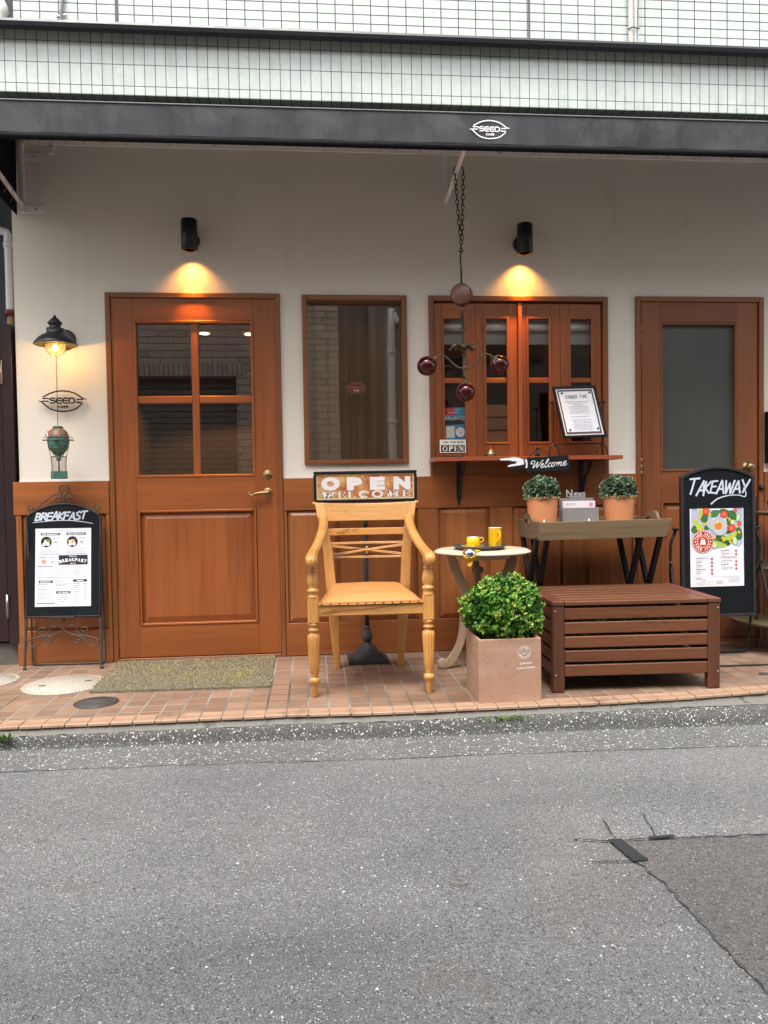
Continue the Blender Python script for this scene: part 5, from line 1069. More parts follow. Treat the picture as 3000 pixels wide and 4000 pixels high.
CR = flat('f3e6dc'); sh.arctext('TAKE AWAY', q[0], q[1], 158*K, 62*K, CR, 13, 90, 17, bold=.06, wch=42*K); sh.arctext('TAKE AWAY', q[0], q[1], 158*K, 62*K, CR, 13, 270, 17, bold=.06, inward=True, wch=42*K)
for sx in (-1, 1):
    star = [(q[0]+sx*186*K+(30 if k % 2 == 0 else 12)*K*math.cos(PI/2+k*PI/5), q[1]+(30 if k % 2 == 0 else 12)*K*math.sin(PI/2+k*PI/5)) for k in range(10)]; sh.poly(star, CR, 13)
sh.poly([Q(385, 870), Q(485, 870), Q(500, 990), Q(360, 990)], CR, 13.4); sh.ring(Q(433, 865)[0], Q(433, 865)[1], 28*K, 40*K, CR, 13.4, 16, 0, 180); sh.rect(*Q(393, 872), *Q(405, 820), CR, 13.4)
for x in (413, 443): sh.rect(*Q(x, 965), *Q(x+7, 900), flat(RED), 13.8)
def qs(x0, x1, y, h, m, l=2): a, b = Q(x0, y), Q(x1, y); sh.scribble(a[0], b[0], a[1], h*K, m, l, int(y))
def qt(s_, x, y, h, m, l=2, w=None, bold=.02, al='L'): a = Q(x, y); sh.text(s_, a[0], a[1], h*K, m, l, w=w*K if w else None, bold=bold, align=al)
for k, (nm, w_) in enumerate((('Spicy Chicken Curry', 295), ('Taco Rice', 140), ('Shogayaki', 155), ('Chicken Cutlet', 230), ('Sausage', 120))):
    y = 1345+90*k; qt(nm, 268, y, 30, INK, w=w_); qs(268, 268+w_*.65, y+32, 13, LG); blob(655, y+2, 30, 30, 0, RED, 2, 20); qs(636, 676, y+8, 14, flat('e8a8a0'), 3)
for k, (nm, w_, y) in enumerate((('BLT Sandwich', 205, 1155), ("Today's Special", 215, 1238), ('Soy Meat Taco Rice', 270, 1418), ('VG SANDWICH', 175, 1505), ('Soy Meat Shogayaki', 280, 1595))):
    qt(nm, 885, y, 28, INK, w=w_); qs(885, 885+w_*.6, y+32, 13, LG); blob(1250, y+2, 28, 28, 0, RED, 2, 20); qs(1232, 1270, y+8, 14, flat('e8a8a0'), 3)
qt('GLUTEN-FREE/VEGAN', 865, 1330, 30, flat(RED), w=405, bold=.01); sh.rect(*Q(870, 1360), *Q(1280, 1357), LG, 1); sh.rect(*Q(268, 1290), *Q(705, 1286), LG, 1); sh.rect(*Q(190, 1792), *Q(1350, 1788), LG, 1)
sh.rect(*Q(848, 1728), *Q(1275, 1645), flat('fbfbfd'), 1)
qt('SET DRINK', 265, 1848, 28, flat(RED), w=145, bold=.03); qt('¥200 yen', 420, 1885, 22, flat(RED), w=105, bold=.03); qt('11:00-15:00', 765, 1915, 26, flat('b06a50'), w=150); qt('18:00-22:00', 765, 1962, 26, flat('b06a50'), w=155)
for y in (1930, 1950, 1970, 1990): qs(262, 500, y, 9, flat('c8b0a0'))
for y in (1820, 1862, 1888, 1912, 1945): qs(1065 if y > 1850 else 940, 1325, y, 12, LG)
sh.poly([Q(548, 1925), Q(592, 1925), Q(585, 1985), Q(556, 1985)], flat(RED), 2); sh.poly([Q(554, 1931), Q(586, 1931), Q(580, 1979), Q(561, 1979)], WH, 3); sh.rect(*Q(600, 1985), *Q(668, 1900), flat('d8988c'), 2); sh.rect(*Q(606, 1980), *Q(660, 1908), WH, 3)
mb.build('poster_sheet', tb)
mb = MB(); TPM = glass('clear_tape', (.7, .7, .72), 2, .2); sh = Sheet(mb, TP(0, 0, .013), u2, w2, .0004); sh.rect(.09, .835, .14, .85, TPM); mb.cut(); sh.rect(-.155, .835, -.12, .847, TPM); build_split(mb, 'tape', tb)
# ------------------------------------------------------------------ open sign on its stand
og = thing('sign_stand', 'slate blue stand with framed rusty OPEN WELCOME sign behind the chair', 'sign', (.29, -.2, 0))
mb = MB(); mb.box(.176, .402, -.30, -.085, .002, .026, SLATE, .004); mb.lathe([(.098, .026), (.094, .03), (.088, .036), (.088, .042), (.075, .050), (.062, .058), (.056, .066), (.048, .082), (.034, .094), (.022, .10), (.019, .106), (.020, .110), (.028, .124), (.030, .134), (.025, .150), (.019, .180), (.018, .190), (.021, .193), (.021, .198), (.014, .2)], (.289, -.2, 0), SLATE, 32, close=False); mb.build('base', og)
mb = MB(); mb.lathe([(.0135, .195), (.0135, .91)], (.289, -.2, 0), SLATE, 18); mb.build('pole', og)
mb = MB()
for k in range(7): x = .205+.032*k; mb.tube([(x+.012*math.cos(a*PI/6), -.2, .904+.008*math.sin(a*PI/6)) for a in range(13)], .0022, BLACK, 6)
mb.build('scroll_bracket', og)
so_ = Vector((.2925, -.2, .994)); sx = Vector((1, 0, .004)).normalized(); sz = Vector((0, 0, 1))
mb = MB(); T = mb.T; mb.T = Matrix.Translation(so_) @ Matrix.Rotation(-.004, 4, 'Y')
for a in ((-.293, .293, .072, .088), (-.293, .293, -.088, -.072)): mb.box(a[0], a[1], -.016, .01, a[2], a[3], BLACKW, .005)
for a in ((-.293, -.277), (.277, .293)): mb.box(a[0], a[1], -.0155, .0095, -.0715, .0715, BLACKW, .005)
mb.box(-.29, .29, .0, .006, -.08, .08, BLACKW); mb.T = T; mb.build('sign_frame', og)
t = NT('rusty_sign_print'); v = t.map(); c = t.ramp(t.noise(v, 7, 6, .7), [(.34, hexc('8e4526')), (.45, hexc('a86336')), (.55, hexc('b98c50')), (.66, hexc('cdb88c'))])
c = t.mix(t.ramp(t.noise(v, 38, 6, .7), [(.55, (0, 0, 0)), (.68, (.8, .8, .8))]), c, hexc('dcc79a')); c = t.mix(t.ramp(t.noise(t.map((1, 1, 1), (3, 1, 2)), 25, 6, .7), [(.62, (0, 0, 0)), (.72, (1, 1, 1))]), c, hexc('7b3a22'))
t.col(c); t.set(Roughness=.6); t.bump(t.noise(v, 60, 3), .1, .002); RUSTP = t.m
t = NT('worn_white_print'); v = t.map(); t.col(t.mix(t.noise(v, 26, 6, .7), hexc('cbc4c6'), hexc('ece8e8'))); WORNW = t.m
mb = MB(); sh = Sheet(mb, so_+Vector((0, -.004, 0)), sx, sz, .0004); sh.rect(-.277, -.0715, .277, .0715, RUSTP, 0)
for (x0, x1, z0, z1) in ((-.277, .277, .066, .0715), (-.277, .277, -.0715, -.064), (-.277, -.27, -.064, .066), (.27, .277, -.064, .066)): sh.rect(x0, z0, x1, z1, pm('faded_print_edge', hexc('d5bd8c'), .6, var=.4, vs=25), .5)
for ch, u_, w_ in (('O', -.198, .105), ('P', -.062, .086), ('E', .068, .086), ('N', .208, .096)): sh.text(ch, u_, -.021, .078 if ch == 'O' else .074, WORNW, 2, w=w_, bold=.085)
wl = {'W': (-.245, .068), 'E': (-.158, .045), 'L': (-.10, .045), 'C': (-.037, .056), 'O': (.036, .062), 'M': (.12, .066)}
for ch in 'WELCOM': serif(sh, ch, wl[ch][0], -.063+.006*(wl[ch][0]+.25), wl[ch][1], .034, WORNW, 3, fat=.27, thin=.14)
serif(sh, 'E', .21, -.060, .045, .034, WORNW, 3, fat=.27, thin=.14); mb.build('sign_face', og)

# ------------------------------------------------------------------ armchair
ch = thing('armchair', 'carved honey teak armchair with tan leather seat before the panelled wall', 'chair', (.26, -.65, 0))
def lin(z0, z1, a): return lambda z: a if z0 < z < z1 else 0
LP = [(.0115, 0), (.0135, .004), (.0155, .058), (.0175, .064), (.0255, .072), (.027, .082), (.023, .092), (.017, .097), (.0165, .103), (.020, .106), (.0165, .110), (.019, .116), (.0215, .16), (.0245, .22), (.0265, .275), (.0255, .298), (.018, .306), (.0165, .312), (.026, .318), (.027, .324), (.020, .330), (.019, .336), (.026, .342), (.0275, .350), (.023, .358)]
UP = [(.0275, .472), (.026, .480), (.023, .484), (.0235, .498), (.028, .502), (.0285, .510), (.022, .516), (.019, .520), (.0225, .532), (.0245, .548), (.022, .568), (.0165, .590), (.015, .597), (.0205, .600), (.021, .606), (.015, .611), (.0145, .622), (.0185, .626), (.0185, .634), (.015, .638), (.018, .650), (.02, .662)]
for x, ll in ((-.012, 'l'), (.534, 'r')):
    mb = MB(); mb.lathe(LP, (x, -.93, 0), TEAK_V, 48, flute=(14, lambda z: .36 if .112 < z < .300 else 0)); mb.lathe(UP, (x, -.93, 0), TEAK_V, 48, flute=(14, lambda z: .38 if .524 < z < .592 else 0))
    # chamfered square block
    hw = .0265; c_ = .007; oc = [(hw, c_-hw), (hw, hw-c_), (hw-c_, hw), (c_-hw, hw), (-hw, hw-c_), (-hw, c_-hw), (c_-hw, -hw), (hw-c_, -hw)]; mb.prism([(x+a, -.93+b) for a, b in oc], .358, .472, TEAK_V, 'Z'); mb.build('front_leg', ch)
for s_ in (1, -1):
    X = lambda a: .2725-s_*(.2725-a) if s_ == 1 else 2*.2805-a
    X = (lambda a: a) if s_ == 1 else (lambda a: .572-a)
    mb = MB(); secs = [(.096, .126, -.372, -.340, 0), (.070, .127, -.405, -.355, .285), (.058, .112, -.412, -.365, .45), (.045, .095, -.372, -.338, .65), (.020, .068, -.325, -.298, .82), (.003, .058, -.298, -.274, .907)]
    vs = []
    for (a, b, y0, y1, z) in secs: vs += [(X(a), y0, z), (X(b), y0, z), (X(b), y1, z), (X(a), y1, z)]
    fs = [(0, 1, 2, 3), tuple(range(len(vs)-4, len(vs)))]
    for i in range(len(secs)-1):
        for k in range(4): fs.append((4*i+k, 4*i+(k+1) % 4, 4*i+4+(k+1) % 4, 4*i+4+k))
    mb.add(vs, fs, TEAK_V); mb.build('back_leg', ch, bevel=.004)
    mb = MB()
    def AX(a, y): return a if s_ == 1 else (.572-.050*min(1, max(0, (-.315-y)/.615)))-a
    mb.tube([(AX(a_, y_), y_, z_) for a_, y_, z_ in ((.045, -.315, .825), (.050, -.36, .815), (.048, -.43, .785), (.034, -.53, .742), (.012, -.65, .700), (-.008, -.78, .672), (-.014, -.88, .665), (-.016, -.945, .664), (-.017, -.972, .652), (-.017, -.972, .632), (-.016, -.955, .626))], [.019, .021, .0205, .020, .020, .021, .023, .024, .022, .018, .012], TEAK_V, 28, 6, flat_=(1.15, .85), flute=(9, .11))
    mb.lathe([(.016, -.028), (.019, -.02), (.019, .02), (.016, .028)], (AX(-.016, -.955), -.955, .642), TEAK_V, 20, 'X'); mb.build('arm', ch)
def curved_rail(mb, x0, x1, z0, z1, y, bow, th, m, n=16, tz=0, rise=0):
    vs = []; fs = []
    for i in range(n+1):
        t_ = i/n; x = x0+(x1-x0)*t_; yy = y+bow*math.sin(PI*t_); zt = z1+rise*(abs(2*t_-1)**3)
        vs += [(x, yy-th, z0), (x, yy, z0), (x, yy+tz, zt), (x, yy-th+tz, zt)]
    for i in range(n):
        for k in range(4): fs.append((4*i+k, 4*i+(k+1) % 4, 4*i+4+(k+1) % 4, 4*i+4+k))
    fs += [(0, 1, 2, 3), tuple(range(4*n, 4*n+4))]; mb.add(vs, fs, m, False)
mb = MB(); curved_rail(mb, .052, .520, .805, .900, -.300, .022, .022, TEAK_H, tz=.022, rise=.006)
for s_ in (0, 1): x = .002 if not s_ else .570; mb.lathe([(.008, -.012), (.010, 0), (.008, .012)], (x, -.287, .903), TEAK_H, 12, 'X')
mb.build('crest_rail', ch, bevel=.004)
mb = MB(); curved_rail(mb, .07, .502, .727, .765, -.322, .018, .016, TEAK_H); mb.build('back_rail', ch, bevel=.003)
mb = MB()
for z in (.684, .606): 
    for dz in (.003, -.003): mb.tube([(.082, -.348+.016*0, z+dz), (.285, -.332, z+dz), (.488, -.348, z+dz)], .0042, TEAK_H, 8, 5)
for s_ in (1, -1):
    for dz in (.004, -.004): mb.tube([(.085, -.348, .645+s_*.026+dz), (.285, -.332, .645+dz*.6), (.486, -.348, .645-s_*.026+dz)], .004, TEAK_H, 8, 5)
for k in range(4): a = k*PI/2+PI/4*0; mb.sphere((.285+.010*math.cos(a), -.342, .645+.011*math.sin(a)), .0105, TEAK_H, 12, sx=1.1 if k % 2 == 0 else .7, sy=.6, sz=.7 if k % 2 == 0 else 1.1)
mb.sphere((.285, -.348, .645), .006, TEAK_H, 10, sy=.6); mb.build('lattice', ch)
mb = MB(); mb.box(.0135, .5085, -.948, -.915, .386, .437, TEAK_H, .003); mb.box(.10, .48, -.40, -.375, .386, .437, TEAK_H, .003)
for s_ in (1, -1):
    X = (lambda a: a) if s_ == 1 else (lambda a: .535-a)
    a = [(X(.005), -.915, .388), (X(.03), -.915, .388), (X(.098), -.385, .388), (X(.072), -.385, .388)]; b = [(p[0], p[1], .436) for p in a]; mb.add(a+b, [(0, 1, 2, 3), (4, 5, 6, 7), (0, 1, 5, 4), (1, 2, 6, 5), (2, 3, 7, 6), (3, 0, 4, 7)], TEAK_Y if 'TEAK_Y' in globals() else TEAK_H)
mb.build('seat_frame', ch)
mb = MB(); NX, NY = 24, 18; vs = []; fs = []
for j in range(NY+1):
    for i in range(NX+1):
        u_, v_ = i/NX, j/NY; y = -.957+.585*v_; xl = .013+.062*v_; xr = .509-.040*v_; x = xl+(xr-xl)*u_
        e = min(1, min(u_, 1-u_)*9)*min(1, min(v_, 1-v_)*8); e = math.sin(e*PI/2); z = .440+.036*e**.6+.012*math.sin(PI*u_)*math.sin(PI*v_)+.0015*noise.noise((x*9, y*9, 0))
        vs.append((x, y, z))
for j in range(NY):
    for i in range(NX): a = j*(NX+1)+i; fs.append((a, a+1, a+NX+2, a+NX+1))
mb.add(vs, fs, LEATH, True); mb.add([(.0135, -.9555, .438), (.5085, -.9555, .438), (.509, -.955, .452), (.013, -.955, .452)], [(0, 1, 2, 3)], LEATH)
st_ = mb.build('seat', ch)
for i in range(12): m2 = MB(); m2.sphere((.028+.0415*i, -.9565, .4445), .0042, pm('nail_head', (.11, .075, .06), .4, .8), 8, sy=.6); m2.build('nail', st_)

# ------------------------------------------------------------------ round table and what stands on it
rt_ = thing('round_table', 'small round whitewashed table with curved legs behind the box plant', 'table', (.905, -.45, 0)); tx, ty = .905, -.45
mb = MB(); mb.lathe([(.0001, .620), (.225, .620), (.243, .622), (.258, .627), (.262, .632), (.260, .636), (.250, .639), (.247, .643), (.238, .6455), (.0001, .6455)], (tx, ty, 0), WASH, 64); mb.build('tabletop', rt_)
mb = MB(); mb.lathe([(.15, .595), (.15, .62)], (tx, ty, 0), WASH, 40); mb.build('apron', rt_)
for ang in (182, -2, 92):
    mb = MB(); a = R_(ang); d = Vector((math.cos(a), math.sin(a), 0)); s_ = Vector((-d.y, d.x, 0))
    path = [(.165, .612), (.155, .55), (.112, .46), (.100, .38), (.105, .30), (.112, .22), (.128, .14), (.160, .075), (.198, .030), (.226, .018), (.240, .032), (.236, .045)]; wd = [.030, .030, .024, .021, .021, .020, .020, .020, .020, .018, .014, .010]
    P = cr_smooth([(*p, 0) for p in path], 4); W_ = lerp_list(wd, len(P)); vs = []; fs = []
    for i, p in enumerate(P):
        dd = (P[min(i+1, len(P)-1)]-P[max(i-1, 0)]).normalized(); q = Vector((-dd.y, dd.x, 0))*W_[i]*.9
        for sg, th in ((1, .016), (1, -.016), (-1, -.016), (-1, .016)):
            r_ = p+q*sg; vs.append(Vector((tx, ty, 0))+d*r_.x+s_*th+Vector((0, 0, r_.y)))
    for i in range(len(P)-1):
        for k in range(4): fs.append((4*i+k, 4*i+(k+1) % 4, 4*i+4+(k+1) % 4, 4*i+4+k))
    fs += [(0, 1, 2, 3), tuple(range(len(vs)-4, len(vs)))]; mb.add(vs, fs, WASH_V, False)
    c0 = Vector((tx, ty, 0))+d*.226+Vector((0, 0, .030)); mb.lathe([(.012, -.020), (.026, -.018), (.026, .018), (.012, .020)], c0, WASH_V, 20, 'Y' if abs(d.x) > .5 else 'X'); mb.build('leg', rt_, bevel=.004)
mb = MB(); mb.lathe([(.0001, .50), (.030, .505), (.034, .52), (.030, .535), (.0001, .54)], (tx-.004, ty+.10, 0), WASH_V, 24); 
for ang in (): a = R_(ang); mb.tube([(tx, ty, .52), (tx+.115*math.cos(a), ty+.115*math.sin(a), .515)], .010, WASH_V, 10)
mb.build('boss', rt_)
TRAYM = pm('dark_tray', (.075, .08, .08), .35, .3, var=.15, bump=0)
trx, try_ = .886, -.47
mb = MB(); mb.lathe([(.0001, .6475), (.118, .6475), (.130, .652), (.138, .661), (.143, .664), (.143, .668), (.138, .669), (.132, .663), (.120, .656), (.0001, .654)], (trx, try_, 0), TRAYM, 56); tag(mb.build('serving_tray', None, (trx, try_, .6475)), 'round dark grey metal tray on the whitewashed table', 'tray')
cp = thing('cup', 'low yellow cup with white inside, standing on its saucer', 'cup', (.849, -.48, .66)); mb = MB(); mb.lathe([(.020, .6605), (.030, .662), (.0355, .670), (.0355, .712), (.034, .7125)], (.849, -.48, 0), YEL, 36, close=False); mb.lathe([(.034, .7125), (.0325, .711), (.0325, .675), (.025, .668), (.0001, .667)], (.849, -.48, 0), WHITEG, 36, close=False); mb.tube([(.849+.0355*math.cos(k*PI/12), -.48+.0355*math.sin(k*PI/12), .7122) for k in range(24)], .0008, BRASS, 5, closed=True); mb.build('bowl', cp)
mb = MB(); mb.tube([(.883, -.482, .704), (.896, -.484, .709), (.905, -.485, .702), (.902, -.485, .690), (.886, -.482, .682)], .0028, YEL, 8, 6); mb.build('handle', cp)
mb = MB(); mb.lathe([(.0001, .6555), (.03, .6555), (.050, .660), (.064, .666), (.064, .668), (.048, .6635), (.0001, .6605)], (.849, -.48, 0), YEL, 44); tag(mb.build('saucer', None, (.849, -.48, .6555)), 'flat yellow saucer under the low cup on the dark tray', 'saucer')
mb = MB(); mb.tube([(.862, -.535, .6695), (.89, -.52, .6705), (.935, -.50, .672)], [.0018, .0015, .0015], pm('spoon_bronze', hexc('6a3d22'), .35, .7, bump=0), 8, 3); mb.sphere((.855, -.538, .6695), .010, pm('spoon_bronze', hexc('6a3d22'), .35, .7, bump=0), 12, sy=.6, sz=.25); tag(mb.build('spoon', None, (.88, -.52, .668)), 'thin bronze spoon lying across the yellow saucer', 'spoon')
mg = thing('mug', 'tall straight yellow mug at the right of the tray', 'mug', (.972, -.47, .655)); mb = MB(); mb.lathe([(.030, .6555), (.035, .658), (.036, .664), (.036, .757), (.0375, .7605)], (.972, -.47, 0), YEL, 40, close=False); mb.lathe([(.0375, .7605), (.035, .7605), (.034, .70), (.033, .663), (.0001, .662)], (.972, -.47, 0), WHITEG, 40, close=False); mb.build('body', mg)
mb = MB(); mb.tube([(.978, -.503, .738), (.981, -.524, .740), (.982, -.534, .722), (.978, -.532, .70), (.972, -.518, .685), (.970, -.504, .680)], [.0042, .0045, .0045, .0045, .004, .0035], YEL, 10, 6, flat_=(1, 1.5)); mb.build('handle', mg)
bb = thing('bird_bell', 'yellow ball shaped bicycle bell with chrome dome hung at the table edge', 'bell', (.78, -.725, .64)); bx, by, bz = .780, -.722, .641
mb = MB(); T = mb.T; mb.T = Matrix.Translation((bx, by, bz)) @ Matrix.Rotation(R_(38), 4, 'X') @ Matrix.Rotation(R_(-8), 4, 'Y'); mb.sphere((0, 0, 0), .0355, YEL, 32, lo=-90, hi=14); mb.lathe([(.0345, .0085), (.0362, .0087), (.036, .0115), (.0335, .012)], (0, 0, 0), YEL, 32, close=False); mb.T = T; mb.build('shell', bb)
mb = MB(); mb.T = Matrix.Translation((bx, by, bz)) @ Matrix.Rotation(R_(38), 4, 'X') @ Matrix.Rotation(R_(-8), 4, 'Y'); mb.sphere((0, 0, .003), .0335, pm('chrome', (.75, .75, .76), .08, 1, bump=0, var=.02), 32, lo=14, hi=90); mb.build('dome', bb)
mb = MB(); mb.tube([(bx+.032, by-.004, bz+.014), (bx+.045, by-.004, bz+.017), (bx+.052, by-.004, bz+.014)], [.009, .006, .003], YEL, 10, 3); mb.build('beak', bb)
mb = MB(); mb.tube([(bx+.006, by+.0, bz-.030), (bx-.000, by-.006, bz-.046), (bx-.006, by-.008, bz-.058)], [.011, .0115, .011], YEL, 10, 3, flat_=(1.2, .35)); mb.build('lever', bb)
mb = MB(); mb.sphere((bx-.010, by-.0335, bz-.012), .0042, BLACK, 10); mb.tube([(bx, by+.03, bz), (bx, by+.05, bz-.01)], .006, BLACK, 8); mb.build('rivet', bb)

# ------------------------------------------------------------------ foliage
def leafcloud(mb, c, R3, n, L, W, mats, seed, tuft=6, inner=.75, zmin=-9, lump=.1, up_=.35):
    rnd = random.Random(seed); c = Vector(c); data = {m: ([], []) for m in mats}
    for i in range(n):
        z = rnd.uniform(-1, 1); a = rnd.uniform(0, 2*PI); q = math.sqrt(1-z*z); d = Vector((q*math.cos(a), q*math.sin(a), z))
        l_ = 1+lump*noise.noise(d*2.2+Vector((seed, 0, 0)))+lump*.7*noise.noise(d*5+Vector((0, seed, 0)))
        r_ = (inner+(1-inner)*rnd.random()**.5)*l_; p = Vector((d.x*R3[0], d.y*R3[1], d.z*R3[2]))*r_+c
        if p.z < zmin: continue
        ax = (d+Vector((0, 0, up_))+Vector((rnd.gauss(0, .35), rnd.gauss(0, .35), rnd.gauss(0, .35)))).normalized(); u_ = ax.orthogonal().normalized(); w_ = ax.cross(u_)
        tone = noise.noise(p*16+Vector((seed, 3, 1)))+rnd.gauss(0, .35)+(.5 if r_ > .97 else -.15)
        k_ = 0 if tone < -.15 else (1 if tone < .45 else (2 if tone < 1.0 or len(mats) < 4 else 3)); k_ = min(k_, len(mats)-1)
        vs, fs = data[mats[k_]]
        for t_ in range(tuft):
            an = 2*PI*t_/tuft+rnd.uniform(-.4, .4); dr = (u_*math.cos(an)+w_*math.sin(an)); sp_ = rnd.uniform(.5, 1.1) if t_ < tuft-2 else .3
            f_ = (dr*sp_+ax*rnd.uniform(.5, 1.1)).normalized(); b_ = p-ax*rnd.uniform(0, L*.9)*(t_ % 3); side = f_.cross(ax); side = side.normalized() if side.length > 1e-3 else u_
            up2 = side.cross(f_); l2 = L*rnd.uniform(.55, 1.25); w2_ = W*rnd.uniform(.8, 1.1)/2; o = len(vs)
            vs += [b_, b_+f_*l2*.35+side*w2_*.8+up2*w2_*.25, b_+f_*l2*.72+side*w2_+up2*w2_*.3, b_+f_*l2, b_+f_*l2*.72-side*w2_+up2*w2_*.3, b_+f_*l2*.35-side*w2_*.8+up2*w2_*.25, b_+f_*l2*.5]
            fs += [(o, o+1, o+6), (o+1, o+2, o+6), (o+2, o+3, o+6), (o+3, o+4, o+6), (o+4, o+5, o+6), (o+5, o, o+6)]
    for m in mats: mb.add(data[m][0], data[m][1], m, True)
def leafm(name, h, rough=.35, tr_=.10):
    t = NT(name); v = t.map(); c = t.mix(t.noise(v, 60, 3), mul(hexc(h), .75), mul(hexc(h), 1.25)); t.col(c); t.set(Roughness=rough); t.b.inputs['Coat Weight'].default_value = .15
    tl = t.N('BsdfTranslucent'); t.L(t.mix(0, c, c), tl.inputs[0]); mx = t.N('MixShader'); mx.inputs[0].default_value = tr_; t.L(t.b.outputs[0], mx.inputs[1]); t.L(tl.outputs[0], mx.inputs[2]); t.L(mx.outputs[0], t.out.inputs[0]); return t.m
BX = [leafm('box_leaf_dark', '2f5a1c'), leafm('box_leaf_mid', '568a2e'), leafm('box_leaf_light', '8db84c'), leafm('box_leaf_young', 'a9ad56')]
TP_ = [leafm('topiary_leaf_dark', '41523f', .5, .1), leafm('topiary_leaf_mid', '607a5c', .5, .1), leafm('topiary_leaf_pale', '8da384', .5, .1)]
SOIL = pm('soil', (.02, .014, .009), 1, bump=.8, bs=60)
t = NT('pink_concrete'); v = t.map(); c = t.mix(t.noise(v, 9, 6, .65), hexc('a27b64'), hexc('b69078')); vo = t.N('TexVoronoi'); vo.inputs['Scale'].default_value = 95; t.L(t.map((1, 1, 1.8)), vo.inputs['Vector'])
h_ = t.math('MULTIPLY', t.math('LESS_THAN', vo.outputs['Distance'], .26), t.math('GREATER_THAN', t.noise(v, 22, 4, .6), .53)); c = t.mix(t.math('MULTIPLY', h_, .75), c, hexc('6e4a3c'))
c = t.mix(t.ramp(t.noise(t.map((3, 3, 14)), 1, 5), [(.5, (0, 0, 0)), (.75, (.5, .5, .5))]), c, hexc('c4ab9c')); t.col(c); t.set(Roughness=.8); t.bump(t.math('SUBTRACT', t.noise(v, 50, 5), h_), .35, .004); PINKC = t.m
pt = thing('potted_boxwood', 'round green boxwood growing in a square pinkish concrete planter', 'potted plant', (.874, -1.0, 0))
mb = MB(); x0, x1, y0, y1, H_ = .729, 1.018, -1.152, -.862, .292; w_ = .014
o4 = [(x0, y0), (x1, y0), (x1, y1), (x0, y1)]; i4 = [(x0+w_, y0+w_), (x1-w_, y0+w_), (x1-w_, y1-w_), (x0+w_, y1-w_)]
vs = [(a, b, .001) for a, b in o4]+[(a, b, H_) for a, b in o4]+[(a, b, H_) for a, b in i4]+[(a, b, H_-.03) for a, b in i4]
mb.add(vs, [(0, 1, 2, 3)]+[(i, (i+1) % 4, 4+(i+1) % 4, 4+i) for i in range(4)]+[(4+i, 4+(i+1) % 4, 8+(i+1) % 4, 8+i) for i in range(4)]+[(8+i, 8+(i+1) % 4, 12+(i+1) % 4, 12+i) for i in range(4)], PINKC); pl = mb.build('planter', pt, bevel=.0035)
mb = MB(); mb.box(x0+w_, x1-w_, y0+w_, y1-w_, H_-.06, H_-.02, SOIL); mb.build('soil', pt)
mb = MB(); sh = Sheet(mb, (.939, y0-.0003, .2285), lift=.0004); EW = pm('etched_white', hexc('f0e6de'), .8); EG = pm('etched_grey', hexc('94786b'), .8)
sh.ring(0, 0, .0285, .030, EW, 0); sh.ring(0, 0, .0275, .0285, EG, 0); sh.arctext('STUDIO', 0, 0, .0185, .0075, EW, 1, 90, 19, bold=.04, wch=.0052); sh.arctext('CIELBLEU', 0, 0, .0185, .0075, EW, 1, 270, 21, bold=.04, inward=True, wch=.0055); sh.disc(0, 0, .0165, EG, 0)
for s_ in (-1, 1): sh.line([(s_*x, y) for x, y in ((.003, .011), (.010, .010), (.013, .004), (.008, .000), (.011, -.007), (.004, -.009), (.002, -.002))], .0018, EW, 1, smooth=4)
sh.line([(0, .012), (0, -.012)], .0012, EW, 1)
sh.text('Jardiçerie .', .010, -.056, .012, EW, 1, w=.058, bold=.03, ang=.05); sh.text('STUDIO CIELBLEU', .006, -.075, .0082, EW, 1, w=.086, bold=.03, ang=.045); mb.build('etched_mark', pl)
mb = MB(); leafcloud(mb, (.877, -1.0, .405), (.188, .18, .153), 2300, .0150, .0092, BX, 11, 7, .82, .275, .18); leafcloud(mb, (.877, -1.0, .395), (.150, .145, .12), 450, .02, .012, [BX[0]], 12, 6, .5, .28, .1)
rnd = random.Random(44)
for i in range(34):   # stray shoots
    z_ = rnd.uniform(-.1, 1); a_ = rnd.uniform(0, 6.28); q_ = math.sqrt(max(0, 1-z_*z_)); d_ = Vector((q_*math.cos(a_), q_*math.sin(a_), z_)); leafcloud(mb, Vector((.877, -1.0, .405))+Vector((d_.x*.188, d_.y*.183, d_.z*.155)), (.008, .008, .014), 3, .018, .0105, BX[1:], 100+i, 6, .5, .28)
mb.build('foliage', pt, fix=False)
mb = MB(); rnd = random.Random(6)
for i in range(26): a = rnd.uniform(0, 6.28); q = Vector((math.cos(a)*.13, math.sin(a)*.13, rnd.uniform(.02, .12))); c_ = Vector((.877, -1.0, .28)); mb.tube([c_+Vector((rnd.uniform(-.06, .06), rnd.uniform(-.06, .06), -.01)), c_+q*.5+Vector((0, 0, .04)), c_+q], [.004, .003, .002], pm('twig', hexc('6e5a40'), .9), 5, 3)
mb.build('branch', pt)

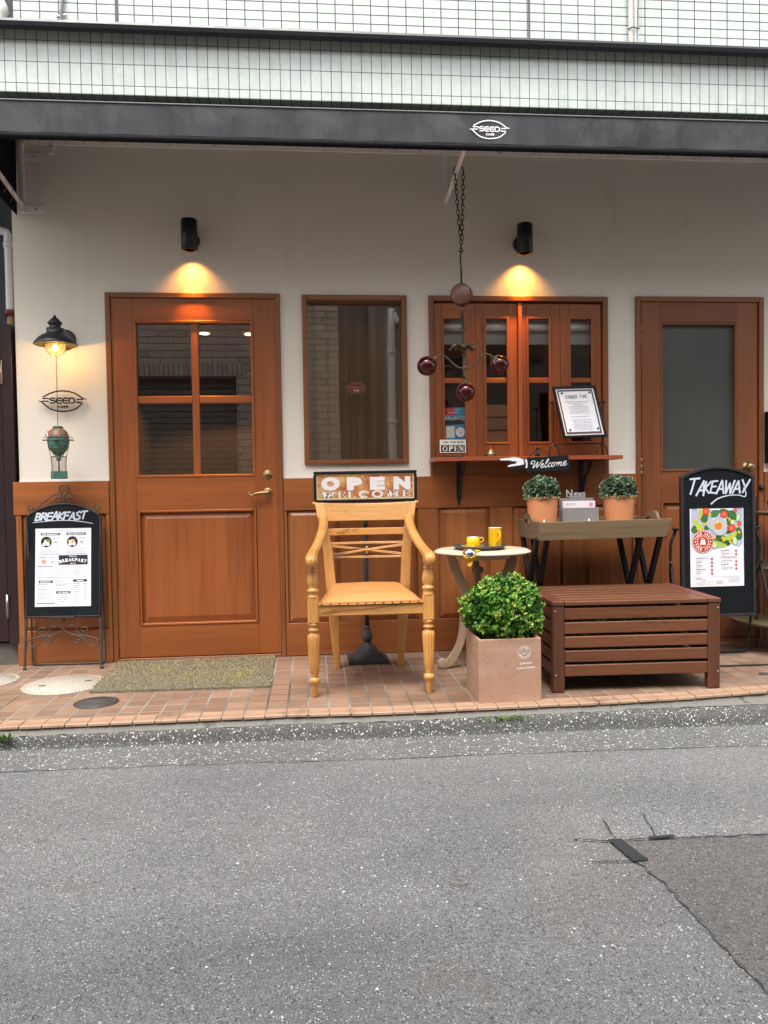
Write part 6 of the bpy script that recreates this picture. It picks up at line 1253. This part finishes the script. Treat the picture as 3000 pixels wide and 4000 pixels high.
# ------------------------------------------------------------------ slatted storage bench
be = thing('slatted_bench', 'reddish brown slatted storage bench standing at the front of the sidewalk', 'bench', (1.112, -1.03, 0))
BR = Matrix.Translation((1.112, -1.025, 0)) @ Matrix.Rotation(R_(-2.2), 4, 'Z'); BW, BD = .812, .585
def BM(): m_ = MB(); m_.T = BR; return m_
for i, (x, y) in enumerate(((0, 0), (BW-.058, 0), (0, BD-.045), (BW-.058, BD-.045))):
    mb = BM(); mb.box(x, x+.057, y, y+.045, .001, .413, BEN_V, .004); lg = mb.build('leg', be)
    if y == 0:
        for z in (.083, .388): m2 = BM(); m2.lathe([(.0001, -.0035), (.0042, -.003), (.0052, 0)], (x+(.013 if i == 0 else .052-.006), 0, z), STEEL, 12, 'Y'); m2.build('bolt', lg)
for k in range(5):
    z0 = .077+.0677*k; mb = BM(); mb.box(.0585, BW-.0595, .003, .02, z0, z0+.054, BEN_H, .003); mb.build('front_slat', be); mb = BM(); mb.box(.0585, BW-.0595, BD-.02, BD-.003, z0, z0+.054, BEN_H, .003); mb.build('rear_slat', be)
    for x in (.003, BW-.02): mb = BM(); mb.box(x, x+.017, .046, BD-.046, z0, z0+.054, BEN_Y, .003); mb.build('side_slat', be)
mb = BM(); mb.box(-.002, .057, -.004, BD+.002, .4145, .4355, BEN_Y, .003); mb.cut(); mb.box(BW-.06, BW+.002, -.004, BD+.002, .4145, .4355, BEN_Y, .003); build_split(mb, 'lid_board', be)
ns = 7; sw = (BD+.006)/ns
for k in range(ns): mb = BM(); mb.box(.059, BW-.062, -.004+sw*k, -.004+sw*(k+1)-.010, .415, .435, BEN_H, .003); mb.build('lid_slat', be)
mb = BM(); mb.box(.03, BW-.03, .03, BD-.03, .085, .10, pm('bench_floor', (.02, .014, .01), .8)); mb.build('floor', be)
mb = MB(); rnd = random.Random(9); LFM = [leafm('stored_leaf', '4b5f3c', .5, .1), leafm('stored_leaf_pale', '7c8f6c', .5, .1)]
for i in range(420):
    x = 1.19+rnd.random()*.68; z = .30+.04*noise.noise((x*6, 0, 4))+rnd.uniform(-.03, .05); y = -.985+rnd.uniform(-.004, .12); a = rnd.uniform(0, 6.28)
    if i < 8: x, z, y = (1.27, 1.37, 1.58, 1.80, 1.42, 1.50, 1.34, 1.72)[i], (.272, .343, .278, .342, .14, .346, .343, .275)[i], -1.015-.035*(x-1.1)*0
    d = Vector((math.cos(a), rnd.uniform(-.6, .2), math.sin(a)*.6)).normalized()*.028; s_ = d.cross(Vector((0, 1, .3))).normalized()*.008; o = Vector((x, y, z))
    mb.add([o-d*.5, o+s_, o+d*.5, o-s_], [(0, 1, 2, 3)], LFM[i % 2])
tag(mb.build('stored_greenery', None, (1.5, -.95, .1)), 'dusty green leaves showing through the gaps of the slatted bench', 'foliage', kind='stuff')

# ------------------------------------------------------------------ butler tray table with its load
tt = thing('butler_tray_table', 'weathered wooden tray table on crossed black legs below the shelf', 'table', (1.54, -.38, 0))
mb = MB()
def slab(p4, q4, m):  # p4 outer face, q4 inner face
    mb.add(p4+q4, [(0, 1, 2, 3), (4, 5, 6, 7), (0, 1, 5, 4), (1, 2, 6, 5), (2, 3, 7, 6), (3, 0, 4, 7)], m)
fx0, fx1, bx0, bx1 = 1.178, 1.903, 1.172, 1.90; yf, yb_ = -.607, -.14
slab([(1.184, yf+.018, .692), (1.880, yf+.018, .699), (1.903, yf, .797), (1.178, yf, .79)], [(1.184, yf+.034, .692), (1.880, yf+.034, .699), (1.903, yf+.016, .797), (1.178, yf+.016, .79)], GREY_H); mb.cut()
slab([(1.186, yb_-.018, .692), (1.880, yb_-.018, .699), (1.903, yb_, .797), (1.178, yb_, .79)], [(1.186, yb_-.034, .692), (1.880, yb_-.034, .699), (1.903, yb_-.016, .797), (1.178, yb_-.016, .79)], GREY_H); build_split(mb, 'tray_board', tt, bevel=.002)
for s_ in (0, 1):
    mb = MB(); xo = 1.178 if not s_ else 1.903; xi = 1.194 if not s_ else 1.887; xob = 1.184 if not s_ else 1.881; xib = 1.200 if not s_ else 1.865
    L = yb_-yf-.036; prof = []
    N_ = 32
    for i in range(N_+1):
        t_ = i/N_; y = yf+.017+L*t_+.001; b = math.exp(-((t_-.5)/.17)**4)*.042; prof.append((y, .791+b))
    hs = [(-.0, 0)]
    # side board with a hand hole: lower strip, two cheeks, arched top
    vs = []; fs = []
    def XX(z, outer): k_ = (z-.692)/.1; return (xob+(xo-xob)*k_) if outer else (xib+(xi-xib)*k_)
    for i in range(N_+1):
        y, zt = prof[i]; t_ = i/N_; hole = .36 < t_ < .64; z1 = .772; z2 = .800 if hole else .772
        if hole: e = min((t_-.36), (.64-t_))/.05; e = min(1, max(0, e)); z1 = .786-.011*e; z2 = .786+.013*e
        else: z1 = z2 = .78
        for z in (.693, z1, z2, zt): vs += [(XX(z, 1), y, z), (XX(z, 0), y, z)]
    for i in range(N_):
        o = 8*i
        for (a, b) in ((0, 2), (4, 6)): fs += [(o+a, o+b, o+8+b, o+8+a), (o+a+1, o+b+1, o+8+b+1, o+8+a+1)]
        fs += [(o, o+1, o+9, o+8), (o+6, o+7, o+15, o+14)]
        fs += [(o+2, o+3, o+11, o+10), (o+4, o+5, o+13, o+12)]
    mb.add(vs, fs, GREY_Y); mb.build('handle_board', tt)
mb = MB(); mb.box(1.202, 1.864, -.573, -.175, .745, .755, GREY_H); mb.box(1.21, 1.86, -.56, -.18, .700, .712, GREY_H); mb.build('tray_floor', tt)
def strut(mb, a, b, w, d, m):
    a, b = Vector(a), Vector(b); dn = (b-a).normalized(); s1 = Vector((1, 0, 0)); s1 = (s1-dn*s1.dot(dn)).normalized(); s2 = dn.cross(s1); vs = []
    for p in (a, b):
        for (i, j) in ((-1, -1), (1, -1), (1, 1), (-1, 1)): vs.append(p+s1*w*i/2+s2*d*j/2)
    mb.add(vs, [(0, 1, 2, 3), (4, 5, 6, 7)]+[(k, (k+1) % 4, 4+(k+1) % 4, 4+k) for k in range(4)], m)
for x in (1.190, 1.246, 1.762, 1.872):
    for ya, yb2 in ((-.555, -.19), (-.19, -.555)): mb = MB(); strut(mb, (x+(.012 if ya > -.3 else -.012), ya, .70), (x+(.012 if ya > -.3 else -.012), yb2, .004), .022, .030, BLACKW); mb.build('leg', tt)
# two topiary pots
def pot(x, y, z, label):
    r = thing('potted_topiary', label, 'potted plant', (x, y, z), 'clipped topiary balls in terracotta pots'); mb = MB()
    mb.lathe([(.052, .001), (.068, .004), (.074, .014), (.077, .04), (.085, .145), (.0855, .152), (.0885, .156), (.0885, .166), (.085, .168), (.082, .166), (.080, .15), (.0001, .148)], (x, y, z), TERRA, 44); mb.build('pot', r)
    mb = MB(); leafcloud(mb, (x, y, z+.186), (.097, .095, .092), 1300, .0115, .0095, TP_, 21, 5, .86, z+.155, .12, .1); mb.sphere((x, y, z+.186), .078, pm('topiary_core', (.012, .016, .012), 1, bump=0), 16); mb.build('foliage', r, fix=False); return r
p1 = pot(1.256, -.40, .7555, 'clipped green ball in terracotta pot, the pot left of the News rack'); dup(p1, (1.692, -.40, .7555), 'clipped green ball in terracotta pot, the pot right of the News rack')
# news rack
nr = thing('news_rack', 'grey tin letter rack topped by the word News, between the two pots', 'rack', (1.47, -.38, .7555)); mb = MB()
mb.box(1.368, 1.566, -.352, -.348, .756, .910, TIN, .001); mb.build('back_plate', nr)
mb = MB(); mb.box(1.372, 1.576, -.406, -.402, .757, .858, TIN, .001); mb.box(1.3725, 1.5755, -.4015, -.3525, .757, .760, TIN); mb.build('front_plate', nr)
mb = MB(); mb.box(1.41, 1.52, -.352, -.349, .909, .922, TIN, .001); sh = Sheet(mb, (1.464, -.3525, .918)); TN = pm('tin_letter', (.42, .41, .40), .5, .2); sh.text('N', -.037, .0, .040, TN, 0, w=.036, bold=.015, thick=.004); sh.text('ews', .022, .0, .025, TN, 0, w=.066, bold=.02, thick=.004); mb.box(1.407, 1.425, -.3565, -.3535, .917, .921, TIN); mb.build('letters', nr)
mb = MB(); mb.box(1.375, 1.5615, -.388, -.378, .762, .895, PAPER); sh = Sheet(mb, (1.468, -.3885, .876), lift=.0004); PK = flat('e2608f'); PA = flat('e8dbe2'); sh.rect(-.0930, -.03, .0935, .019, PA, 0); sh.text('刷 印 社', -.045, -.004, .011, INK, 1, w=.052); sh.disc(.07, -.001, .011, PK, 1); sh.text('交', .07, -.008, .014, PA, 2); tag(mb.build('leaflets', None, (1.468, -.383, .762)), 'pink and white printed leaflets tucked in the tin News rack', 'leaflets')
for (x, y, tag_) in ((1.222, -.545, 'left of the pot'), (1.485, -.50, 'right in front of the News rack')):
    mb = MB(); mb.lathe([(.016, .7555), (.017, .758), (.017, .772), (.0001, .772)], (x, y, 0), WHITEG, 20); mb.lathe([(.0001, .772), (.0045, .775), (.0058, .782), (.004, .792), (.0001, .806)], (x, y, 0), pm('flame_white', (.85, .78, .68), .4, bump=0), 12); tag(mb.build('tealight', None, (x, y, .7555)), f'small white flame-tipped tealight in the tray, {tag_}', 'tealight', 'tealights in the wooden tray')

# ------------------------------------------------------------------ counter shelf and its load
sf_ = thing('wall_shelf', 'reddish wooden shelf on iron brackets under the serving shutters', 'shelf', (1.24, -.12, 1.13))
mb = MB(); mb.box(.690, 1.782, -.25, -.001, 1.130, 1.1525, SHELF, .002); mb.build('board', sf_)
for x in (.862, 1.610):
    mb = MB(); mb.box(x-.0155, x+.0155, -.034, -.026, .915, 1.1295, BLACK, .002); mb.box(x-.0155, x+.0155, -.22, -.034, 1.122, 1.1295, BLACK, .002)
    mb.prism([(x-.0155, .915), (x-.006, .892), (x-.009, .886), (x, .870), (x+.009, .886), (x+.006, .892), (x+.0155, .915)], -.034, -.026, BLACK)
    mb.tube([(x, -.036, .93), (x, -.055, .945), (x, -.072, .98), (x, -.10, 1.03), (x, -.125, 1.055), (x, -.15, 1.06), (x, -.165, 1.08), (x, -.178, 1.105), (x, -.195, 1.112), (x, -.205, 1.10), (x, -.198, 1.088), (x, -.19, 1.095)], [.004, .007, .009, .007, .006, .006, .007, .006, .005, .005, .005, .004], BLACK, 10, 5, flat_=(1, 1.4)); mb.build('bracket', sf_)
pq = thing('open_plaque', 'small cream and black plaque reading YES, WE ARE OPEN', 'sign', (.795, -.2, 1.153)); mb = MB(); PB = pm('cast_black', (.02, .02, .022), .5, .3); PC = pm('cast_cream', hexc('cdc6ba'), .6, var=.15, vs=40)
mb.box(.7155, .8755, -.206, -.198, 1.174, 1.2575, PB, .004); sh = Sheet(mb, (.7955, -.2065, 1.2157)); sh.rect(-.0755, -.0375, .0755, .0375, PC, 0); sh.rect(-.069, -.033, .069, .0065, PB, 1)
sh.text('YES, WE ARE', -.0, .0155, .0125, PB, 1, w=.124, bold=.03); 
for c_, u_ in (('O', -.058), ('P', -.0235), ('E', .0075), ('N', .036)): serif(sh, c_, u_, -.028, .026 if c_ != 'N' else .027, .029, PC, 2, fat=.26, thin=.12)
mb.build('plate', pq); mb = MB(); mb.tube([(.745, -.205, 1.172), (.74, -.225, 1.156), (.735, -.175, 1.1545)], .003, BLACK, 6); mb.tube([(.85, -.205, 1.172), (.855, -.225, 1.156), (.86, -.175, 1.1545)], .003, BLACK, 6); mb.tube([(.735, -.19, 1.157), (.86, -.19, 1.157)], .003, BLACK, 6); mb.build('easel_stand', pq)
bl_ = thing('call_bell', 'small brass call bell on a dark base on the shelf', 'bell', (1.02, -.18, 1.153)); mb = MB(); mb.lathe([(.037, 0), (.037, .006), (.033, .009), (.03, .012), (.0001, .012)], (1.02, -.18, 1.153), pm('dark_wood_base', hexc('3a1d12'), .4), 28); mb.build('base', bl_)
mb = MB(); mb.lathe([(.031, .013), (.0315, .015), (.028, .020), (.024, .032), (.014, .042), (.005, .046), (.0035, .049), (.004, .051), (.007, .054), (.0001, .060)], (1.02, -.18, 1.153), BRASS, 32, close=False); mb.build('dome', bl_)
# welcome hand sign
we = thing('pointing_hand_sign', 'black Welcome sign shaped as a white pointing hand hanging from the shelf', 'sign', (1.3, -.28, 1.1)); PXY = lambda x, y: (1.048+(x-625)*.000714+.0, 1.135-(y-300)*.00073*1.0)
mb = MB(); wy = -.272
def W2(x, y): a, b = PXY(x, y); return (a, b)
q4 = [W2(850, 290), W2(1188, 268), W2(1203, 388), W2(850, 408)]; mb.prism(q4, wy, wy+.008, BLACKW)
mb.prism([W2(690, 345), W2(705, 322), W2(850, 322), W2(850, 368), W2(745, 380), W2(700, 366)], wy+.001, wy+.007, BLACKW); bd_ = mb.build('board', we, bevel=.002)
mb = MB(); sh = Sheet(mb, (0, wy, 0), lift=.0005); HW = pm('painted_white', (.80, .80, .79), .5, bump=0)
def S_(pts, m, l): sh.poly([W2(*p) for p in pts], m, l)
hnd = [(626, 301), (640, 294), (700, 290), (745, 284), (795, 292), (822, 305), (826, 340), (800, 345), (775, 338), (760, 322), (700, 308), (640, 308)]
S_(hnd, HW, 0); S_([(692, 352), (712, 342), (745, 336), (775, 330), (800, 345), (770, 350), (730, 354), (700, 360)], HW, 1); S_([(832, 304), (848, 302), (854, 332), (851, 368), (838, 370), (842, 335)], HW, 1)
sh.line([W2(735, 318), W2(770, 313), (W2(785, 318))], .0015, BLACK, 2); sh.line([W2(700, 312), W2(752, 322), W2(768, 334)], .0012, BLACK, 2)
scr = [[(.35, 1.2), (0, 1.1), (-.05, 1.55), (.3, 1.8), (.62, 1.62), (.6, .9), (.55, .1), (.95, .75), (1.2, 1.5), (1.2, .8), (1.22, .08), (1.6, .8), (1.95, 1.55), (2.15, 1.75)], [(1.85, .35), (2.2, .5), (2.4, .85), (2.2, .98), (1.98, .6), (2.02, .12), (2.3, .02), (2.65, .35), (3.0, 1.2), (3.12, 1.8), (2.95, 1.85), (2.8, 1.1), (2.8, .15), (3.0, .0), (3.3, .3)],
       [(3.8, .85), (3.6, .98), (3.38, .6), (3.42, .12), (3.65, .02), (3.95, .25)], [(4.35, .92), (4.1, .9), (3.98, .45), (4.15, .03), (4.42, .12), (4.52, .55), (4.38, .9), (4.75, .82)],
       [(4.75, .8), (4.92, .95), (4.92, .5), (4.84, .02), (5.05, .6), (5.28, .96), (5.32, .55), (5.24, .02), (5.45, .6), (5.7, .96), (5.76, .5), (5.72, .1), (5.9, .02), (6.15, .3)], [(6.1, .35), (6.4, .5), (6.58, .85), (6.38, .98), (6.16, .6), (6.2, .12), (6.48, .02), (6.9, .35)]]
ax, az = W2(872, 376); k1 = (W2(1182, 0)[0]-ax)/7.1
for st in scr: sh.line([(ax+(p[0]+.22*p[1])*k1, az+p[1]*.0245+p[0]*k1*.085) for p in st], .0042, HW, 1, smooth=6)
mb.build('painted_letters', bd_)
mb = MB(); pk = W2(951, 225); mb.tube([(*W2(858, 300), 0), (*W2(900, 252), 0), (*W2(935, 230), 0), (*W2(970, 228), 0), (*W2(1020, 262), 0), (*W2(1052, 292), 0)], .0013, ROPE, 6, 3); mb.v = [Vector((p.x, wy-.004+p.z*0, p.y)) for p in mb.v]; mb.build('string', we)
mb = MB(); kx = W2(951, 0)[0]; mb.lathe([(.013, 1.153), (.014, 1.160), (.011, 1.172), (.0095, 1.182), (.006, 1.186), (.006, 1.192), (.011, 1.195), (.011, 1.200), (.0001, 1.201)], (kx, -.238, 0), BLACK, 20); tag(mb.build('shelf_knob', None, (kx, -.238, 1.153)), 'small black knob on the shelf edge holding the Welcome sign string', 'knob')
# dinner time frame
dt = thing('dinner_sign', 'tilted black framed DINNER TIME notice on an iron table stand', 'sign', (1.56, -.15, 1.153)); DO = Vector((1.5595, -.150, 1.4125)); dz = Vector((-.125, .28, 1)).normalized(); dx = Vector((1, .02, .0)).normalized(); dx = (dx-dz*dx.dot(dz)*.25).normalized(); dn_ = dx.cross(dz).normalized()
def DP(u, v, w=0): return DO+dx*u+dz*v+dn_*w
hw, hh = .131, .160; mb = MB()
for (a, b, c_, d_) in ((-hw, hw, hh-.0125, hh), (-hw, hw, -hh, -hh+.0125), (-hw, -hw+.0125, -hh+.0125, hh-.0125), (hw-.0125, hw, -hh+.0125, hh-.0125)): plate(mb, [(a, c_), (b, c_), (b, d_), (a, d_)], -.008, .012, BLACKW, DP)
plate(mb, [(-hw+.005, -hh+.005), (hw-.005, -hh+.005), (hw-.005, hh-.005), (-hw+.005, hh-.005)], -.006, .0, BLACKW, DP); mb.build('frame', dt, bevel=.002)
mb = MB(); sh = Sheet(mb, DP(0, 0, .0005), dx, dz, .0006); sh.rect(-.1165, -.1465, .1165, .1465, flat('efedf0'), 0); sh.rect(-.108, -.139, .108, .139, flat('5a3c40'), 1); sh.rect(-.1, -.125, .098, .128, PAPER, 2)
hand(sh, 'DINNER', -.066, .082, .072, .022, .0026, BK, 3, gap=.28, slant=.05, jit=.04, widths={'I': .25, 'E': .7}); hand(sh, 'TIME', .018, .084, .048, .021, .0026, BK, 3, gap=.28, slant=.05, jit=.04, widths={'I': .25, 'E': .7})
LNS = ['PLEASE NOTE TABLE CAFE USE IS NOT AVAILABLE', 'DURING DINNER TIME (6 PM - 10 PM).', 'A MINIMUM ORDER OF', 'ONE DISH AND ONE DRINK PER PERSON', 'FROM OUR DINNER MENU IS REQUIRED.', 'FOR USE OTHER THAN DINING OR ALCOHOL,', 'A TABLE CHARGE OF ¥700 PER PERSON', '(INCLUDING SERVICE CHARGE) WILL APPLY.']
for k, s_ in enumerate(LNS): sh.text(s_, .0, .060-.0105*k, .0058, INK, 3, w=.0036*len(s_)*.95, bold=.0)
sh.text('THANK YOU FOR YOUR UNDERSTANDING.', 0, -.034, .0055, INK, 3, w=.112)
for k in range(5): sh.scribble(-.06+.006*(k % 3), .062-.006*(k % 2), -.054-.0095*k, .005, LG, 3, k)
for k in range(3): sh.scribble(-.058, .06, -.098-.0088*k, .0045, LG, 3, k+9)
mb.build('notice', dt)
mb = MB(); 
for (u_, v_) in ((-.082, .118), (.086, .118), (-.082, -.112), (.088, -.108)): mb.sphere(DP(u_, v_, .006), .0062, pm('pin_brown', hexc('3b2220'), .35, bump=0), 12); mb.cut()
build_split(mb, 'pushpin', dt)
mb = MB(); SR = .0042
for (x, s_) in ((1.404, -1), (1.697, 1)):
    mb.tube([(x, -.15, 1.475), (x, -.15, 1.224)], SR, BLACK, 10); mb.tube([(x-.0275 if s_ < 0 else x-.036, -.15, 1.1535), (x-.022, -.15, 1.195), (x, -.15, 1.224), (x+.024, -.15, 1.2), (x+.033, -.15, 1.1535)], SR, BLACK, 10, 5)
    mb.tube([(x, -.15, 1.467), (x-s_*.026, -.15, 1.467)], .0035, BLACK, 8); mb.sphere((x+s_*.013, -.15, 1.468), .0085, BLACK, 14)
mb.tube([(1.404, -.15, 1.224), (1.697, -.15, 1.226)], SR, BLACK, 10); mb.build('stand', dt)

# ------------------------------------------------------------------ hanging lamp with pulley
cl = thing('hanging_lamp', 'gilt three-armed lamp with ruby glass balls hanging from a chain and pulley', 'lamp', (.83, -.35, 2.26)); ly = -.35
mb = MB(); RC = pm('rusty_chain', (.045, .032, .026), .6, .5, bump=.3)
chain(mb, (.797, ly, 2.715), (.826, ly, 2.335), .034, .017, .0026, RC); chain(mb, (.846, ly, 2.715), (.834, ly, 2.335), .034, .017, .0026, RC, 1)
mb.tube([(.797, ly, 2.715), (.800, ly, 2.728), (.82, ly, 2.737), (.84, ly, 2.728), (.846, ly, 2.715)], .003, RC, 6, 4); chain(mb, (.829, ly, 2.335), (.828, ly, 2.268), .030, .016, .0028, RC); mb.build('chain', cl)
mb = MB(); mb.tube([(.828, ly, 2.275), (.824, ly, 2.24), (.826, ly, 2.20), (.828, ly, 2.15), (.828, ly, 2.088)], [.003, .005, .004, .006, .007], BLACK, 8, 4); mb.tube([(.815, ly, 2.272), (.842, ly, 2.275)], .003, BLACK, 6); mb.build('hook', cl)
mb = MB(); PW = wood('pulley_wood', hexc('7a5240'), hexc('543425'), 'X', sc_=2, fig=.6); pc_ = Vector((.8285, ly, 2.037))
rot = Matrix.Rotation(R_(-24), 4, 'Z'); T0 = mb.T; mb.T = Matrix.Translation(pc_) @ rot
mb.lathe([(.0001, -.024), (.052, -.024), (.055, -.021), (.055, -.012), (.053, -.009), (.050, -.007), (.050, .007), (.053, .009), (.055, .012), (.055, .021), (.052, .024), (.0001, .024)], (0, 0, 0), PW, 48, 'Y'); mb.build('pulley', cl)
mb = MB(); mb.T = Matrix.Translation(pc_) @ rot; mb.lathe([(.0001, -.030), (.005, -.028), (.006, -.024)], (0, 0, 0), STEEL, 14, 'Y')
for y in (-.0255, .0255): mb.tube([(math.cos(a*PI/20)*.0555, y*.9, math.sin(a*PI/20)*.0565) for a in range(40)], .0018, RC, 6, closed=True)
mb.tube([(0, -.025, -.058), (0, .025, -.058)], .004, RC, 8); mb.build('pulley_rim', cl)
mb = MB(); mb.tube([(.831+.019*math.cos(a*PI/8), ly, 1.968+.019*math.sin(a*PI/8)) for a in range(16)], .0026, GOLDM, 8, closed=True); mb.tube([(.831, ly, 1.95), (.829, ly, 1.92), (.832, ly, 1.88), (.832, ly, 1.850)], [.006, .008, .007, .008], BLACK, 10, 4)
mb.tube([(.832-.014, ly, 1.855), (.832-.012, ly, 1.835), (.826, ly, 1.81), (.834, ly, 1.795), (.842, ly, 1.815), (.848, ly, 1.84), (.846, ly, 1.856), (.832, ly, 1.862)], .0026, WIRE, 8, 4, closed=True); chain(mb, (.834, ly, 1.803), (.834, ly, 1.768), .022, .013, .002, RC); mb.build('snap_hook', cl)
# wavy leaf canopy
mb = MB(); vs = []; fs = []; NR, NA = 6, 48
for i in range(NR+1):
    r_ = .012+.058*i/NR
    for k in range(NA):
        a = 2*PI*k/NA; rr = r_*(1+.16*math.sin(5*a)*i/NR); z = 1.768-.004*i+.010*math.sin(8*a)*(i/NR)**2+.004*math.sin(3*a+1)*i/NR; vs.append((.836+rr*math.cos(a), ly+rr*math.sin(a), z))
for i in range(NR):
    for k in range(NA): fs.append((i*NA+k, i*NA+(k+1) % NA, (i+1)*NA+(k+1) % NA, (i+1)*NA+k))
mb.add(vs, fs, GOLDM, True); mb.tube([(.79, ly-.03, 1.760), (.772, ly-.035, 1.750), (.762, ly-.035, 1.747)], [.008, .007, .004], GOLDM, 8, 3); mb.tube([(.86, ly-.02, 1.765), (.885, ly-.02, 1.767), (.900, ly-.02, 1.777), (.91, ly-.02, 1.776)], [.005, .004, .004, .003], GOLDM, 8, 3); o = mb.build('leaf_canopy', cl); md = o.modifiers.new('th', 'SOLIDIFY'); md.thickness = .002
mb = MB(); mb.lathe([(.009, 1.765), (.009, 1.745), (.013, 1.735), (.009, 1.728), (.008, 1.715), (.014, 1.712), (.014, 1.706), (.0085, 1.703), (.009, 1.69), (.0085, 1.672), (.013, 1.667), (.0145, 1.662), (.009, 1.658), (.009, 1.648), (.0115, 1.645), (.0115, 1.632), (.008, 1.628), (.0085, 1.60), (.007, 1.578)], (.839, ly, 0), GOLDM, 20); mb.build('stem', cl)
L_arm = [(.839, ly, 1.640), (.815, ly, 1.638), (.783, ly, 1.655), (.755, ly, 1.682), (.735, ly, 1.700), (.708, ly, 1.709), (.685, ly, 1.700), (.672, ly, 1.690)]
R_arm = [(.839, ly, 1.640), (.868, ly, 1.640), (.898, ly, 1.656), (.918, ly, 1.684), (.935, ly, 1.706), (.958, ly, 1.715), (.985, ly, 1.708), (.998, ly, 1.698)]
for p_ in (L_arm, R_arm): mb = MB(); mb.tube(p_, .0046, GOLDM, 12, 6); mb.build('arm', cl)
def rosette(mb, c, ax, R1, m):
    ax = Vector(ax).normalized(); u_ = ax.orthogonal().normalized(); w_ = ax.cross(u_); vs = []; fs = []; NA = 36
    for i in range(5):
        for k in range(NA): a = 2*PI*k/NA; r_ = R1*(.2+.8*i/4)*(1+.14*math.cos(6*a)*(i/4)); h = -.016*(i/4)**2+.004*math.cos(12*a)*(i/4); vs.append(Vector(c)+u_*r_*math.cos(a)+w_*r_*math.sin(a)+ax*h)
    for i in range(4):
        for k in range(NA): fs.append((i*NA+k, i*NA+(k+1) % NA, (i+1)*NA+(k+1) % NA, (i+1)*NA+k))
    mb.add(vs, fs, m, True)
for c_, r_, ax in (((.627, ly-.02, 1.645), .0535, (.72, .1, .62)), ((.8445, ly, 1.505), .0520, (0, .05, 1)), ((1.043, ly+.03, 1.661), .0525, (-.75, -.35, .55))):
    mb = MB(); mb.sphere(c_, r_, REDG, 40); mb.build('glass_ball', cl)
    mb = MB(); a_ = Vector(ax).normalized(); rosette(mb, Vector(c_)+a_*(r_*1.06), ax, .032, GOLDM if c_[0] > .7 else BRASS); mb.tube([Vector(c_)+a_*r_*.9, Vector(c_)+a_*(r_*1.35)], .010, GOLDM, 12); q = Vector(c_)+a_*(r_*1.0)+Vector((-.022, -.01, .014)); mb.tube([q, q+Vector((-.003, 0, .010))], .0018, GOLDM, 6); o = mb.build('gallery', cl)

# ------------------------------------------------------------------ tiered trays at the right edge
ts = thing('tiered_tray_stand', 'stand of round olive metal trays cut off by the right edge of the photo', 'stand', (2.76, -.28, 0)); OL = pm('olive_tray', (.20, .16, .09), .45, .4, var=.25, vs=12)
for z, r_, cx_ in ((.795, .17, 2.748), (.475, .215, 2.770), (.165, .31, 2.762)):
    mb = MB(); mb.lathe([(.0001, z-.005), (r_*.93, z-.005), (r_, z+.010), (r_+.003, z+.014), (r_, z+.015), (r_*.93, z), (.0001, z)], (cx_, -.28, 0), OL, 56); mb.build('tray', ts)
mb = MB()
for k in range(3): a = k*2*PI/3+.6; mb.tube([(2.76+.16*math.cos(a), -.28+.16*math.sin(a), 0), (2.76+.16*math.cos(a), -.28+.16*math.sin(a), .9)], .006, BLACK, 8)
mb.build('post', ts)
